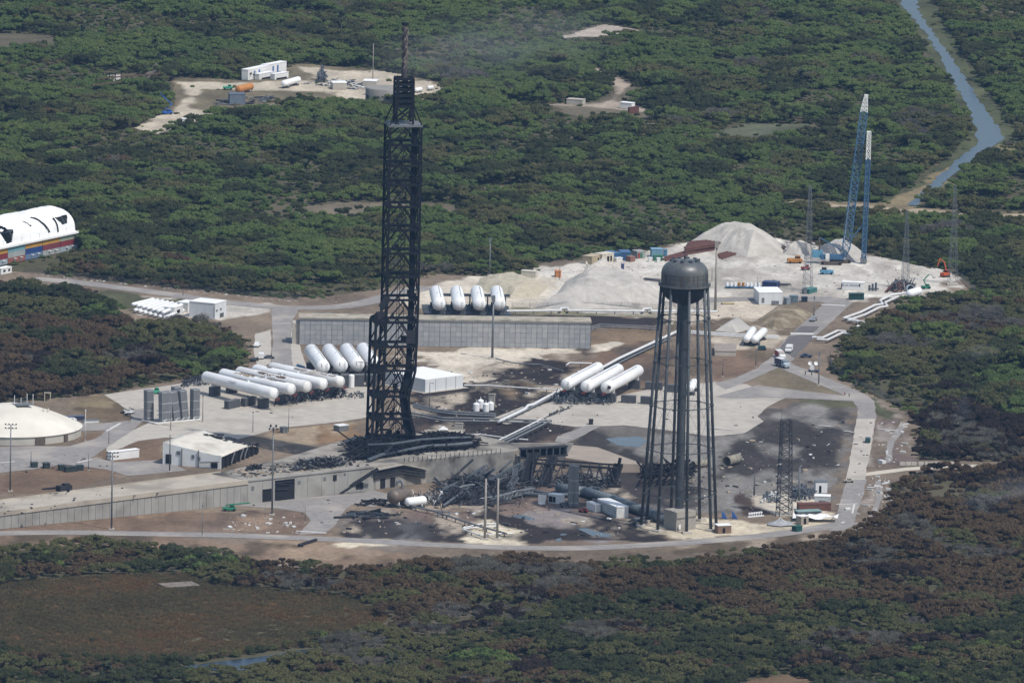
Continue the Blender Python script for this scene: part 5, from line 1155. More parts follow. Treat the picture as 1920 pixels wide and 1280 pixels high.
p = P(562, 692); t_ = thing('blue_tarp_load', 'light blue tarp-covered load beside the stubby tanks', 'tarp', tuple(p)); MB().add([p+Vector(v) for v in ((-2, 0, 0), (2.6, -1, 0), (2.8, 2, 0), (-1.8, 3, 0), (-1.4, .5, 1.8), (1.8, .2, 1.2), (2.0, 1.6, 1.1), (-1.2, 2.4, 2.0))], [(0, 1, 5, 4), (1, 2, 6, 5), (2, 3, 7, 6), (3, 0, 4, 7), (4, 5, 6, 7)]).build('tarp', mat('blue_tarp', (.16, .30, .42), .6, (.12, .24, .36), scale=1.5), t_)
MB().box(p+Vector((.3, 1, .5)), (3, 2, .9)).build('load', darkb, t_)
# four tanks behind the block wall
G = 'four white tanks behind the long panelled wall'
for k, (xa, xb) in enumerate(((817, 823), (856, 861), (894, 899), (931, 936))):
    t_ = htank(('leftmost white tank in the row of four above the panelled wall', 'second white tank from the left above the panelled wall', 'third white tank from the left above the panelled wall', 'rightmost white tank in the row of four above the panelled wall')[k], (xa, 546), (xb, 571), 6.6, 2.95, G, bands=1, sad=(.25, .75), dome=.7)
tangle('pipe_skid', 'grey-blue pipe skid at the near ends of the four tanks behind the wall', 'pipework', [(808, 590), (952, 592), (952, 580), (810, 578)], 0, 3.6, 420, (.7, 3.5), (.07, .25), [bluesteel, skd, steelg], seed=24, flat_=1.3)
skp = P(880, 591); t_ = thing('skid_platform', 'blue-grey steel platform under the four tanks behind the wall', 'platform', tuple(skp)); MB().box(skp+Vector((0, 8, .8)), (36, 24, 1.0), R(4)).build('platform', bluesteel, t_)
for k in range(5): MB().box(skp+Vector((-16+k*8, 18, 3)), (.6, .6, 7)).build('post', bluesteel, t_)
MB().beam(skp+Vector((-18, 19, 6)), skp+Vector((18, 21, 6)), .8, 1.2).build('cross_beam', bluesteel, t_)
# three white tanks on the east apron
G = 'three white tanks on the east apron'
for k, (a_, b_, lab) in enumerate((((1122, 689), (1061, 721), 'left white tank of the three slanting away on the east apron'), ((1160, 692), (1098, 725), 'middle white tank of the three slanting away on the east apron'), ((1197, 694), (1136, 727), 'right white tank of the three slanting away on the east apron, dented near end'))):
    t_ = htank(lab, a_, b_, 7.0, 2.55, G, bands=2, sad=(.12, .86), fit_red=1)
    if k == 2: p = P(1136, 727, 7); MB().ball(p+Vector((1.4, -1.6, .5)), .8, 10, 6).build('dent', char2, t_)
tangle('pipe_skid', 'blue-grey pipe skid under the near ends of the three east tanks', 'pipework', [(1035, 758), (1152, 760), (1150, 742), (1040, 740)], 0, 5.0, 520, (.8, 4.2), (.07, .28), [bluesteel, bluesteel, skd, char2], seed=25, flat_=1.2)
tangle('pipe_skid', 'row of small dark valves along the pipe trench below the three tanks', 'pipework', [(1020, 786), (1062, 768), (1072, 764), (1030, 780)], 0, 1.8, 110, (.4, 1.5), (.05, .16), [skd, char2], seed=26, flat_=1.3)
for k, (a_, b_, w_, lab) in enumerate(((1165, 755, 27, 'dark grey block right of the three-tank skid'), (1202, 757, 20, 'dark grey block beside the water tower leg'), (1210, 730, 32, 'dark grey block behind the water tower legs'), (1250, 735, 36, 'long dark grey block seen between the water tower legs'))):
    p, q = P(a_, b_), P(a_+w_, b_+1.5); t_ = thing('concrete_block', lab, 'block', tuple(p), 'dark grey blocks on the east apron')
    MB().box((p+q)/2+Vector((0, 1, 1.6)), ((q-p).length, 2.2, 3.2), yaw2(p, q)).build('block', darkb, t_); MB().box((p+q)/2+Vector((0, 1, 3.25)), ((q-p).length*.98, 2.1, .12), yaw2(p, q)).build('cap', MATS['block_cap'], t_)
# small pairs
for (a_, b_, z, r_, lab) in (((1400, 636), (1412, 618), 3.2, 1.7, 'left of the two small white tanks beside the forked road'), ((1414, 637), (1433, 620), 3.2, 1.7, 'right of the two small white tanks beside the forked road'), ((1294, 728), (1302, 716), 3.4, 1.7, 'small white tank seen between the water tower legs')):
    htank(lab, a_, b_, z, r_, 'small white tanks', bands=1, sad=(.2, .8), dome=.8)
htank('white pressure tank at the edge of the scrub by the lattice tower', (1704, 551), (1724, 545), 2.6, 1.9, 'small white tanks', bands=1, sad=(.25, .75), dome=.9)
# white gas tubes near the perimeter road
G = 'white gas tubes by the perimeter road'
tube_l = thing('tube_bank', 'bank of long white gas tubes stacked on trailers by the perimeter road', 'gas tubes', tuple(P(290, 595)))
for k in range(7):
    a_, b_ = P(248+k*9.4, 571+k*2.5, 3.0), P(288+k*9.0, 561+k*1.6, 3.0); MB().capsule(a_, b_, .85, 12, .5).build('tube', whitet, tube_l, smooth=True)
    a_, b_ = P(252+k*9.4, 582+k*2.3, 1.2), P(290+k*9.0, 570+k*1.9, 1.2); MB().capsule(a_, b_, .85, 12, .5).build('tube', whitet, tube_l, smooth=True)
for k in range(4): a_, b_ = P(258+k*11, 584+k*2.6), P(284+k*11, 577+k*2.4); MB().beam(a_+Vector((0, 0, .3)), b_+Vector((0, 0, .3)), 1.2, .5).build('chassis', darkb, tube_l)
def boxhouse(name, lab, cat, a, b, depth, h, m, roofm_=None, group=None, extras=(), flatroof=.25):
    """box building: front edge from pixel a to pixel b, depth in metres away from the viewer"""
    A_, B_ = P(*a), P(*b); d = (B_-A_).normalized(); nn = Vector((-d.y, d.x, 0)); L_ = (B_-A_).length; y_ = math.atan2(d.y, d.x)
    t_ = thing(name, lab, cat, tuple(A_), group); c = (A_+B_)/2+nn*depth/2
    MB().box(c+Vector((0, 0, h/2)), (L_, depth, h), y_).build('wall', m, t_)
    if roofm_: MB().box(c+Vector((0, 0, h+flatroof/2+.01)), (L_+.3, depth+.3, flatroof), y_).build('roof', roofm_, t_)
    for (nm, s_, z, w_, hh, mm) in extras: MB().box(A_+d*L_*s_-nn*.06+Vector((0, 0, z)), (w_, .16, hh), y_).build(nm, mm, t_)
    return t_
white_roof = mat('white_roof', (.82, .81, .78), .6, (.76, .75, .72), scale=.2)
wside = mat('white_siding', (.62, .63, .63), .6, (.55, .56, .56), scale=.3, stretch=(2, 2, .2))
boxhouse('equipment_shed', 'white shed with two window hoods by the gas tubes, largest there', 'shed', (403, 598), (424, 592), 13, 6.8, wside, white_roof, extras=(('window_hood', .15, 3.6, 1.6, .8, steelg), ('window_hood', .5, 3.8, 1.6, .8, steelg), ('generator', .6, 1.0, 3.4, 1.8, darkb), ('wall_pipe', -.1, 3, .3, 5, steelg)))
boxhouse('tube_trailer', 'white trailer box with a black grille nearest the scrub by the gas tubes', 'trailer', (327, 594), (343, 589), 5.5, 4.0, whitep, white_roof, 'white trailer boxes', extras=(('grille', .45, 2.0, 2.8, 1.5, char),))
boxhouse('tube_trailer', 'white trailer box with a black grille between gas tubes and shed', 'trailer', (352, 585), (368, 581), 5.5, 4.0, whitep, white_roof, 'white trailer boxes', extras=(('grille', .45, 2.2, 2.8, 1.6, char),))
# white windowless building right of tower
A_, B_, C_ = P(797, 736), P(868, 727), P(768, 727)
t_ = thing('white_building', 'white windowless box building behind the launch tower on the right', 'building', tuple(A_)); d = (B_-A_).normalized(); nn = Vector((-d.y, d.x, 0)); hb = 5.4; dl = 26
quad = [A_, B_, B_+nn*dl, A_+nn*dl]; y_ = math.atan2(d.y, d.x); c = (quad[0]+quad[2])/2
MB().prism([(q.x, q.y) for q in quad], 0, hb).build('wall', wside, t_); MB().prism([(q.x, q.y) for q in quad], hb+.01, hb+.3).build('roof', white_roof, t_)
for s_ in (.27, .55, .8): MB().box(A_+d*(B_-A_).length*s_-nn*.05+Vector((0, 0, hb/2)), (.12, .1, hb), y_).build('seam', steelg, t_)
MB().box(c+Vector((0, 0, .08)), ((B_-A_).length+4, dl+3, .16), y_).build('base_slab', concp, t_)
# ribbed stacks (vaporisers), some leaning
fin = mat('ribbed_aluminium', (.25, .255, .265), .5, (.19, .195, .205), scale=.8, stretch=(6, 6, .1), metal=.1)
finl = mat('stack_band', (.5, .5, .49), .5)
A_, B_ = P(306, 794), P(372, 788); d = (B_-A_).normalized(); nn = Vector((-d.y, d.x, 0)); y_ = math.atan2(d.y, d.x); L_ = (B_-A_).length
def stack(lab, base, lean, w_, dp, h, group, yaw):
    t_ = thing('ribbed_stack', lab, 'vaporiser', tuple(base), group); M_ = Matrix.Rotation(yaw, 3, 'Z') @ Matrix.Rotation(lean, 3, 'Y'); up = M_ @ Vector((0, 0, 1)); xx = M_ @ Vector((1, 0, 0)); yy = M_ @ Vector((0, 1, 0))
    nf = 9
    for k in range(nf): MB().box(base+xx*(w_*(k/(nf-1)-.5)*.94)+up*(h/2+.5), (w_/nf*.72, dp, h), rot=M_).build('fin', fin, t_)
    MB().box(base+up*(h/2+.5), (w_*.92, dp*.86, h*.985), rot=M_).build('core', mat('stack_core', (.16, .165, .175), .6), t_)
    for z in (.08, .33, .62, .985): MB().box(base+up*(h*z+.5), (w_*1.03, dp*1.05, .22), rot=M_).build('band', finl, t_)
    return t_
G = 'grey ribbed stacks on the west apron'
for lab, s_, bk, lean, w_ in (('leftmost grey ribbed stack, upright beside the green machine', -.12, 6.5, -.02, 3.0), ('grey ribbed stack at the front left, nearly upright', .12, 0, -.03, 4.6), ('grey ribbed stack leaning left against its neighbour', .42, 0, -.16, 3.0), ('second leaning ribbed stack with a white foot frame', .68, .6, -.12, 3.0), ('grey ribbed stack behind the leaning pair', .74, 8.5, -.03, 3.2), ('rightmost grey ribbed stack, upright nearest the lamp post', .95, 0, 0, 3.0)):
    stack(lab, A_+d*L_*s_+nn*(bk+1.6), lean, w_, 3.0, 12.6, G, y_)
t_ = thing('stack_base', 'white steel base frame under the ribbed stacks', 'frame', tuple(A_)); fr = MB()
fr.beam(A_-d*4+Vector((0, 0, .5)), B_+d*1+Vector((0, 0, .5)), .4); fr.beam(A_-d*5+nn*9+Vector((0, 0, .5)), A_-d*4+Vector((0, 0, .5)), .4)
fr.build('rail', whitep, t_); MB().box((A_+B_)/2+nn*4+Vector((0, 0, .15)), (L_+8, 12, .25), y_).build('slab', concp, t_)
for k in range(7): p = A_+d*L_*k/6; MB().beam(p+Vector((0, 0, .4)), p+d*1.6+Vector((0, 0, 1.8)), .2).build('strut', whitep, t_)
# double ribbed stack by the white ribbed box
p = P(1074, 950); t1 = stack('left half of the twin ribbed stack by the water main', p+Vector((-1.0, 0, 0)), .02, 1.75, 2.4, 16.5, 'twin ribbed stack by the water main', R(15)); t2 = stack('right half of the twin ribbed stack by the water main', p+Vector((1.2, .4, 0)), -.02, 1.75, 2.4, 16.3, 'twin ribbed stack by the water main', R(15))
# four small white vertical tanks
G = 'small white upright tanks near the pipe trench'
for k, (a_, b_, h, lab) in enumerate(((893, 770, 3.6, 'front left white drum tank by the pipe trench'), (901, 766, 4.2, 'rear left white drum tank by the pipe trench'), (911, 771, 3.8, 'front right white drum tank by the pipe trench'), (920, 768, 3.6, 'rear right white drum tank by the pipe trench'))):
    p = P(a_, b_); t_ = thing('drum_tank', lab, 'tank', tuple(p), G); MB().lathe([(1.35, 0), (1.35, h*.82), (.9, h*.92), (.05, h)], tuple(p), n=18).build('shell', whitet, t_, smooth=True); MB().tube(p+Vector((0, 0, h)), p+Vector((0, 0, h+.9)), .12, 6).build('vent', whitet, t_)
p = P(921, 758); boxhouse('standing_slab', 'pale upright concrete panel behind the white drum tanks', 'panel', (916, 759), (927, 760), .6, 4.6, concp, concp)
boxhouse('standing_slab', 'tan upright panel near the small hip-roofed hut', 'panel', (853, 806), (867, 807), .8, 2.9, concp, concp)
# hip-roof hut with basin
p = P(831, 816); t_ = thing('hut', 'tiny hip-roofed hut standing in a pale basin behind the pad', 'hut', tuple(p))
MB().box(p+Vector((0, 0, 1.3)), (2.6, 2.4, 2.6)).build('wall', concp, t_); q = [p+Vector(v) for v in ((-1.9, -1.7, 2.6), (1.9, -1.7, 2.6), (1.9, 1.7, 2.6), (-1.9, 1.7, 2.6), (0, 0, 4.0))]
MB().add(q, [(0, 1, 4), (1, 2, 4), (2, 3, 4), (3, 0, 4), (3, 2, 1, 0)]).build('roof', whitep, t_)
MB().box(p+Vector((.5, 2.5, .12)), (17, 13, .24), R(10)).build('basin_slab', concp, t_)
for v in ((0, -4.2, 17, .4), (0, 9, 17, .4)): MB().box(p+Vector((.5, v[1], .5)), (v[2], v[3], .8), R(10)).build('basin_wall', concp, t_)
MB().box(p+Vector((5, -3.2, .9)), (1.4, 1.2, 2.0)).build('pump', char, t_)

# faint stencilled lines on the tank flanks and top pipes
sten = mat('stencil_grey', (.52, .525, .53), .6)
for k in (0, 3):
    for j in range(3): patch(tk[k], T5a[k], T5b[k], 7.2, 2.45, .38+.012*j, .52-.01*j, .95+.16*j, 1.02+.16*j, sten, 'stencil_line', 30+j)
EA = [((1122, 689), (1061, 721)), ((1160, 692), (1098, 725)), ((1197, 694), (1136, 727))]
et = [o for o in bpy.data.objects if o.type == 'EMPTY' and 'slanting away on the east apron' in str(o.get('label', ''))]
for o in et:
    k = 0 if o['label'].startswith('left') else (1 if o['label'].startswith('middle') else 2)
    for j in range(3): patch(o, EA[k][0], EA[k][1], 7.0, 2.55, .42, .54, .75+.17*j, .82+.17*j, sten, 'stencil_line', 40+j)
# ================================================================== PANELLED WALL
W0, W1 = P(561, 645.5), P(1107, 653.5); wd = (W1-W0).normalized(); wn = Vector((-wd.y, wd.x, 0)); WL = (W1-W0).length; wy = math.atan2(wd.y, wd.x); WH = 11.6
bw = thing('panelled_wall', 'long grey wall of concrete panels with a pale sandy top behind the tanks', 'wall', tuple(W0))
MB().box((W0+W1)/2+wn*6.2+Vector((0, 0, WH/2)), (WL, 11.8, WH), wy).build('core', mat('wall_core', (.2, .19, .18), .9), bw)
MB().box((W0+W1)/2+wn*6.2+Vector((0, 0, WH+.15)), (WL+.6, 12.6, .35), wy).build('coping', mat('wall_top_sand', (.42, .375, .30), .95, (.30, .26, .2), scale=.3, c3=(.2, .19, .13), scale3=.15), bw)
NC, NR = 54, 5; cw, ch = WL/NC, (WH-.6)/NR
pm_ = [MB().box((0, 0, 0), (cw-.09, .34, ch-.07)).mesh('panel', m) for m in (mat('wall_panel_a', (.345, .35, .35), .9, (.30, .305, .305), scale=.5), mat('wall_panel_b', (.32, .328, .33), .9, (.275, .28, .285), scale=.5), mat('wall_panel_c', (.37, .37, .365), .9, (.32, .32, .315), scale=.5))]
for i in range(NC):
    off = (ch/2 if i % 2 else 0)
    for j in range(NR):
        if off and j == NR-1: zc_ = (j+.25)*ch+off*.5+ch*.25
        c = W0+wd*cw*(i+.5)-wn*(.10+.07*random.random())+Vector((0, 0, (j+.5)*ch))
        link_piece('panel', pm_[random.choice((0, 0, 1, 1, 2))], bw, c, (0, 0, wy))
for i in range(0, NC+1, 1):
    if i % 2 == 0: MB().box(W0+wd*cw*i-wn*.32+Vector((0, 0, WH/2-.3)), (.16, .1, WH-.6), wy).build('joint_strip', mat('joint_strip', (.12, .12, .12), .9), bw)
MB().box(W0+wd*WL/2-wn*.3+Vector((0, 0, WH-.35)), (WL+.5, .6, .5), wy).build('cap_beam', mat('cap_beam', (.22, .22, .21), .9), bw)
MB().box(W0-wd*1.6+wn*5+Vector((0, 0, WH*.4)), (3, 8, WH*.8), wy).build('return_wall', concp, bw)

# ================================================================== CONTAINER SHELTER
CL_ = 14.35; c0 = P(144.5, 467); c1 = P(20, 493.5); cd = (c1-c0).normalized(); cn = Vector((cd.y, -cd.x, 0)); cn = cn if cn.y > 0 else -cn; cy_ = math.atan2(cd.y, cd.x); CH = 2.6
def cmat(nm, c): return mat('container_'+nm, c, .6, tuple(x*.75 for x in c), scale=1.0, stretch=(1, 1, .15))
CC = {'sage': (.33, .37, .27), 'red': (.24, .04, .045), 'pale': (.36, .42, .45), 'orange': (.52, .29, .06), 'maroon': (.22, .055, .07), 'grey': (.38, .40, .38), 'blue': (.03, .07, .22), 'steel': (.16, .23, .34), 'teal': (.20, .37, .42), 'brick': (.33, .13, .10)}
COLS = [('pale', 'red', 'sage'), ('grey', 'maroon', 'orange'), ('steel', 'blue', 'orange'), ('brick', 'grey', 'teal'), ('pale', 'red', 'orange'), ('grey', 'blue', 'red')]
POSW = ('at the right end of the container wall', 'second column from the right end of the container wall', 'third column from the right end of the container wall', 'fourth column from the right end of the container wall', 'column near the left picture edge of the container wall', 'leftmost column cut by the picture edge')
def container(lab, cat, base, yaw, L_, W_, H_, m, group=None, door=None, name='shipping_container', ribs=True):
    t_ = thing(name, lab, cat, tuple(base), group); t_.rotation_euler = (0, 0, yaw); t_['_o'] = [0, 0, 0]
    b_ = MB().box((0, 0, H_/2), (L_-.16, W_-.16, H_-.16)); b_.build('body', m, t_)
    r_ = MB(); n = int(L_/.8)
    if ribs:
        for k in range(n):
            for s_ in (-1, 1): r_.box((-L_/2+.5+(L_-1)*k/(n-1), s_*(W_/2-.05), H_/2), (.38, .1, H_-.4))
        r_.build('corrugation', m, t_)
    fr = MB()
    for sx in (-1, 1):
        for sy in (-1, 1): fr.box((sx*(L_/2-.08), sy*(W_/2-.08), H_/2), (.18, .18, H_))
    for z in (.08, H_-.08):
        for sy in (-1, 1): fr.box((0, sy*(W_/2-.08), z), (L_, .17, .17))
    fr.build('frame', m, t_)
    if door: MB().box((-L_*.1, -(W_/2+.03), 1.1), (.9, .1, 2.0)).build('door', door, t_)
    return t_
for i, cols in enumerate(COLS):
    for j, cn_ in enumerate(cols):
        base = c0+cd*(CL_*(i+.5))+cn*1.25+Vector((0, 0, j*CH))
        t_ = container(f"{cn_} shipping container, {('bottom', 'middle', 'top')[j]} tier, {POSW[i]}", 'container', base, cy_, CL_-.25, 2.5, CH-.04, cmat(cn_, CC[cn_]), 'stacked shipping containers of the shelter wall')
        if j == 0:
            for s_ in (-3.5, 1.5): MB().box((s_, 1.6, 1.9), (1.6, 1.1, .15)).box((s_, 1.3, 1.2), (.9, .2, 1.3)).build('awning', whitep, t_)
# fabric vault on top
vault = thing('fabric_shelter', 'white fabric barrel roof with torn dark holes over stacked containers', 'shelter', tuple(c0))
fab = mat('white_fabric', (.84, .835, .81), .7, (.76, .75, .73), scale=.12, c3=(.68, .67, .65), scale3=.08)
SPAN, RISE, VL = 25.0, 11.0, CL_*6.2; nu, nv = 190, 48; vz = CH*3+.5
def vp(u, v, off=0):
    a_ = math.pi*v; x = u*VL; y = 1.2+SPAN/2-math.cos(a_)*SPAN/2; z = vz+math.sin(a_)**.78*RISE
    sag = math.sin(u*VL/CL_*math.pi*2)**2*.35*math.sin(a_)+(vnoise(np.array([u*40.]), np.array([v*9.]), 3)[0]-.5)*.7
    return c0+cd*x+cn*(y)+Vector((0, 0, z+sag-.3))
tears = [((.03, .10), (.30, .16)), ]
def torn(u, v):
    x = u*VL
    # (centre x in m from the right end, half width, v low, v high, taper)
    for cx, hw, v0, v1, sl in ((8.0, 5.6, .10, .235, 0), (14.2, .7, .03, .22, 0), (21.5, 1.1, .05, .33, 6), (34.0, .6, .16, .30, 7), (55, 6.6, .03, .19, 0), (53.5, 1.4, .16, .32, 8)):
        if v0 < v < v1 and abs(x-cx-sl*(v-v0)*4) < hw*(.35+.65*(v-v0)/(v1-v0)) if hw > 2 else (v0 < v < v1 and abs(x-cx-sl*(v-v0)*4) < hw): return True
    return False
vs = [tuple(vp(i/nu, j/nv)) for j in range(nv+1) for i in range(nu+1)]; fs = []
for j in range(nv):
    for i in range(nu):
        if torn((i+.5)/nu, (j+.5)/nv): continue
        fs.append((j*(nu+1)+i, (j+1)*(nu+1)+i, (j+1)*(nu+1)+i+1, j*(nu+1)+i+1))
MB().add(vs, fs).build('fabric', fab, vault, smooth=True)
for k in range(13):
    b_ = MB(); pr = None
    for j in range(17):
        p = vp(k/12, j/16)-Vector((0, 0, .45))
        if pr is not None: b_.tube(pr, p, .14, 6, cap=False)
        pr = p
    b_.build('rib', steelg, vault)
MB().add([tuple(vp(0, j/nv)) for j in range(nv+1)], [tuple(range(nv+1))]).build('end_wall', fab, vault)
MB().add([tuple(vp(1, j/nv)) for j in range(nv+1)], [tuple(range(nv+1))]).build('end_wall', fab, vault)
MB().beam(c0+cn*.2+Vector((0, 0, CH*3+.35)), c0+cd*VL+cn*.2+Vector((0, 0, CH*3+.35)), 2.2, .9).build('eave_cloth', fab, vault)
MB().box(c0+cd*VL/2+cn*(SPAN+1.4)+Vector((0, 0, CH*1.5)), (VL, 2.4, CH*3), cy_).build('rear_wall', cmat('grey', CC['grey']), vault)
MB().add([tuple(c0+cd*x+cn*y+Vector((0, 0, .04))) for x, y in ((-2, 0), (VL, 0), (VL, SPAN+2), (-2, SPAN+2))], [(0, 1, 2, 3)]).build('floor_slab', concp, vault)
v2 = thing('fabric_shelter', 'second white fabric roof at the left picture edge behind the first', 'shelter', tuple(P(-30, 440)))
p0 = P(-24, 446); b_ = MB(); vs = []
for i in range(9):
    for j in range(13):
        a_ = math.pi*j/12; q = p0+cd*(i*4-6)+cn*(10-math.cos(a_)*10)+Vector((0, 0, 8+math.sin(a_)**.8*9)); vs.append(tuple(q))
b_.add(vs, [(i*13+j, i*13+j+1, (i+1)*13+j+1, (i+1)*13+j) for i in range(8) for j in range(12)]).build('fabric', fab, v2, smooth=True)
MB().box(p0+cd*10+cn*10+Vector((0, 0, 4)), (30, 20, 8), cy_).build('base', cmat('grey', CC['grey']), v2)
boxhouse('guard_booth', 'small white guard booth with dark windows below the container wall', 'booth', (2, 515), (22, 511), 3.2, 2.6, whitep, white_roof, extras=(('window', .3, 1.5, 1.6, 1.0, char), ('window', .75, 1.5, 1.4, 1.0, char)))

# ================================================================== DOME BUILDING
dc = P(20, 812); DR = 134/SC(dc)
dm = thing('dome_building', 'broad cream domed building with a railed platform on its crown', 'building', tuple(dc))
cream = mat('cream_roof', (.70, .655, .57), .75, (.64, .60, .52), scale=.15, c3=(.58, .54, .46), scale3=.05); creamw = mat('cream_wall', (.47, .44, .385), .85, (.41, .385, .335), scale=.2)
DWH = 3.3; DH = 12.4
MB().lathe([(DR-.4, 0), (DR-.4, DWH)], (dc.x, dc.y, 0), n=72).build('wall', creamw, dm, smooth=True)
pr_ = [(DR, DWH-.1), (DR+.1, DWH+.15)]+[(DR*(1-t_), DWH+.2+(DH-DWH)*(1-(1-t_)**1.55)) for t_ in [k/14 for k in range(1, 15)]]
pr_[-1] = (.02, pr_[-1][1]); MB().lathe(pr_, (dc.x, dc.y, 0), n=72).build('roof', cream, dm, smooth=True)
pt = P(49, 757, DH); pf = Vector((dc.x+5, dc.y-2, DH-.2))
MB().box(pf+Vector((0, 0, .35)), (7, 5.5, .25), R(30)).build('platform', steelg, dm); rr_ = MB()
for sx in (-1, -.33, .33, 1):
    for sy in (-1, 1): q = pf+Matrix.Rotation(R(30), 3, 'Z') @ Vector((sx*3.5, sy*2.7, .4)); rr_.beam(q, q+Vector((0, 0, 1.2)), .1)
for sy in (-1, 1):
    for h_ in (.6, 1.2):
        M_ = Matrix.Rotation(R(30), 3, 'Z'); rr_.beam(pf+M_ @ Vector((-3.5, sy*2.7, .4+h_)), pf+M_ @ Vector((3.5, sy*2.7, .4+h_)), .1)
rr_.build('railing', steelg, dm)
for k, (x, y, h_) in enumerate(((-3.4, -1, 4.2), (-.8, 0, 3.0), (1.6, 1, 4.6), (4, 2, 4.4))): MB().tube(pf+Vector((x, y, 0)), pf+Vector((x, y, h_)), .13, 6).build('antenna', whitep, dm)
for k, (a_, b_, h_) in enumerate(((82, 769, 3.6), (90, 771, 3.2), (67, 779, 3.2))):
    x = (a_-20)/SC(dc); q = Vector((dc.x+x, dc.y-3+k*2, 7.6)); MB().lathe([(.9, 0), (.5, 1.2), (.28, h_), (.02, h_+.1)], tuple(q), n=10).build('vent_pipe', cream, dm)
for a_, w_ in ((-62, 4.2), (-36, 2.2)):
    q = Vector((dc.x+(DR-.2)*math.cos(R(a_)), dc.y+(DR-.2)*math.sin(R(a_)), 1.5)); MB().box(q, (.5, w_, 2.9), R(a_)).build('door', mat('brown_door', (.13, .10, .08), .8), dm)
# yellow-framed gantry behind the dome
p = P(89, 752); t_ = thing('goal_frame', 'small tan goal-shaped frame behind the dome', 'frame', tuple(p)); tan = mat('tan_paint', (.45, .40, .30), .8)
for sx in (-1.2, 1.2): MB().box(p+Vector((sx, 0, 1.8)), (.4, .4, 3.6)).build('post', tan, t_)
MB().box(p+Vector((0, 0, 3.6)), (3, .5, .5)).build('lintel', tan, t_)

# ================================================================== SPOIL HEAPS
def mound(name, lab, pts, h, m, flat_=.45, seed=0, rough=.5, n=96, cat='mound'):
    """earth heap over a pixel outline; height falls from a ragged crest to the outline"""
    wp = wpoly(pts); cx = sum(a for a, b in wp)/len(wp); cy = sum(b for a, b in wp)/len(wp)
    x0, x1 = min(a for a, b in wp)-2, max(a for a, b in wp)+2; y0, y1 = min(b for a, b in wp)-2, max(b for a, b in wp)+2
    X_, Y_ = np.meshgrid(np.linspace(x0, x1, n), np.linspace(y0, y1, n)); d_ = -sdf(X_, Y_, wp)
    mx = d_.max(); t_ = np.clip(d_/(mx*(1-flat_)+.01), 0, 1); t_ = np.clip(t_, 0, 1); t_ = t_*.75+.25*np.sin(t_*math.pi/2)
    Z_ = t_*h*(.8+.4*fbm(X_, Y_, 22, seed, 3))+(fbm(X_, Y_, 6, seed+9, 5)-.5)*4*rough*np.clip(t_*3, 0, 1)+(vnoise(np.arctan2(Y_-cy, X_-cx)*9, 0*X_, seed)-.5)*h*.05*np.sin(np.clip(t_, 0, 1)*math.pi)
    Z_ = np.where(d_ < 0, -.5, Z_)
    idx = np.arange(n*n).reshape(n, n); q = np.stack([idx[:-1, :-1], idx[:-1, 1:], idx[1:, 1:], idx[1:, :-1]], -1).reshape(-1, 4); q = q[(d_.ravel()[q] > -4).any(1)]
    b_ = MB(); b_.v = list(zip(X_.ravel().tolist(), Y_.ravel().tolist(), Z_.ravel().tolist())); b_.f = [tuple(f) for f in q.tolist()]
    o = b_.build(name, m, org=(cx, cy, 0), smooth=False); return tag(o, lab, cat, 'spoil heaps')
gs = mat('grey_sand', (.44, .41, .365), .95, (.36, .335, .30), scale=.25, bump=.6, c3=(.33, .315, .295), scale3=.08); ps = mat('pale_sand', (.49, .455, .40), .95, (.40, .37, .325), scale=.35, bump=.8, c3=(.35, .325, .285), scale3=.1)
mound('spoil_heap', 'largest pale sand heap, flat-topped, beside the crane yard', [(1283, 460), (1330, 468), (1400, 482), (1465, 478), (1478, 466), (1450, 450), (1400, 442), (1330, 446)], 10.4, ps, .27, 1, .45)
mound('spoil_heap', 'grey gravel heap behind the crane base', [(1505, 485), (1545, 492), (1620, 490), (1626, 480), (1600, 468), (1540, 470)], 6.5, gs, .35, 2, .4)
mound('spoil_heap', 'white rubble heap left of the crane', [(1465, 476), (1505, 480), (1535, 474), (1520, 464), (1480, 463)], 4.6, ps, .3, 3, 1.4)
mound('spoil_heap', 'smooth grey gravel heap behind the white pipeline', [(1000, 577), (1080, 580), (1190, 577), (1180, 566), (1100, 556), (1030, 560)], 8.0, gs, .1, 4, .15)
mound('spoil_heap', 'broad white sand heap behind the smooth gravel heap', [(1040, 556), (1120, 566), (1236, 570), (1238, 548), (1200, 524), (1120, 520), (1060, 528)], 7.5, ps, .45, 5, .5)
mound('spoil_heap', 'brown grassy earth heap by the forked road', [(1408, 606), (1450, 618), (1500, 610), (1528, 588), (1500, 578), (1450, 580)], 3.2, mat('brown_earth', (.20, .155, .10), .95, (.13, .105, .065), scale=.5, bump=.8, c3=(.30, .25, .18), scale3=.12), .35, 6, .7)
mound('spoil_heap', 'low grey gravel heap beside the two small white tanks', [(1340, 620), (1380, 624), (1412, 616), (1395, 604), (1365, 603)], 3.6, gs, .1, 7, .2)
mound('spoil_heap', 'low rubble heap with white slabs in front of the tan sheds', [(1090, 512), (1125, 514), (1158, 506), (1140, 497), (1108, 498)], 3.6, ps, .25, 8, 1.2)
mound('spoil_heap', 'pale bank above the four tanks behind the wall', [(955, 560), (1010, 556), (1030, 536), (980, 520), (900, 522), (890, 540)], 4.2, mat('sandy_bank', (.46, .405, .31), .95, (.36, .32, .23), scale=.4, bump=.7), .4, 9, .5)
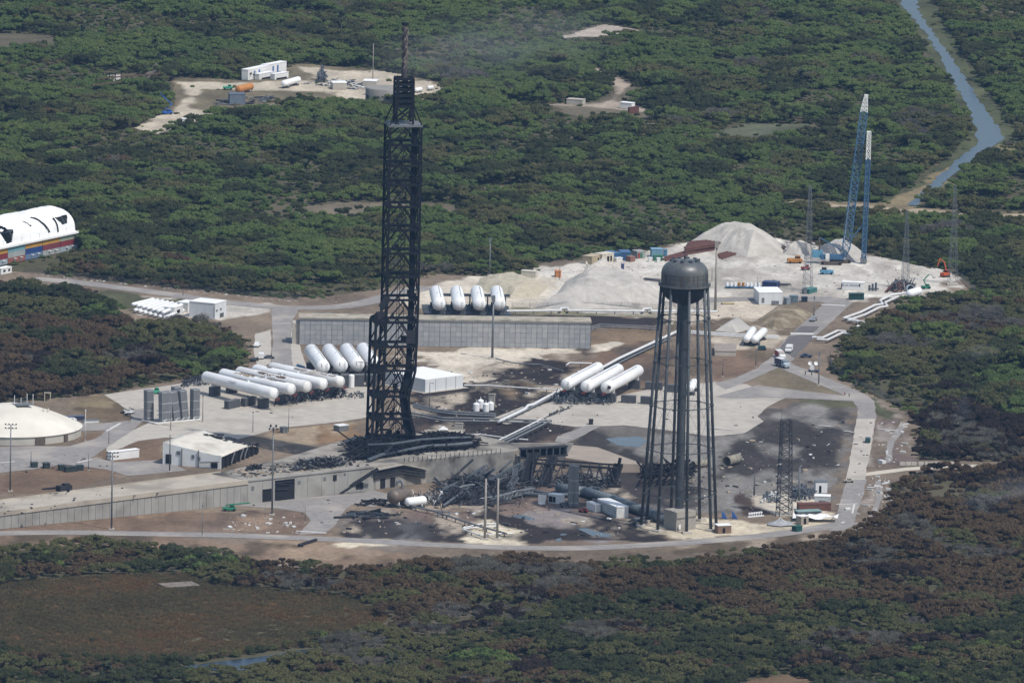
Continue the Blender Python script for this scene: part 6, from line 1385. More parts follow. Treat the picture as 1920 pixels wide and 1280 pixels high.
# loose boulders on the rubble heaps
for (cx, cy, n, sp_, z) in ((1498, 470, 60, 30, 3.5), (1125, 505, 46, 26, 2.0)):
    b_ = MB()
    for k in range(n):
        p = P(cx+random.uniform(-sp_, sp_), cy+random.uniform(-5, 6)); r_ = random.uniform(.4, 1.4); b_.box((p.x, p.y, random.uniform(.3, z)), (r_*1.6, r_, r_*.7), rot=Matrix.Rotation(random.uniform(0, 3), 3, Vector((random.random(), random.random(), 1)).normalized()))
    o = b_.build('rubble', mat('broken_concrete', (.55, .53, .49), .9, (.42, .4, .37), scale=.8)); tag(o, 'broken white concrete blocks strewn over the rubble heap '+('left of the crane' if cx > 1300 else 'by the tan sheds'), kind='stuff')
# ================================================================== CRANE AND YARD
blue = mat('crane_blue', (.055, .135, .235), .55, (.04, .10, .18), scale=.6, spec=.4); cwhite = mat('crane_white', (.72, .72, .68), .5, (.6, .6, .57), scale=.6); trackm = mat('track_steel', (.12, .095, .08), .8, (.07, .06, .05), scale=1)
sky_blue = mat('machine_blue', (.11, .27, .38), .5, (.08, .21, .31), scale=.7)
def lattice(par, a, b, w0, w1, n, m, nm, rad=.16, diag=.09, side=None):
    """square lattice boom from a to b, each bay a part of its own"""
    a, b = Vector(a), Vector(b); d = (b-a).normalized(); u = d.cross(Vector((0, 1, 0))).normalized() if side is None else side; v = d.cross(u).normalized()
    c = lambda t_, sx, sy: a.lerp(b, t_)+u*sx*(w0+(w1-w0)*t_)/2+v*sy*(w0+(w1-w0)*t_)/2
    S = ((-1, -1), (1, -1), (1, 1), (-1, 1))
    for k in range(n):
        t0, t1 = k/n, (k+1)/n; b_ = MB()
        for i in range(4):
            s, s2 = S[i], S[(i+1) % 4]; b_.tube(c(t0, *s), c(t1, *s), rad, 5, cap=False); b_.tube(c(t0, *s), c(t1, *s2), diag, 4, cap=False); b_.tube(c(t0, *s2), c(t1, *s), diag, 4, cap=False); b_.tube(c(t1, *s), c(t1, *s2), diag, 4, cap=False)
        b_.build(nm, m, par)
# collapsed lattice frames lying through the great wreckage heap
for k, (a_, za, b_, zb, w_) in enumerate((((826, 925), 1.5, (912, 876), 8, 2.4), ((868, 938), 1.2, (958, 898), 5, 2.2), ((905, 915), 2, (978, 872), 8.5, 2.6), ((848, 900), 4, (930, 905), 5.5, 2.0), ((930, 935), 1.2, (1000, 918), 1.6, 1.8), ((838, 940), 1.2, (872, 896), 7, 1.8), ((950, 920), 1.5, (965, 880), 8, 2.2))):
    A_, B_ = P(a_[0], a_[1], za), P(b_[0], b_[1], zb); M_ = A_.lerp(B_, .55)+Vector((random.uniform(-2, 2), random.uniform(-2, 2), random.uniform(-1.2, .6))); mm = (bluesteel, char2, bluesteel, char2, steelg, char2, bluesteel)[k]
    lattice(tg, A_, M_, w_, w_*.9, 5, mm, 'bent_truss', .24, .13); lattice(tg, M_, B_, w_*.9, w_*.8, 4, mm, 'bent_truss', .24, .13)
cb = P(1578, 495); cr = thing('crawler_crane', 'tall blue crawler crane with white boom tip in the gravel yard', 'crane', tuple(cb))
hz_ = zup(cb, 484); base = Vector((cb.x-1, cb.y+1, 3.2))
tip_g = P(1578+34, 495-6); zt_ = zup(tip_g, 210); tipz = zup(tip_g, 183)
bt = Vector((tip_g.x, tip_g.y, zt_)); b0 = Vector((cb.x+1.5, cb.y, 3.5)); b1 = b0.lerp(bt, .06)
tipv = Vector((tip_g.x+.7, tip_g.y, tipz))
lattice(cr, b0, b1, 1.0, 3.4, 2, blue, 'boom_foot', .2, .12); lattice(cr, b1, bt, 3.4, 3.2, 22, blue, 'boom_section', .24, .13); lattice(cr, bt, tipv, 3.2, 1.6, 4, cwhite, 'boom_tip', .26, .16)
MB().box(tipv+Vector((.2, 0, .6)), (1.8, 1.8, 1.6)).build('boom_head', cwhite, cr)
MB().tube(b0+Vector((-1.2, 0, 2)), bt+Vector((-1.6, 0, 0)), .22, 6).build('luffing_stay', cwhite, cr)
mb0, mb1 = P(1619, 494), None; mzt = zup(mb0, 247); mzw = zup(mb0, 299)
m0 = Vector((mb0.x, mb0.y, .5)); m1 = Vector((mb0.x+.8, mb0.y, mzw)); m2 = Vector((mb0.x+.9, mb0.y, mzt))
rig = thing('piling_lead', 'slim blue lattice leader with white top standing beside the crane boom', 'lattice mast', tuple(mb0))
lattice(rig, m0, m1, 1.9, 1.9, 18, blue, 'leader_section', .26, .16); lattice(rig, m1, m2, 1.9, 1.7, 5, cwhite, 'leader_top', .26, .18)
MB().box(m0+Vector((0, 0, 1)), (3, 2.6, 2.2)).build('hammer', steelg, rig); MB().tube(P(1596, 494, 0)+Vector((0, 0, zup(P(1596, 494), 447))), m1.lerp(m0, .6), .3, 6).build('raking_brace', blue, rig)
MB().box(base+Vector((-3.5, 0, 0)), (11, 3.4, 2.2), R(4)).build('upper_works', blue, cr); MB().box(base+Vector((-10.5, 1, 1.2)), (5, 4, 3.2), R(4)).build('counterweight', sky_blue, cr); MB().box(base+Vector((-5.8, -1.6, .3)), (1.8, 1.8, 2.6), R(4)).build('cab', cwhite, cr)
MB().beam(base+Vector((-9.5, 0, 1)), base+Vector((-9.5, 0, 9)), .7).build('gantry', trackm, cr); MB().beam(base+Vector((-9.5, 0, 9)), base+Vector((3, 0, 2)), .5).build('gantry_stay', blue, cr)
for sy, sx in ((-3.4, -3), (3.4, 1.5)):
    p = Vector((cb.x-2+sx, cb.y+sy, 0)); q = MB()
    q.box(p+Vector((0, 0, .85)), (8.6, 1.4, 1.5)); q.tube(p+Vector((-4.3, -.7, .85)), p+Vector((-4.3, .7, .85)), .78, 10); q.tube(p+Vector((4.3, -.7, .85)), p+Vector((4.3, .7, .85)), .78, 10); q.build('track', trackm, cr)
# yard machines
def machine(name, lab, cat, px_, py_, col_m, L_, W_, H_, yaw=0.1, cabm=None, tracks=False, arm=None, cabside=1):
    p = P(px_, py_); t_ = thing(name, lab, cat, tuple(p)); M_ = Matrix.Rotation(yaw, 3, 'Z'); v = lambda x, y, z: p+M_ @ Vector((x, y, z))
    MB().add([v(*q) for q in ((-L_/2, -W_/2, .5), (L_/2, -W_/2, .5), (L_/2, W_/2, .5), (-L_/2, W_/2, .5), (-L_/2, -W_/2, H_*.6), (L_/2, -W_/2, H_*.55), (L_/2, W_/2, H_*.55), (-L_/2, W_/2, H_*.6), (-L_*.45, -W_*.42, H_*.66), (L_*.4, -W_*.42, H_*.62), (L_*.4, W_*.42, H_*.62), (-L_*.45, W_*.42, H_*.66))],
             [(3, 2, 1, 0), (0, 1, 5, 4), (1, 2, 6, 5), (2, 3, 7, 6), (3, 0, 4, 7), (4, 5, 9, 8), (5, 6, 10, 9), (6, 7, 11, 10), (7, 4, 8, 11), (8, 9, 10, 11)]).build('body', col_m, t_)
    MB().box(v(cabside*L_*.2, 0, H_*.8), (L_*.32, W_*.8, H_*.42), yaw).build('cab', cabm or col_m, t_); MB().box(v(cabside*L_*.2, 0, H_*.82), (L_*.33, W_*.82, H_*.2), yaw).build('window', char, t_)
    if tracks:
        for sy in (-1, 1): MB().box(v(0, sy*W_*.45, .4), (L_*.95, W_*.22, .8), yaw).build('track', char2, t_)
    else:
        for sx in (-.33, .33):
            for sy in (-1, 1): MB().tube(v(sx*L_, sy*W_*.5-.2*sy, .5), v(sx*L_, sy*W_*.5+.12*sy, .5), .5, 12).build('wheel', char, t_)
    if arm:
        q = [v(*a_) for a_ in arm]; MB().poly(q, .28, 6).build('arm', col_m, t_)
    return t_
orange = mat('machine_orange', (.45, .20, .04), .6, (.25, .12, .04), scale=.8); redm = mat('machine_red', (.30, .05, .04), .6, (.18, .04, .035), scale=.8); greenm = mat('machine_green', (.03, .22, .12), .6, (.02, .14, .08), scale=.8)
machine('wheel_loader', 'orange wheel loader parked left of the crane', 'loader', 1490, 493, orange, 7, 3, 3.4, .1, arm=((2, 0, 1.5), (4.5, 0, .8)))
machine('tractor', 'small red machine under the left lattice tower', 'tractor', 1510, 506, redm, 4, 2, 2.4, .2)
machine('compressor_truck', 'light blue box truck in front of the crane', 'truck', 1550, 514, sky_blue, 6.2, 2.4, 3.2, .1, cabm=darkb, cabside=-1)
machine('excavator', 'orange excavator at the far right tip of the yard', 'excavator', 1772, 519, mat('machine_redorange', (.50, .10, .03), .6), 4.2, 2.6, 3.2, .8, tracks=True, arm=((1, 0, 2), (1.5, 2, 6.5), (0, 3.5, 8), (-1.5, 3.5, 5)))
machine('lift_platform', 'green boom lift beside the white pressure tank at the yard edge', 'lift', 1736, 541, greenm, 4, 2.2, 2.0, .3, arm=((0, 0, 1.5), (-1, .5, 4), (1.5, .5, 6.5)))
machine('lift_platform', 'green telehandler parked at the foot of the ramp wall', 'telehandler', 430, 957, greenm, 5.2, 2.4, 2.2, .1, arm=((-1.5, 0, 2.3), (8, 0, 3.2)))
machine('lift_platform', 'green machine half hidden behind the left ribbed stack', 'machine', 290, 738, mat('machine_teal', (.06, .32, .20), .6), 4.5, 2.4, 2.6, .2)
machine('generator_cart', 'red wheeled pump between the twin stack and white container', 'pump', 1094, 960, redm, 3.6, 1.8, 1.7, -.5)
# boom lift (blue) in the far clearing
machine('lift_platform', 'bright blue folded boom lift at the edge of the far clearing', 'lift', 312, 214, mat('lift_blue', (.03, .12, .42), .5), 6.5, 3, 2.4, .2, arm=((-2, 0, 2), (3, 1, 5), (-1.5, 2, 9), (-3, 2, 11)))
# long steel stacks
rust = mat('rusted_steel', (.15, .065, .048), .8, (.10, .048, .038), scale=.9)
def steelstack(lab, pts, n, rows, m, r_=.45, group='stacked steel in the yard'):
    q = [P(a_, b_) for a_, b_ in pts]; t_ = thing('steel_stack', lab, 'steel stack', tuple(q[0]), group)
    for k in range(n):
        s_ = k/max(1, n-1); a_ = q[0].lerp(q[3], s_); b_ = q[1].lerp(q[2], s_)
        for j in range(rows): o_ = Vector((0, 0, .5+j*r_*2)); MB().beam(a_+o_+Vector((random.uniform(-.8, .8), 0, 0)), b_+o_+Vector((random.uniform(-1.2, 1.2), 0, 0)), r_*1.7, r_*1.6).build('beam', m, t_)
    return t_
steelstack('big stack of rust-red steel piles above the water tower top', [(1284, 478), (1352, 467), (1346, 462), (1292, 466)], 9, 4, rust)
steelstack('low rust-red pile rows right of the slim yard pole', [(1350, 486), (1392, 474), (1380, 470), (1344, 480)], 5, 1, rust)
steelstack('dark rusty girders lying before the rubble heap', [(1425, 464), (1488, 474), (1490, 471), (1432, 461)], 4, 2, mat('dark_rust', (.13, .075, .05), .8, (.08, .05, .04), scale=.9))
steelstack('rust-red steel behind the water tower dome, left side', [(1244, 490), (1290, 480), (1286, 474), (1248, 484)], 4, 1, rust)
steelstack('dark beam pile left of the water tower balcony', [(1208, 526), (1238, 530), (1238, 526), (1208, 523)], 3, 1, darkb, .22)
# yard containers and sheds
G = 'containers and sheds in the yard'
def yc(lab, a, b, dep, h, c, name='shipping_container', cat='container', **kw): return boxhouse(name, lab, cat, a, b, dep, h, cmat(lab.split()[0]+str(a[0]), c), cmat('roof'+str(a[0]), tuple(min(.8, x*1.15+.03) for x in c)), G, **kw)
yc('tan plywood shed at the left end of the yard sheds', (1110, 496), (1128, 492), 5, 3.6, (.42, .34, .22), 'shed', 'shed', extras=(('door', .65, 1.4, 1.0, 2.2, char), ('door', .9, 1.4, 1.0, 2.2, char)))
yc('cream open shed beside the tan plywood shed', (1129, 493), (1151, 490), 5, 3.9, (.55, .5, .4), 'shed', 'shed', extras=(('door', .5, 1.6, 1.3, 2.4, char), ('door', .75, 1.6, 1.0, 2.4, char)))
yc('dark blue container with a rusty tarp on top', (1151, 489), (1164, 488), 8, 3.4, (.04, .11, .22)); yc('royal blue container beside the green lockers', (1164, 488), (1183, 488), 8, 3.6, (.04, .10, .21), extras=(('locker', .75, 1.4, 1.6, 2.6, greenm),))
yc('rusty red skip beside the royal blue container', (1182, 491), (1191, 490), 3, 2.2, (.24, .12, .09)); yc('pale grey container behind the white tote boxes', (1195, 485), (1210, 484), 5, 3.2, (.3, .3, .27), extras=(('door', .2, 1.5, 1.2, 2.3, redm), ('door', .5, 1.5, 1.0, 2.2, greenm)))
yc('light blue container next to the green skip', (1222, 483), (1243, 483), 5, 3.8, (.16, .29, .38)); yc('green open skip in front of the light blue container', (1226, 489), (1242, 489), 3, 2.4, (.04, .15, .09)); yc('small blue booth right of the light blue container', (1245, 481), (1251, 481), 2.5, 3.0, (.09, .22, .31))
yc('white tote box left of the green skip', (1216, 491), (1222, 491), 1.8, 1.8, (.7, .69, .66)); yc('white tote box in front of the green skip', (1232, 492), (1238, 492), 1.8, 1.8, (.68, .67, .64)); yc('white tank box by the cream shed', (1156, 491), (1167, 490), 2, 1.6, (.7, .68, .64))
yc('navy portable toilet standing alone on the pale yard', (1165, 506), (1170, 506), 1.4, 2.5, (.05, .06, .16), 'portable_toilet', 'toilet'); yc('orange box container by the yard entrance', (1042, 520), (1052, 520), 4, 2.8, (.48, .20, .07)); yc('cream container left of the orange box', (977, 519), (1004, 521), 3, 2.8, (.56, .52, .43))
yc('dark blue open skip right of the flatbed', (1429, 538), (1456, 540), 5, 2.3, (.025, .04, .12)); yc('dark green container by the yard road', (1593, 562), (1620, 562), 3, 2.6, (.012, .05, .045)); yc('grey toilet cabin under the left lattice tower', (1507, 551), (1513, 551), 1.5, 2.7, (.16, .17, .18), 'portable_toilet', 'toilet')
yc('teal skip heaped with white scrap under the left lattice tower', (1517, 551), (1532, 547), 3.5, 1.8, (.05, .16, .15)); yc('grey cabinet left of the yard road', (1475, 571), (1482, 570), 2, 2.8, (.24, .27, .29)); yc('grey-teal container beside the white yard building', (1482, 567), (1496, 567), 3, 2.8, (.12, .17, .19)); yc('black box right of the white yard building', (1504, 566), (1514, 566), 2.5, 2.0, (.02, .03, .05))
boxhouse('site_office', 'white site building with flat roof below the yard road', 'building', (1423, 571), (1467, 571), 16, 5.4, wside, white_roof, extras=(('door', .17, 2.0, 1.2, 2.2, steelg), ('air_unit', .62, 1.0, 1.8, 1.6, steelg), ('air_unit', .78, 1.0, 1.4, 1.4, steelg)))
wc = boxhouse('shipping_container', 'white lettered container standing right of the yard road', 'container', (1577, 543), (1619, 545), 3.2, 3.5, whitep, white_roof, G, extras=(('corner_vent', .02, 1.7, .35, 2.6, char), ('emblem', .82, 2.4, .6, 1.0, char2)))
fc = bpy.data.curves.new('lettering', 'FONT'); fc.body = 'BLUE ORIGIN'; fc.size = 1.25; fc.align_x = 'CENTER'; fc.align_y = 'CENTER'; fc.extrude = .01
fo = bpy.data.objects.new('lettering', fc); col.objects.link(fo); fo.parent = wc; A_, B_ = P(1577, 543), P(1619, 545); d = (B_-A_).normalized(); nn = Vector((-d.y, d.x, 0)); fo.location = (A_.lerp(B_, .40)-nn*.1+Vector((0, 0, 2.2)))-Vector(wc['_o']); fo.rotation_euler = (R(90), 0, math.atan2(d.y, d.x)); fc.materials.append(mat('lettering_blue', (.10, .14, .30), .6))
bpy.context.view_layer.update(); _tm = bpy.data.meshes.new_from_object(fo); _lo = bpy.data.objects.new('lettering', _tm); _lo.parent = wc; _lo.location = fo.location; _lo.rotation_euler = fo.rotation_euler; bpy.data.objects.remove(fo); _lo.name = 'lettering'; col.objects.link(_lo)
if not _tm.materials: _tm.materials.append(MATS['lettering_blue'])
# flatbed with white drums
p, q = P(1360, 540), P(1428, 541); t_ = thing('flatbed', 'blue flatbed loaded with white drums and a yellow rig in the yard', 'trailer', tuple(p)); y_ = yaw2(p, q); MB().box((p+q)/2+Vector((0, 0, .7)), ((q-p).length, 2.6, .5), y_).build('bed', blue, t_)
for k in range(9): MB().tube(p.lerp(q, .05+k*.11)+Vector((0, 0, .95)), p.lerp(q, .05+k*.11)+Vector((0, 0, 2.7)), .62, 10).build('drum', orange if k in (3, 4) else whitet, t_)
for k in range(4): MB().tube(p.lerp(q, .1+k*.27)+Vector((0, -1.3, .4)), p.lerp(q, .1+k*.27)+Vector((0, -1, .4)), .42, 10).build('wheel', char, t_)
steelstack('long dark beam at the right of the dark blue skip', [(1458, 535), (1478, 536), (1478, 535), (1458, 534)], 2, 1, darkb)
# brown heat-exchanger frame at scrub edge
tangle('pipe_manifold', 'brown and grey pipe manifold under the middle lattice tower', 'pipework', [(1662, 549), (1716, 547), (1712, 536), (1672, 536)], 0, 5.0, 170, (1, 5), (.15, .4), [rust, skd, steelg, char2], seed=41, flat_=1.2)
t_ = thing('ring_duct', 'pale blue ring duct facing the yard beside the brown manifold', 'duct', tuple(P(1706, 551))); p = P(1706, 551); MB().lathe([(1.7, -.7), (2.0, -.7), (2.0, .7), (1.7, .7), (1.7, -.7)], tuple(p+Vector((0, 0, 2.3))), axis=(.5, -1, .1), n=24).build('ring', mat('pale_blue_steel', (.42, .48, .52), .5), t_, smooth=True); MB().tube(p+Vector((.2, .2, 2.3)), p+Vector((.4, .6, 2.3)), 1.7, 20).build('inner', darkb, t_)
for k, a_ in enumerate((1630, 1636, 1642)):
    p = P(a_, 545); t_ = thing('valve_post', ('left', 'middle', 'right')[k]+' grey valve post of the three beside the white lettered container', 'valve', tuple(p), 'grey valve posts'); MB().tube(p, p+Vector((0, 0, 2.6+k*.6)), .5, 8).tube(p+Vector((0, 0, 1)), p+Vector((1.4, 0, .9)), .35, 8).build('post', skd, t_)

# ================================================================== LATTICE TOWERS AND POLES
def ltower(lab, px_, py_, topy, wb, wt_, m, n, leg=.07, group='slim lattice towers'):
    g_ = P(px_, py_); z = zup(g_, topy); t_ = thing('lattice_tower', lab, 'tower', tuple(g_), group)
    lattice(t_, (g_.x, g_.y, 0), (g_.x, g_.y, z), wb, wt_, n, m, 'bay', leg, leg*.6, side=Vector((1, .25, 0)).normalized())
    MB().box(g_+Vector((0, 0, .25)), (wb+1.2, wb+1.2, .5)).build('footing', concp, t_); return t_
lat = mat('galv_lattice', (.17, .185, .20), .6, (.12, .13, .14), scale=.6)
ltower('slim grey lattice tower left of the crane', 1514, 545, 347, 3.8, 1.0, lat, 16); ltower('slim grey lattice tower between the crane and the right edge', 1697, 541, 397, 3.4, .9, lat, 13); ltower('slim grey lattice tower at the far right tip of the yard', 1786, 533, 348, 4.0, .9, lat, 15)
ltower('dark burnt lattice tower in the small substation by the ring road', 1470, 965, 787, 5.2, 3.6, mat('burnt_lattice', (.045, .048, .055), .7, (.03, .03, .035), scale=.6), 14, .18)
def pole(lab, px_, py_, topy, r_=.16, m=None, head=None, name='light_pole', cat='pole', group='poles'):
    g_ = P(px_, py_); z = zup(g_, topy); t_ = thing(name, lab, cat, tuple(g_), group); m = m or steelg
    MB().tube(g_, g_+Vector((0, 0, z)), r_*1.25, 8, r_*.8).build('shaft', m, t_, smooth=True); MB().box(g_+Vector((0, 0, .2)), (r_*7, r_*7, .4)).build('footing', concp, t_)
    if head == 'flood':
        for zz_ in (0, -1.5):
            MB().beam(g_+Vector((-2.2, 0, z+zz_)), g_+Vector((2.2, 0, z+zz_)), .16).build('crossarm', m, t_)
            for k in range(4): MB().box(g_+Vector((-2.1+1.4*k, -.3, z+zz_+.25)), (.55, .5, .5)).build('floodlight', char2, t_)
    elif head == 'ring':
        for k in range(8): a_ = k*math.pi/4; MB().ball(g_+Vector((1.5*math.cos(a_), 1.5*math.sin(a_), z-.2+(k % 2)*1.2)), .42, 8, 5).build('floodlight', char2, t_)
        MB().lathe([(1.5, 0), (1.6, 0), (1.6, .12), (1.5, .12)], tuple(g_+Vector((0, 0, z-.4))), n=12).build('ring', m, t_)
    elif head == 'lamp': MB().beam(g_+Vector((0, 0, z)), g_+Vector((1.1, -.5, z+.1)), .14).box(g_+Vector((1.4, -.6, z+.05)), (.8, .4, .2)).build('lamp', m, t_)
    elif head == 'box': MB().box(g_+Vector((0, 0, z)), (r_*3.5, r_*3.5, r_*6)).build('cap', m, t_)
    return t_
dkp = mat('dark_pole', (.10, .10, .105), .7); tanpole = mat('tan_pole', (.34, .31, .27), .7, (.25, .23, .2), scale=.8)
pole('grey floodlight pole at the left edge in front of the dome', 19, 921, 796, .26, steelg, 'flood'); pole('grey floodlight pole rising from the grass before the ramp wall', 209, 992, 849, .3, steelg, 'flood'); pole('tall grey mast with a ring of floodlights before the pad doors', 510, 965, 803, .3, steelg, 'ring')
pole('white flagpole beside the dome', 160, 826, 769, .12, whitep, 'box'); pole('thin dark pole on the road right of the dome', 204, 834, 806, .12, dkp); pole('thin dark pole on the road before the dome', 58, 876, 846, .12, dkp); pole('thin dark pole beside the white barrier wall', 166, 882, 851, .12, dkp)
pole('thin pole right of the rightmost ribbed stack', 380, 791, 742, .13, dkp, 'box'); pole('thin pole in front of the ribbed stacks', 320, 807, 762, .13, dkp); pole('thin grey pole on the apron behind the annex roof, left one', 474, 811, 773, .13, steelg, 'box'); pole('thin grey pole on the apron behind the annex roof, right one', 541, 812, 765, .12, steelg)
pole('dark pole standing against the end wall of the annex', 318, 884, 815, .22, dkp); pole('thin dark pole by the apron before the pad', 572, 980, 950, .1, dkp); pole('thin grey pole on the lawn by the ring road', 379, 1005, 948, .13, steelg, 'box'); pole('thin pole near the green telehandler', 497, 972, 945, .1, steelg)
pole('thick grey flare stack in front of the panelled wall', 923, 672, 560, .45, steelg, 'box', 'flare_stack', 'flare stack'); pole('slim grey pole at the scrub edge above the four tanks', 918, 516, 450, .28, steelg, 'box'); pole('dark thin lamp pole in front of the white windowless building', 805, 765, 718, .13, dkp, 'lamp'); pole('thin dark pole by the pipe trench before the burnt patch', 1001, 712, 712-2, .1, dkp)
pole('tall tan pole behind the water tower', 1341, 583, 458, .5, tanpole, 'box'); pole('tan pole left of the pair before the wreckage', 909, 1010, 897, .42, tanpole, None); pole('tan pole right of the pair before the wreckage', 932, 1010, 896, .42, tanpole, None)
pole('thin lamp post by the forked road junction', 1417, 688, 655, .13, dkp, 'lamp'); pole('thin lamp post on the dark lawn beyond the water tower', 1355, 706, 674, .13, dkp, 'lamp'); pole('pale camera mast beside the access road fork', 1535, 722, 662, .22, lat, 'box'); pole('thin post on the burnt field', 1464, 858, 762, .1, dkp)
pole('grey post at the left of the substation', 1414, 930, 888, .3, mat('burnt_post', (.12, .115, .125), .8), None); pole('grey post in the middle of the substation', 1498, 940, 875, .35, lat, None); pole('thin mast on the yard edge by the flatbed', 1420, 549, 517, .08, dkp); pole('thin mast behind the yard road lamp', 1526, 594, 558, .2, lat, 'box')
pole('thin tall pole in the far tank farm', 699, 150, 82, .2, tanpole, None); pole('tan lamp pole over the pale bank above the four tanks', 1049, 524, 500, .12, dkp)
pole('thin dark pole beside the perimeter road near the scrub', 630, 567, 546, .12, dkp); pole('thin dark post by the perimeter road before the gas tubes', 343, 556, 540, .12, dkp)

# ================================================================== PIPELINES
wpipe = mat('white_pipe', (.66, .655, .64), .5, (.56, .555, .54), scale=.5)
def pipeline(lab, pts, r_, m, z=1.2, n_sup=8, par_off=None, nm='pipeline', supm=None):
    q = [P(a_, b_, z) for a_, b_ in pts]; t_ = thing(nm, lab, 'pipeline', (q[0].x, q[0].y, 0), 'pipelines')
    MB().poly(q, r_, 8).build('pipe', m, t_, smooth=True)
    if par_off:
        q2 = [P(a_+par_off[0], b_+par_off[1], z) for a_, b_ in pts]; MB().poly(q2, r_, 8).build('pipe', m, t_, smooth=True)
    for a_, b_ in zip(q[:-1], q[1:]):
        L_ = (b_-a_).length; k_ = max(1, int(L_/n_sup))
        for k in range(k_): p = a_.lerp(b_, (k+.5)/k_); MB().box((p.x, p.y, z/2-.1), (.35, 1.6, max(.2, z-.2))).build('support', supm or darkb, t_)
    return t_
pipeline('white pipeline along the fence behind the panelled wall', [(950, 583), (1050, 582), (1052, 578), (1064, 578), (1066, 582), (1205, 583), (1207, 579), (1220, 579), (1222, 583), (1345, 584)], .55, wpipe, 1.4)
pipeline('lower white pipeline right of the water tower to the road', [(1296, 621), (1400, 628), (1460, 630)], .42, wpipe, 1.0, par_off=(0, 3.5))
pipeline('zigzag pair of white pipes beside the right scrub', [(1523, 632), (1542, 633), (1570, 620), (1592, 622), (1620, 604), (1592, 597), (1582, 596), (1614, 585), (1640, 572), (1655, 570), (1650, 563), (1672, 553), (1700, 549)], .55, wpipe, 1.6, 7, par_off=(9, 4))
pipeline('long white diagonal pipe climbing from the pad to the yard', [(935, 790), (985, 766), (990, 760), (1000, 758), (1020, 747), (1080, 716), (1160, 672), (1250, 630), (1272, 620)], .62, wpipe, 1.6, 8)
pipeline('grey diagonal pipes beside the long white diagonal pipe', [(950, 786), (1010, 757), (1100, 712), (1180, 670), (1258, 633)], .4, steelg, 1.0, 8, par_off=(-14, 1))
pipeline('grey pipe bundle on trestles sloping down to the pad', [(1033, 788), (985, 812), (930, 838)], .42, steelg, 2.4, 6, par_off=(-10, -1)); pipeline('second grey pipe bundle sloping down to the pad', [(1022, 787), (972, 812), (918, 838)], .35, wpipe, 2.2, 6, par_off=(-8, -1))
pipeline('pale pipe crossing the burnt soil behind the pad', [(760, 772), (830, 783), (930, 785), (1035, 789)], .4, steelg, 1.3, 7, par_off=(0, 5)); pipeline('thin white pipe across the burnt strip toward the tower', [(855, 814), (900, 814), (960, 822), (990, 824)], .3, wpipe, 1.0)
pipeline('grey pipe from the tower foot to the drum tanks', [(775, 758), (820, 768), (850, 772), (930, 776)], .45, steelg, 1.6, 6, par_off=(0, 4)); pipeline('white pipe right of the windowless building', [(870, 722), (910, 722), (1000, 728), (1050, 730)], .28, wpipe, 1.6, 9)
pipeline('thin pipe zigzag from the flare stack', [(930, 672), (960, 680), (990, 682), (1012, 683), (1056, 695)], .3, steelg, 1.0); pipeline('pipe rack behind the left of the three east tanks', [(1062, 684), (1068, 680), (1110, 681)], .35, wpipe, 2.0); pipeline('thin pipes right of the panelled wall', [(1108, 613), (1125, 608), (1200, 611), (1240, 614)], .35, steelg, 1.6, 7, par_off=(0, 4))
pipeline('bright pipe run from the brown vessel across the field', [(750, 941), (790, 953), (812, 957), (862, 974), (900, 986), (950, 1000)], .4, steelg, 1.4, 7); pipeline('white loop of pipe by the two tan poles', [(868, 989), (900, 982), (930, 981), (930, 986), (882, 989), (868, 992), (900, 1003), (930, 1000), (962, 1000)], .3, wpipe, 1.0, 7); pipeline('white side branch of the field pipe', [(812, 957), (845, 960), (840, 965), (820, 964)], .3, steelg, 1.0, 7)
# vessels in front of the pad
t_ = htank('soot-brown round-ended vessel at the pad apron', (733, 932), (765, 926), 4.2, 2.9, None, m=mat('soot_brown', (.16, .125, .095), .5, (.09, .07, .055), scale=.3, spec=.5), bands=1, sad=(.25, .75), dome=.7); p = P(750, 941); MB().poly([p+Vector(v) for v in ((-1.5, 0, 6.5), (-1.2, 0, 8.2), (.2, 0, 8.6), (.8, 0, 7.4), (.9, 0, 1.2))], .5, 8).build('swan_neck', steelg, t_, smooth=True)
t_ = htank('white vessel beside the soot-brown vessel', (762, 941), (797, 937), 2.6, 1.75, None, bands=1, sad=(.25, .75), dome=.7)
tangle('pipework', 'fire-damaged pipe racks right of the white vessel', 'pipework', [(760, 950), (830, 948), (830, 932), (790, 934)], 0, 4, 150, (1, 6), (.06, .22), [steelg, wpipe, char2, skd], seed=43, flat_=1.3)
tangle('debris_pile', 'blue-grey bent pipes lying on the grass before the brown vessel', 'debris', [(642, 975), (725, 972), (725, 962), (645, 960)], 0, 1.8, 34, (4, 14), (.25, .55), [bluesteel, char2], seed=44, flat_=.12); tangle('debris_pile', 'black scrap left of the brown vessel', 'debris', [(670, 950), (730, 946), (725, 938), (680, 940)], 0, 1.6, 50, (1.5, 6), (.15, .35), [char, char2], seed=45, flat_=.2)
tangle('debris_pile', 'black beam fragments at the feet of the water tower', 'debris', [(1180, 985), (1215, 982), (1215, 972), (1190, 975)], 0, 2, 40, (1.5, 6), (.15, .4), [char2, bluesteel], seed=46, flat_=.25)
p, q = P(560, 1024), P(593, 1014); t_ = thing('fallen_beam', 'long dark beam lying on the verge south of the ring road', 'beam', tuple(p)); MB().beam(p+Vector((0, 0, .5)), q+Vector((0, 0, .6)), .9).build('beam', char2, t_); MB().box(p+Vector((1, 0, .5)), (1.6, 1.5, .9)).build('end_plate', char2, t_)
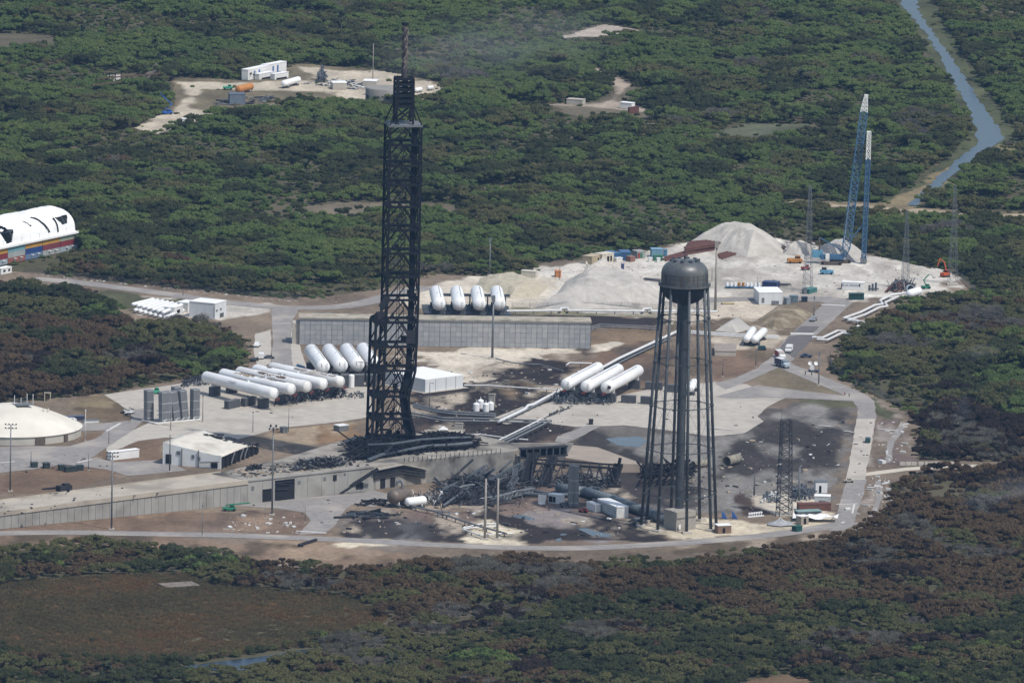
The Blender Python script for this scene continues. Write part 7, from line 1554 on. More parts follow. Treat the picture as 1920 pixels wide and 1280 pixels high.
# white ribbed container and friends by the twin stack
t_ = boxhouse('louvred_container', 'white louvred container right of the twin ribbed stack', 'container', (1120, 955), (1156, 971), 5.0, 4.2, whitep, white_roof)
A_, B_ = P(1120, 955), P(1156, 971); d = (B_-A_).normalized(); nn = Vector((-d.y, d.x, 0))
for k in range(4): MB().box((A_+B_)/2-nn*.12+Vector((0, 0, .6+k*.95)), ((B_-A_).length*.98, .3, .42), math.atan2(d.y, d.x)).build('louvre', mat('louvre_shadow', (.42, .43, .43), .6), t_)
boxhouse('white_cabinet', 'plain white box left of the louvred container', 'cabinet', (1099, 954), (1116, 960), 2.4, 2.8, whitep, white_roof)
boxhouse('damaged_trailer', 'gutted white trailer with dark openings before the fallen truss', 'trailer', (1028, 942), (1050, 945), 3.4, 3.4, whitep, white_roof, extras=(('opening', .2, 1.6, 1.6, 2.4, char), ('opening', .5, 1.6, 1.2, 2.2, char)))
t_ = thing('crumpled_sheet', 'crumpled white panel standing left of the gutted trailer', 'panel', tuple(P(1016, 945))); p = P(1016, 945); MB().add([p+Vector(v) for v in ((-1.6, 0, .6), (1.2, .2, 0), (1.8, .1, 3.6), (-1.5, 0, 4.0), (-.8, -1.2, .1), (.4, -1, .2))], [(0, 1, 2, 3), (0, 4, 5, 1)]).build('panel', whitep, t_); MB().beam(p+Vector((-1.5, .3, .1)), p+Vector((-1.5, .3, 4)), .2).build('stud', steelg, t_)
t_ = htank('small blue-grey tank lying left of the twin ribbed stack', (1053, 946), (1064, 944), 1.1, .9, None, m=bluesteel, bands=1, sad=(.3, .7), dome=.6)
# substation by the ring road
boxhouse('substation_hut', 'white hut with a dark door in the substation', 'hut', (1529, 924), (1551, 924), 5, 4.4, whitep, steelg, extras=(('door', .4, 1.6, .9, 2.7, char),))
boxhouse('substation_box', 'pale grey transformer box in front of the white hut', 'cabinet', (1527, 946), (1556, 947), 4.5, 3.4, mat('pale_grey_paint', (.5, .52, .52), .6), white_roof, extras=(('fan', .4, 1.2, 1.4, 1.4, steelg), ('fan', .62, 1.2, 1.2, 1.2, steelg)))
tangle('switchgear', 'grey-blue switchgear frames between the burnt lattice tower and white hut', 'switchgear', [(1485, 942), (1527, 936), (1522, 922), (1488, 924)], 0, 6, 80, (1, 5), (.15, .4), [skd, bluesteel], seed=47, flat_=1.5)
tangle('switchgear', 'small white and grey transformers left of the burnt lattice tower', 'switchgear', [(1425, 943), (1462, 942), (1460, 930), (1430, 930)], 0, 3.2, 60, (.8, 2.6), (.25, .6), [steelg, whitep, skd], seed=48, flat_=1.2)
boxhouse('rusty_bin', 'long rust-brown bin behind the crumpled white roof sheet', 'bin', (1498, 958), (1558, 957), 4, 2.6, rust, rust); boxhouse('teal_bin', 'long dark bin with teal rim under the crumpled white roof sheet', 'bin', (1496, 974), (1540, 972), 4, 3.0, darkb, mat('teal_rim', (.22, .33, .31), .7))
t_ = thing('roof_wreck', 'crumpled white roof sheet lying across the teal bin', 'debris', tuple(P(1530, 980))); p = P(1530, 979); b_ = MB(); vs = [tuple(p+Vector((x*2.2-9+random.uniform(-.4, .4), y*2.2, 1.0+random.uniform(0, 1.6)+(.9 if y == 1 else 0)))) for y in range(4) for x in range(9)]
b_.add(vs, [(y*9+x, y*9+x+1, (y+1)*9+x+1, (y+1)*9+x) for y in range(3) for x in range(8)]).build('sheet', whitep, t_); MB().beam(p+Vector((6, 1, 1)), p+Vector((9, 2, 4)), .25).build('strut', steelg, t_)
t_ = thing('collapsed_canopy', 'flattened grey tent canopy on the sand by the ring road', 'canopy', tuple(P(1463, 985))); p = P(1463, 984); MB().add([p+Vector(v) for v in ((-5, -2, .4), (0, -4, .3), (5, -2, .5), (5, 3, .6), (0, 4, .5), (-5, 2, .4), (0, 0, 2.4))], [(0, 1, 6), (1, 2, 6), (2, 3, 6), (3, 4, 6), (4, 5, 6), (5, 0, 6)]).build('canopy_sheet', mat('canopy_grey', (.34, .345, .35), .7), t_)
for v in ((-3, -2), (3, -2)): MB().beam(p+Vector((v[0], v[1], .3)), p+Vector((0, -1, 3.2)), .15).build('canopy_pole', whitep, t_)
boxhouse('broken_hut', 'broken tan hut beside the green bin on the ring road verge', 'hut', (1502, 984), (1516, 982), 3, 3.2, mat('hut_tan', (.36, .31, .25), .8), white_roof, extras=(('opening', .5, 1.4, 1.2, 2.2, char),)); boxhouse('green_bin', 'dark green bin at the edge of the ring road', 'bin', (1493, 997), (1504, 995), 2.4, 1.9, (mat('bin_green', (.015, .08, .07), .6)), mat('bin_green_lid', (.02, .1, .085), .6))
boxhouse('brown_shed', 'brown shed with a white roof at the foot of the water tower', 'shed', (1346, 1000), (1371, 999), 4, 3.0, mat('brown_shed', (.22, .145, .10), .8), white_roof, extras=(('door', .45, 1.2, 1.0, 1.9, char),))
for k, a_ in enumerate((1358, 1377)):
    p = P(a_, 972); t_ = thing('blue_wedge', ('left' if k == 0 else 'right')+' bright blue wedge frame on the sand by the water tower', 'frame', tuple(p), 'blue wedge frames'); MB().add([p+Vector(v) for v in ((-1, 0, 0), (1.3, -.4, 0), (1.3, .8, 0), (-1, 1.1, 0), (-.9, 0, 3.0), (-.6, .9, 3.0))], [(0, 1, 4), (1, 2, 5, 4), (2, 3, 5), (3, 0, 4, 5), (3, 2, 1, 0)]).build('wedge', mat('wedge_blue', (.05, .13, .36), .5), t_)
t_ = thing('hydrant_manifold', 'row of small white valves on the sand near the blue wedges', 'valves', tuple(P(1416, 968)))
for k in range(6): p = P(1405+k*4.4, 969-k*.5); MB().lathe([(.3, 0), (.3, .9), (.5, 1.1), (.5, 1.6), (.1, 1.8)], tuple(p), n=10).build('valve', whitet, t_)
MB().beam(P(1402, 969, .3), P(1432, 966, .3), .4).build('header_pipe', whitet, t_)
# east side strips
t_ = thing('barrier_row', 'row of pale concrete barriers beside the sandy side track', 'barriers', tuple(P(1740, 870)))
for k, a_ in enumerate((1692, 1703, 1714, 1727, 1739, 1750, 1757, 1780, 1790)): p = P(a_, 872); MB().add([p+Vector(v) for v in ((-1.1, -.4, 0), (1.1, -.4, 0), (1.1, .4, 0), (-1.1, .4, 0), (-1.1, -.15, 1.5), (1.1, -.15, 1.5), (1.1, .15, 1.5), (-1.1, .15, 1.5))], [(0, 1, 5, 4), (1, 2, 6, 5), (2, 3, 7, 6), (3, 0, 4, 7), (4, 5, 6, 7)]).build('barrier', concp, t_)
t_ = boxhouse('barrier_wall', 'white barrier wall on the grass left of the annex', 'barrier', (208, 863), (261, 857), 2.6, 3.2, whitep, white_roof)
t_ = boxhouse('retaining_basin', 'low concrete basin wall on the lawn beyond the water tower', 'basin', (1340, 667), (1380, 668), 20, 2.0, concp, mat('basin_floor', (.33, .28, .235), .9)); boxhouse('crates', 'tan mats side by side on the sand below the yard road', 'mat', (1355, 571), (1377, 571), 4, .4, tan, mat('yellow_mat', (.5, .42, .25), .8))
# dark green planters/boxes on the west lawn
G = 'dark green boxes on the west lawn'
for k, (a_, b_) in enumerate(((60, 877), (83, 878), (112, 882), (124, 885), (134, 884), (146, 882))): boxhouse('utility_box', ('leftmost dark green box on the lawn by the ramp', 'second dark green box on the lawn by the ramp', 'third dark green box from the left on the lawn by the ramp', 'fourth dark green box from the left on the lawn by the ramp', 'fifth dark green box from the left on the lawn by the ramp', 'rightmost dark green box on the lawn by the ramp')[k], 'box', (a_, b_), (a_+11, b_-.5), 2.4, 1.9, mat('dark_green_box', (.035, .05, .048), .7), mat('dark_green_lid', (.06, .075, .072), .7), G)
for k, (a_, b_, lab) in enumerate(((198, 594, 'dark box on top of the panelled wall left end'),)):
    pass
for k, (a_, lab) in enumerate(((590, 'left grey-green cabinet on the wall top behind the panels'), (612, 'right grey-green cabinet on the wall top behind the panels'))): boxhouse('cabinet', lab, 'cabinet', (a_-4, 596), (a_+8, 596), 3, 1.6, mat('cabinet_green', (.09, .12, .12), .7), mat('cabinet_lid', (.16, .19, .19), .7), 'cabinets above the panelled wall')
boxhouse('dark_cabinet', 'small dark cabinet at the bend of the concrete path', 'cabinet', (1105, 796), (1112, 796), 2, 1.9, char2, char2)
boxhouse('blue_bin', 'row of dark blue bins parked behind the dome', 'bin', (124, 789), (158, 787), 2, 1.6, mat('bin_blue', (.04, .05, .10), .6), mat('bin_blue_lid', (.12, .14, .2), .6)); boxhouse('trough', 'long white trough on the road behind the dome', 'trough', (158, 793), (186, 792), 2, 1.0, whitep, steelg)
tangle('debris_pile', 'grey sheet metal scrap at the bend of the road by the west lawn', 'debris', [(230, 786), (250, 783), (248, 764), (234, 768)], 0, 1.2, 26, (1.2, 4), (.12, .4), [steelg, char2, whitep], seed=51, flat_=.2)
boxhouse('tank_box', 'small grey water box with white pumps near the tower foot', 'box', (636, 809), (654, 807), 4, 2.2, steelg, whitep); boxhouse('bin', 'grey bin behind the charred end of the annex roof', 'bin', (531, 812), (540, 811), 2.4, 2.2, steelg, steelg)
# far tank farm and clearing
G = 'white trailers in the far clearing'
for k, (a_, b_, lab) in enumerate((((465, 151), (503, 143), 'left white box trailer with blue stripes in the far clearing'), ((500, 142), (537, 135), 'right white box trailer with blue stripes in the far clearing'))):
    boxhouse('box_trailer', lab, 'trailer', a_, b_, 4, 5.6, whitep, white_roof, G, extras=(('stripe', .32, 2.6, 1.5, 3.8, mat('stripe_blue', (.10, .18, .42), .6)), ('stripe', .55, 2.8, 1.5, 3.8, mat('stripe_blue', (.1, .18, .42))), ('wheels', .5, .5, 8, .9, char)))
for k, (a_, b_, lab) in enumerate((((486, 150), (513, 145), 'white tube trailer parked before the striped trailers'), ((515, 150), (541, 146), 'second white tube trailer beside the first'))):
    boxhouse('tube_trailer', lab, 'trailer', a_, b_, 3, 3.0, whitep, white_roof, G, extras=(('wheels', .5, .4, 9, .8, char),))
htank('white road tanker in the far clearing', (531, 157), (560, 149), 2.6, 1.7, G, bands=1, sad=(.2, .8), dome=.6); htank('orange horizontal tank lying in the far clearing', (446, 168), (471, 162), 2.2, 2.0, None, m=mat('tank_orange', (.48, .20, .05), .6, (.4, .17, .05), scale=.4), bands=1, sad=(.25, .75), dome=.6)
htank('left tiny white tank right of the tower mast', (779, 169), (790, 167), 1.4, 1.1, 'tiny far tanks', bands=1, sad=(.3, .7), dome=.8); htank('right tiny white tank right of the tower mast', (802, 165), (812, 164), 1.4, 1.1, 'tiny far tanks', bands=1, sad=(.3, .7), dome=.8)
boxhouse('grey_shed', 'blue-grey metal shed in the far clearing', 'shed', (431, 196), (460, 196), 8, 5.2, mat('shed_bluegrey', (.16, .19, .23), .6), mat('shed_roof', (.12, .14, .17), .6)); boxhouse('white_crate', 'tall white crate at the lower edge of the far clearing', 'crate', (342, 238), (350, 238), 3, 4.0, whitep, white_roof)
machine('green_trailer', 'small green machine left of the orange tank', 'machine', 427, 168, mat('machine_teal', (.06, .32, .2), .6), 5, 2.4, 2.6, .1)
tangle('processing_tower', 'grey process tower frame in the far tank farm', 'frame', [(596, 155), (610, 155), (610, 148), (597, 148)], 0, 11, 90, (2, 6), (.12, .3), [steelg, skd], seed=52, flat_=1.5); tangle('pipework', 'pale pipework in the far tank farm', 'pipework', [(560, 160), (690, 170), (690, 158), (620, 150)], 0, 2.4, 90, (2, 8), (.15, .35), [steelg, wpipe, skd], seed=53, flat_=.3)
g_ = P(722, 192); t_ = thing('round_tank', 'round grey concrete tank behind the tower mast', 'tank', tuple(g_)); MB().lathe([(10.5, 0), (10.5, 7.6), (10.2, 8.0), (.1, 8.6)], tuple(g_), n=40).build('shell', mat('tank_concrete', (.27, .255, .225), .9, (.22, .21, .185), scale=.2, stretch=(1, 1, .2)), t_, smooth=True)
boxhouse('flat_shed', 'cream flat shed in the far tank farm', 'shed', (624, 168), (650, 168), 8, 3.4, concp, white_roof); boxhouse('flat_shed', 'second cream flat shed near the round tank', 'shed', (680, 164), (705, 165), 8, 3.4, concp, white_roof); boxhouse('small_cabinet', 'white cabinet by the round tank', 'cabinet', (686, 178), (698, 179), 4, 4, whitep, white_roof)
tangle('debris_pile', 'dark scrap timber around the blue-grey shed', 'debris', [(400, 200), (520, 192), (510, 182), (420, 186)], 0, 1.2, 60, (2, 8), (.2, .5), [darkb, steelg, char2], seed=54, flat_=.1)
t_ = thing('ruin_frame', 'rusty roofless frame in the scrub at upper left', 'ruin', tuple(P(205, 158)))
for k in range(6): p = P(172+k*11, 160-k*1.2); MB().box(p+Vector((0, 0, 3)), (.5, .5, 6)).build('post', char2, t_)
MB().beam(P(172, 160, 6), P(227, 154, 6), .6).beam(P(180, 148, 6), P(300, 138, 6), .6).build('beam', mat('dark_rust', (.13, .075, .05)), t_); MB().add([tuple(P(*q)) for q in ((160, 158), (228, 152), (226, 140), (185, 142))], [(0, 1, 2, 3)]).build('slab', concp, t_)
t_ = thing('thatched_bank', 'brown sloping earth bank by the far dirt road', 'bank', tuple(P(300, 158))); q = [P(272, 142), P(318, 160), P(300, 164), P(262, 150)]; MB().add([tuple(p) for p in q]+[tuple(q[0]+Vector((6, 2, 7))), tuple(q[1]+Vector((-3, 0, .5)))], [(0, 3, 2, 1), (3, 2, 5, 4), (2, 1, 5), (0, 4, 5, 1), (3, 4, 0)]).build('slope', mat('bank_brown', (.17, .14, .11), .9), t_)
boxhouse('far_trailer', 'white trailer by the forest road', 'trailer', (1162, 203), (1184, 205), 4, 3, whitep, white_roof); boxhouse('far_trailer', 'rust-brown low wall by the forest road', 'wall', (1180, 214), (1198, 211), 1, 3.2, rust, rust); boxhouse('far_slab', 'pale flat roof half hidden in scrub by the forest road', 'slab', (1062, 195), (1092, 197), 5, 2.5, concp, concp)
boxhouse('bunker_slab', 'pale concrete slab roof in the marsh at lower left', 'slab', (312, 1104), (374, 1100), 8, .5, mat('slab_side', (.2, .17, .14), .9), mat('slab_tan', (.22, .185, .15), .9))

# ================================================================== VEHICLES AND PEOPLE
def vehicle(lab, cat, px_, py_, yaw, L_, W_, H_, m, kind='car', group='vehicles', name=None, m2=None):
    p = P(px_, py_); t_ = thing(name or cat.replace(' ', '_'), lab, cat, tuple(p), group); t_.rotation_euler = (0, 0, yaw); t_['_o'] = [0, 0, 0]
    prof = {'car': [(-.5, .3), (.5, .3), (.5, .55), (.28, .62), (.14, .98), (-.26, 1.0), (-.42, .66), (-.5, .6)], 'pickup': [(-.5, .32), (.5, .32), (.5, .58), (.3, .62), (.18, 1.0), (-.06, 1.0), (-.1, .62), (-.5, .62)],
            'van': [(-.5, .22), (.5, .22), (.5, .5), (.42, .56), (.34, 1.0), (-.5, 1.0)], 'truck': [(.12, .25), (.5, .25), (.5, .5), (.34, .56), (.3, .86), (.12, .88)]}[kind]
    n = len(prof); vs = [(x*L_, s*W_/2, z*H_) for s in (-1, 1) for x, z in prof]
    MB().add(vs, [tuple(range(n)), tuple(range(2*n-1, n-1, -1))]+[((k+1) % n, k, n+k, n+(k+1) % n) for k in range(n)]).build('body', m, t_)
    if kind == 'truck': MB().box((-.2*L_, 0, H_*.6), (L_*.6, W_*1.05, H_*.72)).build('box', m2 or m, t_); MB().box((-.2*L_, 0, H_*.98), (L_*.6, W_*1.02, .08)).build('roof', whitep, t_)
    g_ = {'car': (.0, .82, .52), 'pickup': (.08, .82, .24), 'van': (.37, .76, .06), 'truck': (.26, .72, .12)}[kind]; MB().box((g_[0]*L_, 0, g_[1]*H_), (g_[2]*L_, W_*1.02, .22*H_)).build('window', char, t_)
    for sx in (-.32, .32):
        for sy in (-1, 1): wh = MB().tube((sx*L_, sy*(W_/2-.25), .42), (sx*L_, sy*(W_/2+.04), .42), .42, 12).build('wheel', char, t_)
    for sy in (-.35, .35): MB().box((.505*L_, sy*W_, .45*H_), (.06, .3, .18)).build('headlight', whitep, t_)
    return t_
navy = mat('navy_paint', (.03, .045, .09), .4, (.025, .04, .08), spec=.5); redp = mat('fire_red', (.38, .05, .035), .4); darkc = mat('dark_car', (.04, .045, .05), .35, spec=.5); silver = mat('silver_car', (.38, .39, .40), .35, metal=.3); teal = mat('teal_car', (.03, .08, .085), .4)
vehicle('navy box truck with white roof stopped at the road fork', 'truck', 1467, 688, R(-62), 9.5, 2.6, 3.7, mat('cab_pale', (.4, .47, .52), .4), 'truck', m2=navy); vehicle('white and red ambulance coming down the dark asphalt', 'ambulance', 1479, 660, R(-100), 7, 2.5, 3.0, whitep, 'truck', m2=whitep); vehicle('red-topped fire engine half hidden behind the navy truck', 'fire engine', 1463, 671, R(-75), 9, 2.6, 3.2, whitep, 'truck', m2=redp)
vehicle('dark blue pickup on the grass by the scrub', 'pickup', 1511, 670, R(195), 5.4, 2.0, 1.8, navy, 'pickup'); vehicle('white pickup parked on the access road near the small mast', 'pickup', 1525, 602, R(70), 5.4, 2.1, 2.0, silver, 'pickup'); vehicle('dark teal van driving on the concrete road', 'van', 1627, 829, R(85), 4.8, 2.0, 2.0, teal, 'van'); vehicle('small open cart with a dark canopy on the access road', 'cart', 1591, 904, R(10), 4.2, 1.9, 1.7, mat('cart_tan', (.4, .36, .3), .6), 'pickup')
vehicle('white pickup with a red load parked at the top of the west lot', 'pickup', 482, 650, R(80), 5.6, 2.2, 2.1, whitep, 'pickup'); vehicle('white van parked in the middle of the west lot', 'van', 490, 672, R(88), 5.8, 2.2, 2.5, whitep, 'van'); vehicle('grey car parked beside the white van in the west lot', 'car', 505, 672, R(5), 4.6, 1.9, 1.5, mat('grey_car', (.13, .14, .16), .35), 'car'); vehicle('dark car at the scrub edge of the west lot', 'car', 477, 677, R(60), 4.5, 1.9, 1.5, darkc, 'car')
vehicle('white car parked behind the dome', 'car', 133, 790, R(170), 4.6, 1.9, 1.6, whitep, 'car'); vehicle('teal pump unit standing before the two small white tanks', 'trailer', 1429, 656, R(0), 3.6, 2.0, 1.9, teal, 'van')
t_ = thing('satellite_trailer', 'trailer with two white dishes parked on the verge by the road', 'satellite trailer', tuple(P(1524, 697))); p = P(1524, 697); MB().box(p+Vector((.4, 0, .7)), (4.6, 1.8, .5), R(-10)).build('chassis', navy, t_); MB().box(p+Vector((-.3, 0, 1.9)), (1.8, 1.6, 1.9), R(-10)).build('cabinet', whitep, t_)
for sx in (-1.2, 1.2): MB().lathe([(.02, 0), (.5, .08), (.9, .3)], tuple(p+Vector((sx, -.3, 3.8))), axis=(.2*sx, -.9, .4), n=14).build('dish', whitep, t_, smooth=True); MB().beam(p+Vector((sx*.5, 0, 2.6)), p+Vector((sx, -.1, 3.7)), .15).build('dish_arm', steelg, t_)
for sx in (-1.2, 1.6): MB().tube(p+Vector((sx, -1, .45)), p+Vector((sx, -.8, .45)), .4, 10).build('wheel', char, t_)
skin = mat('skin', (.33, .2, .14), .7)
def person(lab, px_, py_, yaw, top, legs_c, stride=.2):
    p = P(px_, py_); t_ = thing('person', lab, 'person', tuple(p), 'people on the road'); t_.rotation_euler = (0, 0, yaw); t_['_o'] = [0, 0, 0]
    J = {'pel': (0, 0, .95), 'ab': (0, .01, 1.15), 'ch': (0, .02, 1.38), 'nk': (0, .02, 1.52), 'hd0': (0, .03, 1.6), 'hd1': (0, .03, 1.74), 'lh': (-.1, 0, .9), 'lk': (-.11, .1*stride*3, .5), 'la': (-.11, stride, .08), 'lt': (-.11, stride+.16, .03), 'rh': (.1, 0, .9), 'rk': (.11, .02, .5), 'ra': (.11, -stride, .08), 'rt': (.11, -stride+.16, .03),
         'ls': (-.2, .02, 1.42), 'le': (-.25, -.03, 1.14), 'lw': (-.24, .1, .9), 'lf': (-.24, .14, .8), 'rs': (.2, .02, 1.42), 're': (.25, .02, 1.14), 'rw': (.24, .14, .92), 'rf': (.24, .18, .82)}
    Ed = [('pel', 'ab'), ('ab', 'ch'), ('ch', 'nk'), ('nk', 'hd0'), ('hd0', 'hd1'), ('pel', 'lh'), ('lh', 'lk'), ('lk', 'la'), ('la', 'lt'), ('pel', 'rh'), ('rh', 'rk'), ('rk', 'ra'), ('ra', 'rt'), ('ch', 'ls'), ('ls', 'le'), ('le', 'lw'), ('lw', 'lf'), ('ch', 'rs'), ('rs', 're'), ('re', 'rw'), ('rw', 'rf')]
    Rd = {'pel': .15, 'ab': .14, 'ch': .16, 'nk': .06, 'hd0': .09, 'hd1': .09, 'lh': .1, 'rh': .1, 'lk': .07, 'rk': .07, 'la': .05, 'ra': .05, 'lt': .045, 'rt': .045, 'ls': .075, 'rs': .075, 'le': .05, 're': .05, 'lw': .04, 'rw': .04, 'lf': .045, 'rf': .045}
    ks = list(J); me = bpy.data.meshes.new('body'); me.from_pydata([J[k] for k in ks], [(ks.index(a_), ks.index(b_)) for a_, b_ in Ed], [])
    o = bpy.data.objects.new('body', me); col.objects.link(o); o.parent = t_; md = o.modifiers.new('skin', 'SKIN')
    for k, v in enumerate(me.skin_vertices[0].data): v.radius = (Rd[ks[k]],)*2; v.use_root = (k == 0)
    o.modifiers.new('sub', 'SUBSURF').render_levels = 1; me.materials.append(top)
    MB().lathe([(.02, -.13), (.075, -.09), (.095, 0), (.085, .07), (.04, .115)], (0, .03, 1.68), n=12).build('head', skin, t_, smooth=True)
    MB().lathe([(.1, -.02), (.103, .04), (.06, .105), (.01, .125)], (0, .02, 1.695), n=12).build('hair', mat('dark_hair', (.02, .016, .013), .8), t_, smooth=True)
    tr = MB()
    for s_ in ('l', 'r'): tr.tube(J[s_+'h'], J[s_+'k'], .105, 8, .08).tube(J[s_+'k'], J[s_+'a'], .08, 8, .06)
    tr.build('trousers', legs_c, t_, smooth=True); return t_
dk = mat('dark_clothes', (.025, .027, .035), .9); tn = mat('tan_clothes', (.22, .15, .08), .9); rd = mat('red_clothes', (.30, .05, .03), .9)
person('person in dark clothes walking on the road, left of the pair', 1510, 703, R(200), dk, dk); person('person in dark clothes walking nearer the satellite trailer', 1522, 704, R(160), dk, dk)
person('person in a red top at the road junction above the burnt field', 1584, 742, R(20), rd, tn); person('person in tan clothes at the road junction above the burnt field', 1592, 744, R(-30), tn, dk); person('person in dark clothes standing on the yard gravel near the lattice towers', 1680, 507, R(90), dk, dk)

# ================================================================== FENCES
def fence(lab, pts, h=2.6, gap=7.0):
    q = [P(a_, b_) for a_, b_ in pts]; t_ = thing('wire_fence', lab, 'fence', tuple(q[0]), 'wire fences'); m = mat('fence_wire', (.10, .105, .11), .7)
    for a_, b_ in zip(q[:-1], q[1:]):
        L_ = (b_-a_).length; n = max(1, int(L_/gap))
        for k in range(n): p = a_.lerp(b_, k/n); MB().tube(p, p+Vector((0, 0, h)), .08, 5).build('post', m, t_)
        w2 = MB()
        for k in range(9): w2.beam(a_+Vector((0, 0, .25+k*h/9)), b_+Vector((0, 0, .25+k*h/9)), .05)
        nn_ = int(L_/1.6)
        for k in range(nn_): p = a_.lerp(b_, k/nn_); r2 = a_.lerp(b_, min(1, (k+1)/nn_)); w2.beam(p+Vector((0, 0, .1)), r2+Vector((0, 0, h)), .04)
        w2.build('mesh_panel', m, t_)
fence('wire fence along the scrub above the perimeter road', [(45, 511), (150, 523), (260, 534), (360, 545), (470, 556), (560, 561)]); fence('wire fence along the right scrub beside the access road', [(1556, 668), (1560, 695), (1600, 716), (1650, 742), (1690, 765)]); fence('wire fence at the right tip of the yard', [(1802, 522), (1832, 554), (1838, 562)]); fence('wire fence along the foot of the smooth gravel heap', [(960, 578), (1060, 577), (1200, 577)])

# ================================================================== SCATTERED DEBRIS
def scatter(lab, quads, n, m, smin, smax, seed, z=0, flat_=True):
    rg = random.Random(seed); b_ = MB()
    for k in range(n):
        Q = rg.choice(quads); u, v = rg.random(), rg.random(); a_ = (Q[0][0]*(1-u)+Q[1][0]*u)*(1-v)+(Q[3][0]*(1-u)+Q[2][0]*u)*v; c_ = (Q[0][1]*(1-u)+Q[1][1]*u)*(1-v)+(Q[3][1]*(1-u)+Q[2][1]*u)*v
        p = P(a_, c_, z); s_ = smin+(smax-smin)*rg.random()**3; hh = s_*rg.uniform(.15, .6)
        b_.box((p.x, p.y, z+hh*.45), (s_*rg.uniform(.8, 2.2), s_*rg.uniform(.4, 1), hh), rot=Matrix.Rotation(rg.uniform(0, 3.14), 3, 'Z') @ Matrix.Rotation(rg.uniform(-.4, .4), 3, 'X'))
    o = b_.build('debris', m); tag(o, lab, kind='stuff'); return o
wb = mat('debris_white', (.66, .65, .62), .7); db = mat('debris_dark', (.05, .048, .05), .8); tb = mat('debris_tan', (.40, .33, .25), .9, (.28, .22, .16), scale=1)
ALL = [[(640, 1000), (1180, 1005), (1200, 900), (700, 930)], [(1250, 970), (1560, 950), (1590, 780), (1330, 830)], [(760, 830), (1060, 820), (1050, 690), (780, 690)]]
scatter('small white fragments strewn over the burnt fields', ALL+[[(420, 1000), (560, 1000), (560, 965), (430, 965)]], 260, wb, .25, 1.5, 1); scatter('small dark fragments strewn over the burnt fields', ALL, 420, db, .25, 1.6, 2); scatter('tan clods and splinters strewn over the fields', ALL, 420, tb, .25, 1.2, 3)
scatter('dark fragments strewn on the concrete aprons and roads', [[(200, 800), (640, 790), (690, 710), (240, 745)], [(970, 785), (1400, 815), (1440, 745), (1040, 755)], [(440, 950), (640, 930), (640, 1000), (500, 990)], [(0, 870), (200, 840), (240, 880), (0, 890)], [(1590, 890), (1630, 890), (1640, 790), (1608, 790)]], 170, db, .2, .9, 4)
scatter('charred fragments strewn over the ramp', [[(-40, 975), (440, 905), (400, 890), (-40, 935)]], 120, db, .2, 1.0, 5, z=8.0); scatter('charred fragments strewn over the pad deck', [[(465, 896), (690, 872), (640, 856), (420, 884)]], 360, db, .2, 1.3, 6, z=PZ); scatter('pale fragments strewn over the pad deck', [[(465, 896), (690, 872), (640, 856), (420, 884)]], 150, tb, .3, 1.4, 7, z=PZ)
scatter('pale litter along the yard and the sand', [[(1010, 540), (1240, 560), (1240, 500), (1100, 495)], [(1350, 560), (1780, 540), (1760, 515), (1400, 490)], [(1240, 600), (1420, 640), (1480, 600), (1250, 570)]], 260, mat('litter_grey', (.30, .285, .26), .9), .2, 1.2, 8)
scatter('white stones lining the verge of the scrub', [[(60, 516), (560, 567), (560, 564), (60, 513)]], 120, wb, .3, .9, 9); scatter('white wreckage scattered by the access road', [[(1560, 985), (1680, 960), (1680, 900), (1640, 890)], [(1640, 880), (1700, 860), (1700, 780), (1650, 790)]], 110, wb, .3, 2.2, 10)
for k, (a_, b_, c_, d_, lab) in enumerate(((1535, 798, 1558, 800, 'long white torn strip lying on the burnt field'), (1320, 803, 1374, 806, 'long white strip on the apron beside the water tower'), (1646, 805, 1696, 809, 'broken white beam lying across the dirt by the access road'), (1582, 808, 1602, 811, 'pale broken plank at the left edge of the concrete road'), (1550, 836, 1556, 832, 'small white sheet on the burnt field near the concrete road'), (1398, 829, 1404, 830, 'small white sheet on the burnt field right of the water tower'))):
    p, q = P(a_, b_), P(c_, d_); t_ = thing('torn_strip', lab, 'debris', tuple(p), 'torn white strips'); MB().add([p+Vector((0, -.6, .15)), p.lerp(q, .4)+Vector((0, -.9, .35)), q+Vector((0, -.3, .15)), q+Vector((0, .5, .2)), p.lerp(q, .5)+Vector((0, .7, .3)), p+Vector((0, .5, .15))], [(0, 1, 4, 5), (1, 2, 3, 4)]).build('strip', wb, t_)

# ================================================================== HAZE
hz = bpy.data.materials.new('haze'); hz.use_nodes = True; t = hz.node_tree; t.nodes.clear()
ho = t.nodes.new('ShaderNodeOutputMaterial'); pv = t.nodes.new('ShaderNodeVolumePrincipled')
pv.inputs['Color'].default_value = (.30, .56, 1.0, 1); pv.inputs['Density'].default_value = 1.7e-5; pv.inputs['Anisotropy'].default_value = 0
t.links.new(pv.outputs[0], ho.inputs['Volume'])
o = MB().box((0, 0, 304.8), (4000, 9600, 612)).build('haze', hz); tag(o, 'thin blue haze filling the air over the flat country', kind='stuff')

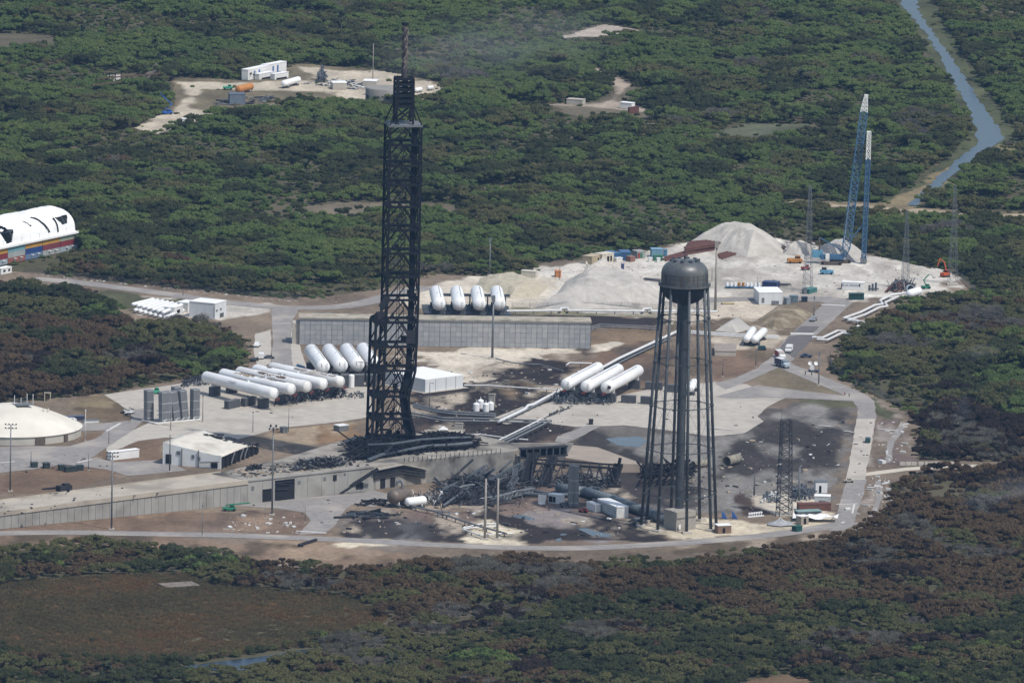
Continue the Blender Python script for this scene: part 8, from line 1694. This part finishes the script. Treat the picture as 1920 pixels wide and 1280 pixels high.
# ================================================================== SMOKE WISPS
def smoke(lab, px_, py_, size, dens, seed, z=3.0):
    m = bpy.data.materials.new('smoke'); m.use_nodes = True; t = m.node_tree; N, L = t.nodes, t.links; N.clear()
    o_ = N.new('ShaderNodeOutputMaterial'); v = N.new('ShaderNodeVolumePrincipled'); v.inputs['Color'].default_value = (.97, .985, 1, 1); v.inputs['Anisotropy'].default_value = .2
    tc = N.new('ShaderNodeTexCoord'); n = N.new('ShaderNodeTexNoise'); n.inputs['Scale'].default_value = 1.7; n.inputs['Detail'].default_value = 4; n.inputs['Distortion'].default_value = .8
    mp = N.new('ShaderNodeMapping'); mp.inputs['Location'].default_value = (seed*3.1, seed, 0); L.new(tc.outputs['Object'], mp.inputs[0]); L.new(mp.outputs[0], n.inputs['Vector'])
    ln = N.new('ShaderNodeVectorMath'); ln.operation = 'LENGTH'; L.new(tc.outputs['Object'], ln.inputs[0])
    fall = N.new('ShaderNodeMapRange'); fall.inputs[1].default_value = .15; fall.inputs[2].default_value = 1.0; fall.inputs[3].default_value = 1; fall.inputs[4].default_value = 0; L.new(ln.outputs['Value'], fall.inputs[0])
    r = N.new('ShaderNodeMapRange'); r.inputs[1].default_value = .42; r.inputs[2].default_value = .75; L.new(n.outputs[0], r.inputs[0])
    a = N.new('ShaderNodeMath'); a.operation = 'MULTIPLY'; L.new(fall.outputs[0], a.inputs[0]); L.new(r.outputs[0], a.inputs[1])
    b = N.new('ShaderNodeMath'); b.operation = 'MULTIPLY'; b.inputs[1].default_value = dens; L.new(a.outputs[0], b.inputs[0]); L.new(b.outputs[0], v.inputs['Density']); L.new(v.outputs[0], o_.inputs['Volume'])
    g_ = P(px_, py_); bm = bmesh.new(); bmesh.ops.create_icosphere(bm, subdivisions=3, radius=1.0); me = bpy.data.meshes.new('smoke'); bm.to_mesh(me); bm.free(); me.materials.append(m)
    o = bpy.data.objects.new('smoke', me); col.objects.link(o); o.location = (g_.x, g_.y, z+size[2]); o.scale = size; o.rotation_euler = (0, R(-12), R(20)); tag(o, lab, kind='stuff')
smoke('thin blue smoke rising from the scrub below the ring road', 735, 1052, (20, 16, 7), .045, 1, 2.0)
smoke('pale smoke drifting over brown scrub at the right edge', 1885, 968, (24, 24, 7), .022, 2, 2.0)
smoke('small smoke wisp in the scrub right of the access road', 1830, 690, (14, 12, 4), .03, 3)
smoke('faint smoke thread in the burnt scrub', 1805, 815, (5, 5, 8), .035, 4)
smoke('faint grey smoke above the verge left of the lower scrub', 440, 1050, (30, 22, 9), .012, 5)
smoke('thin smoke veil drifting right of the tower mast', 930, 160, (75, 110, 14), .006, 6, 8)
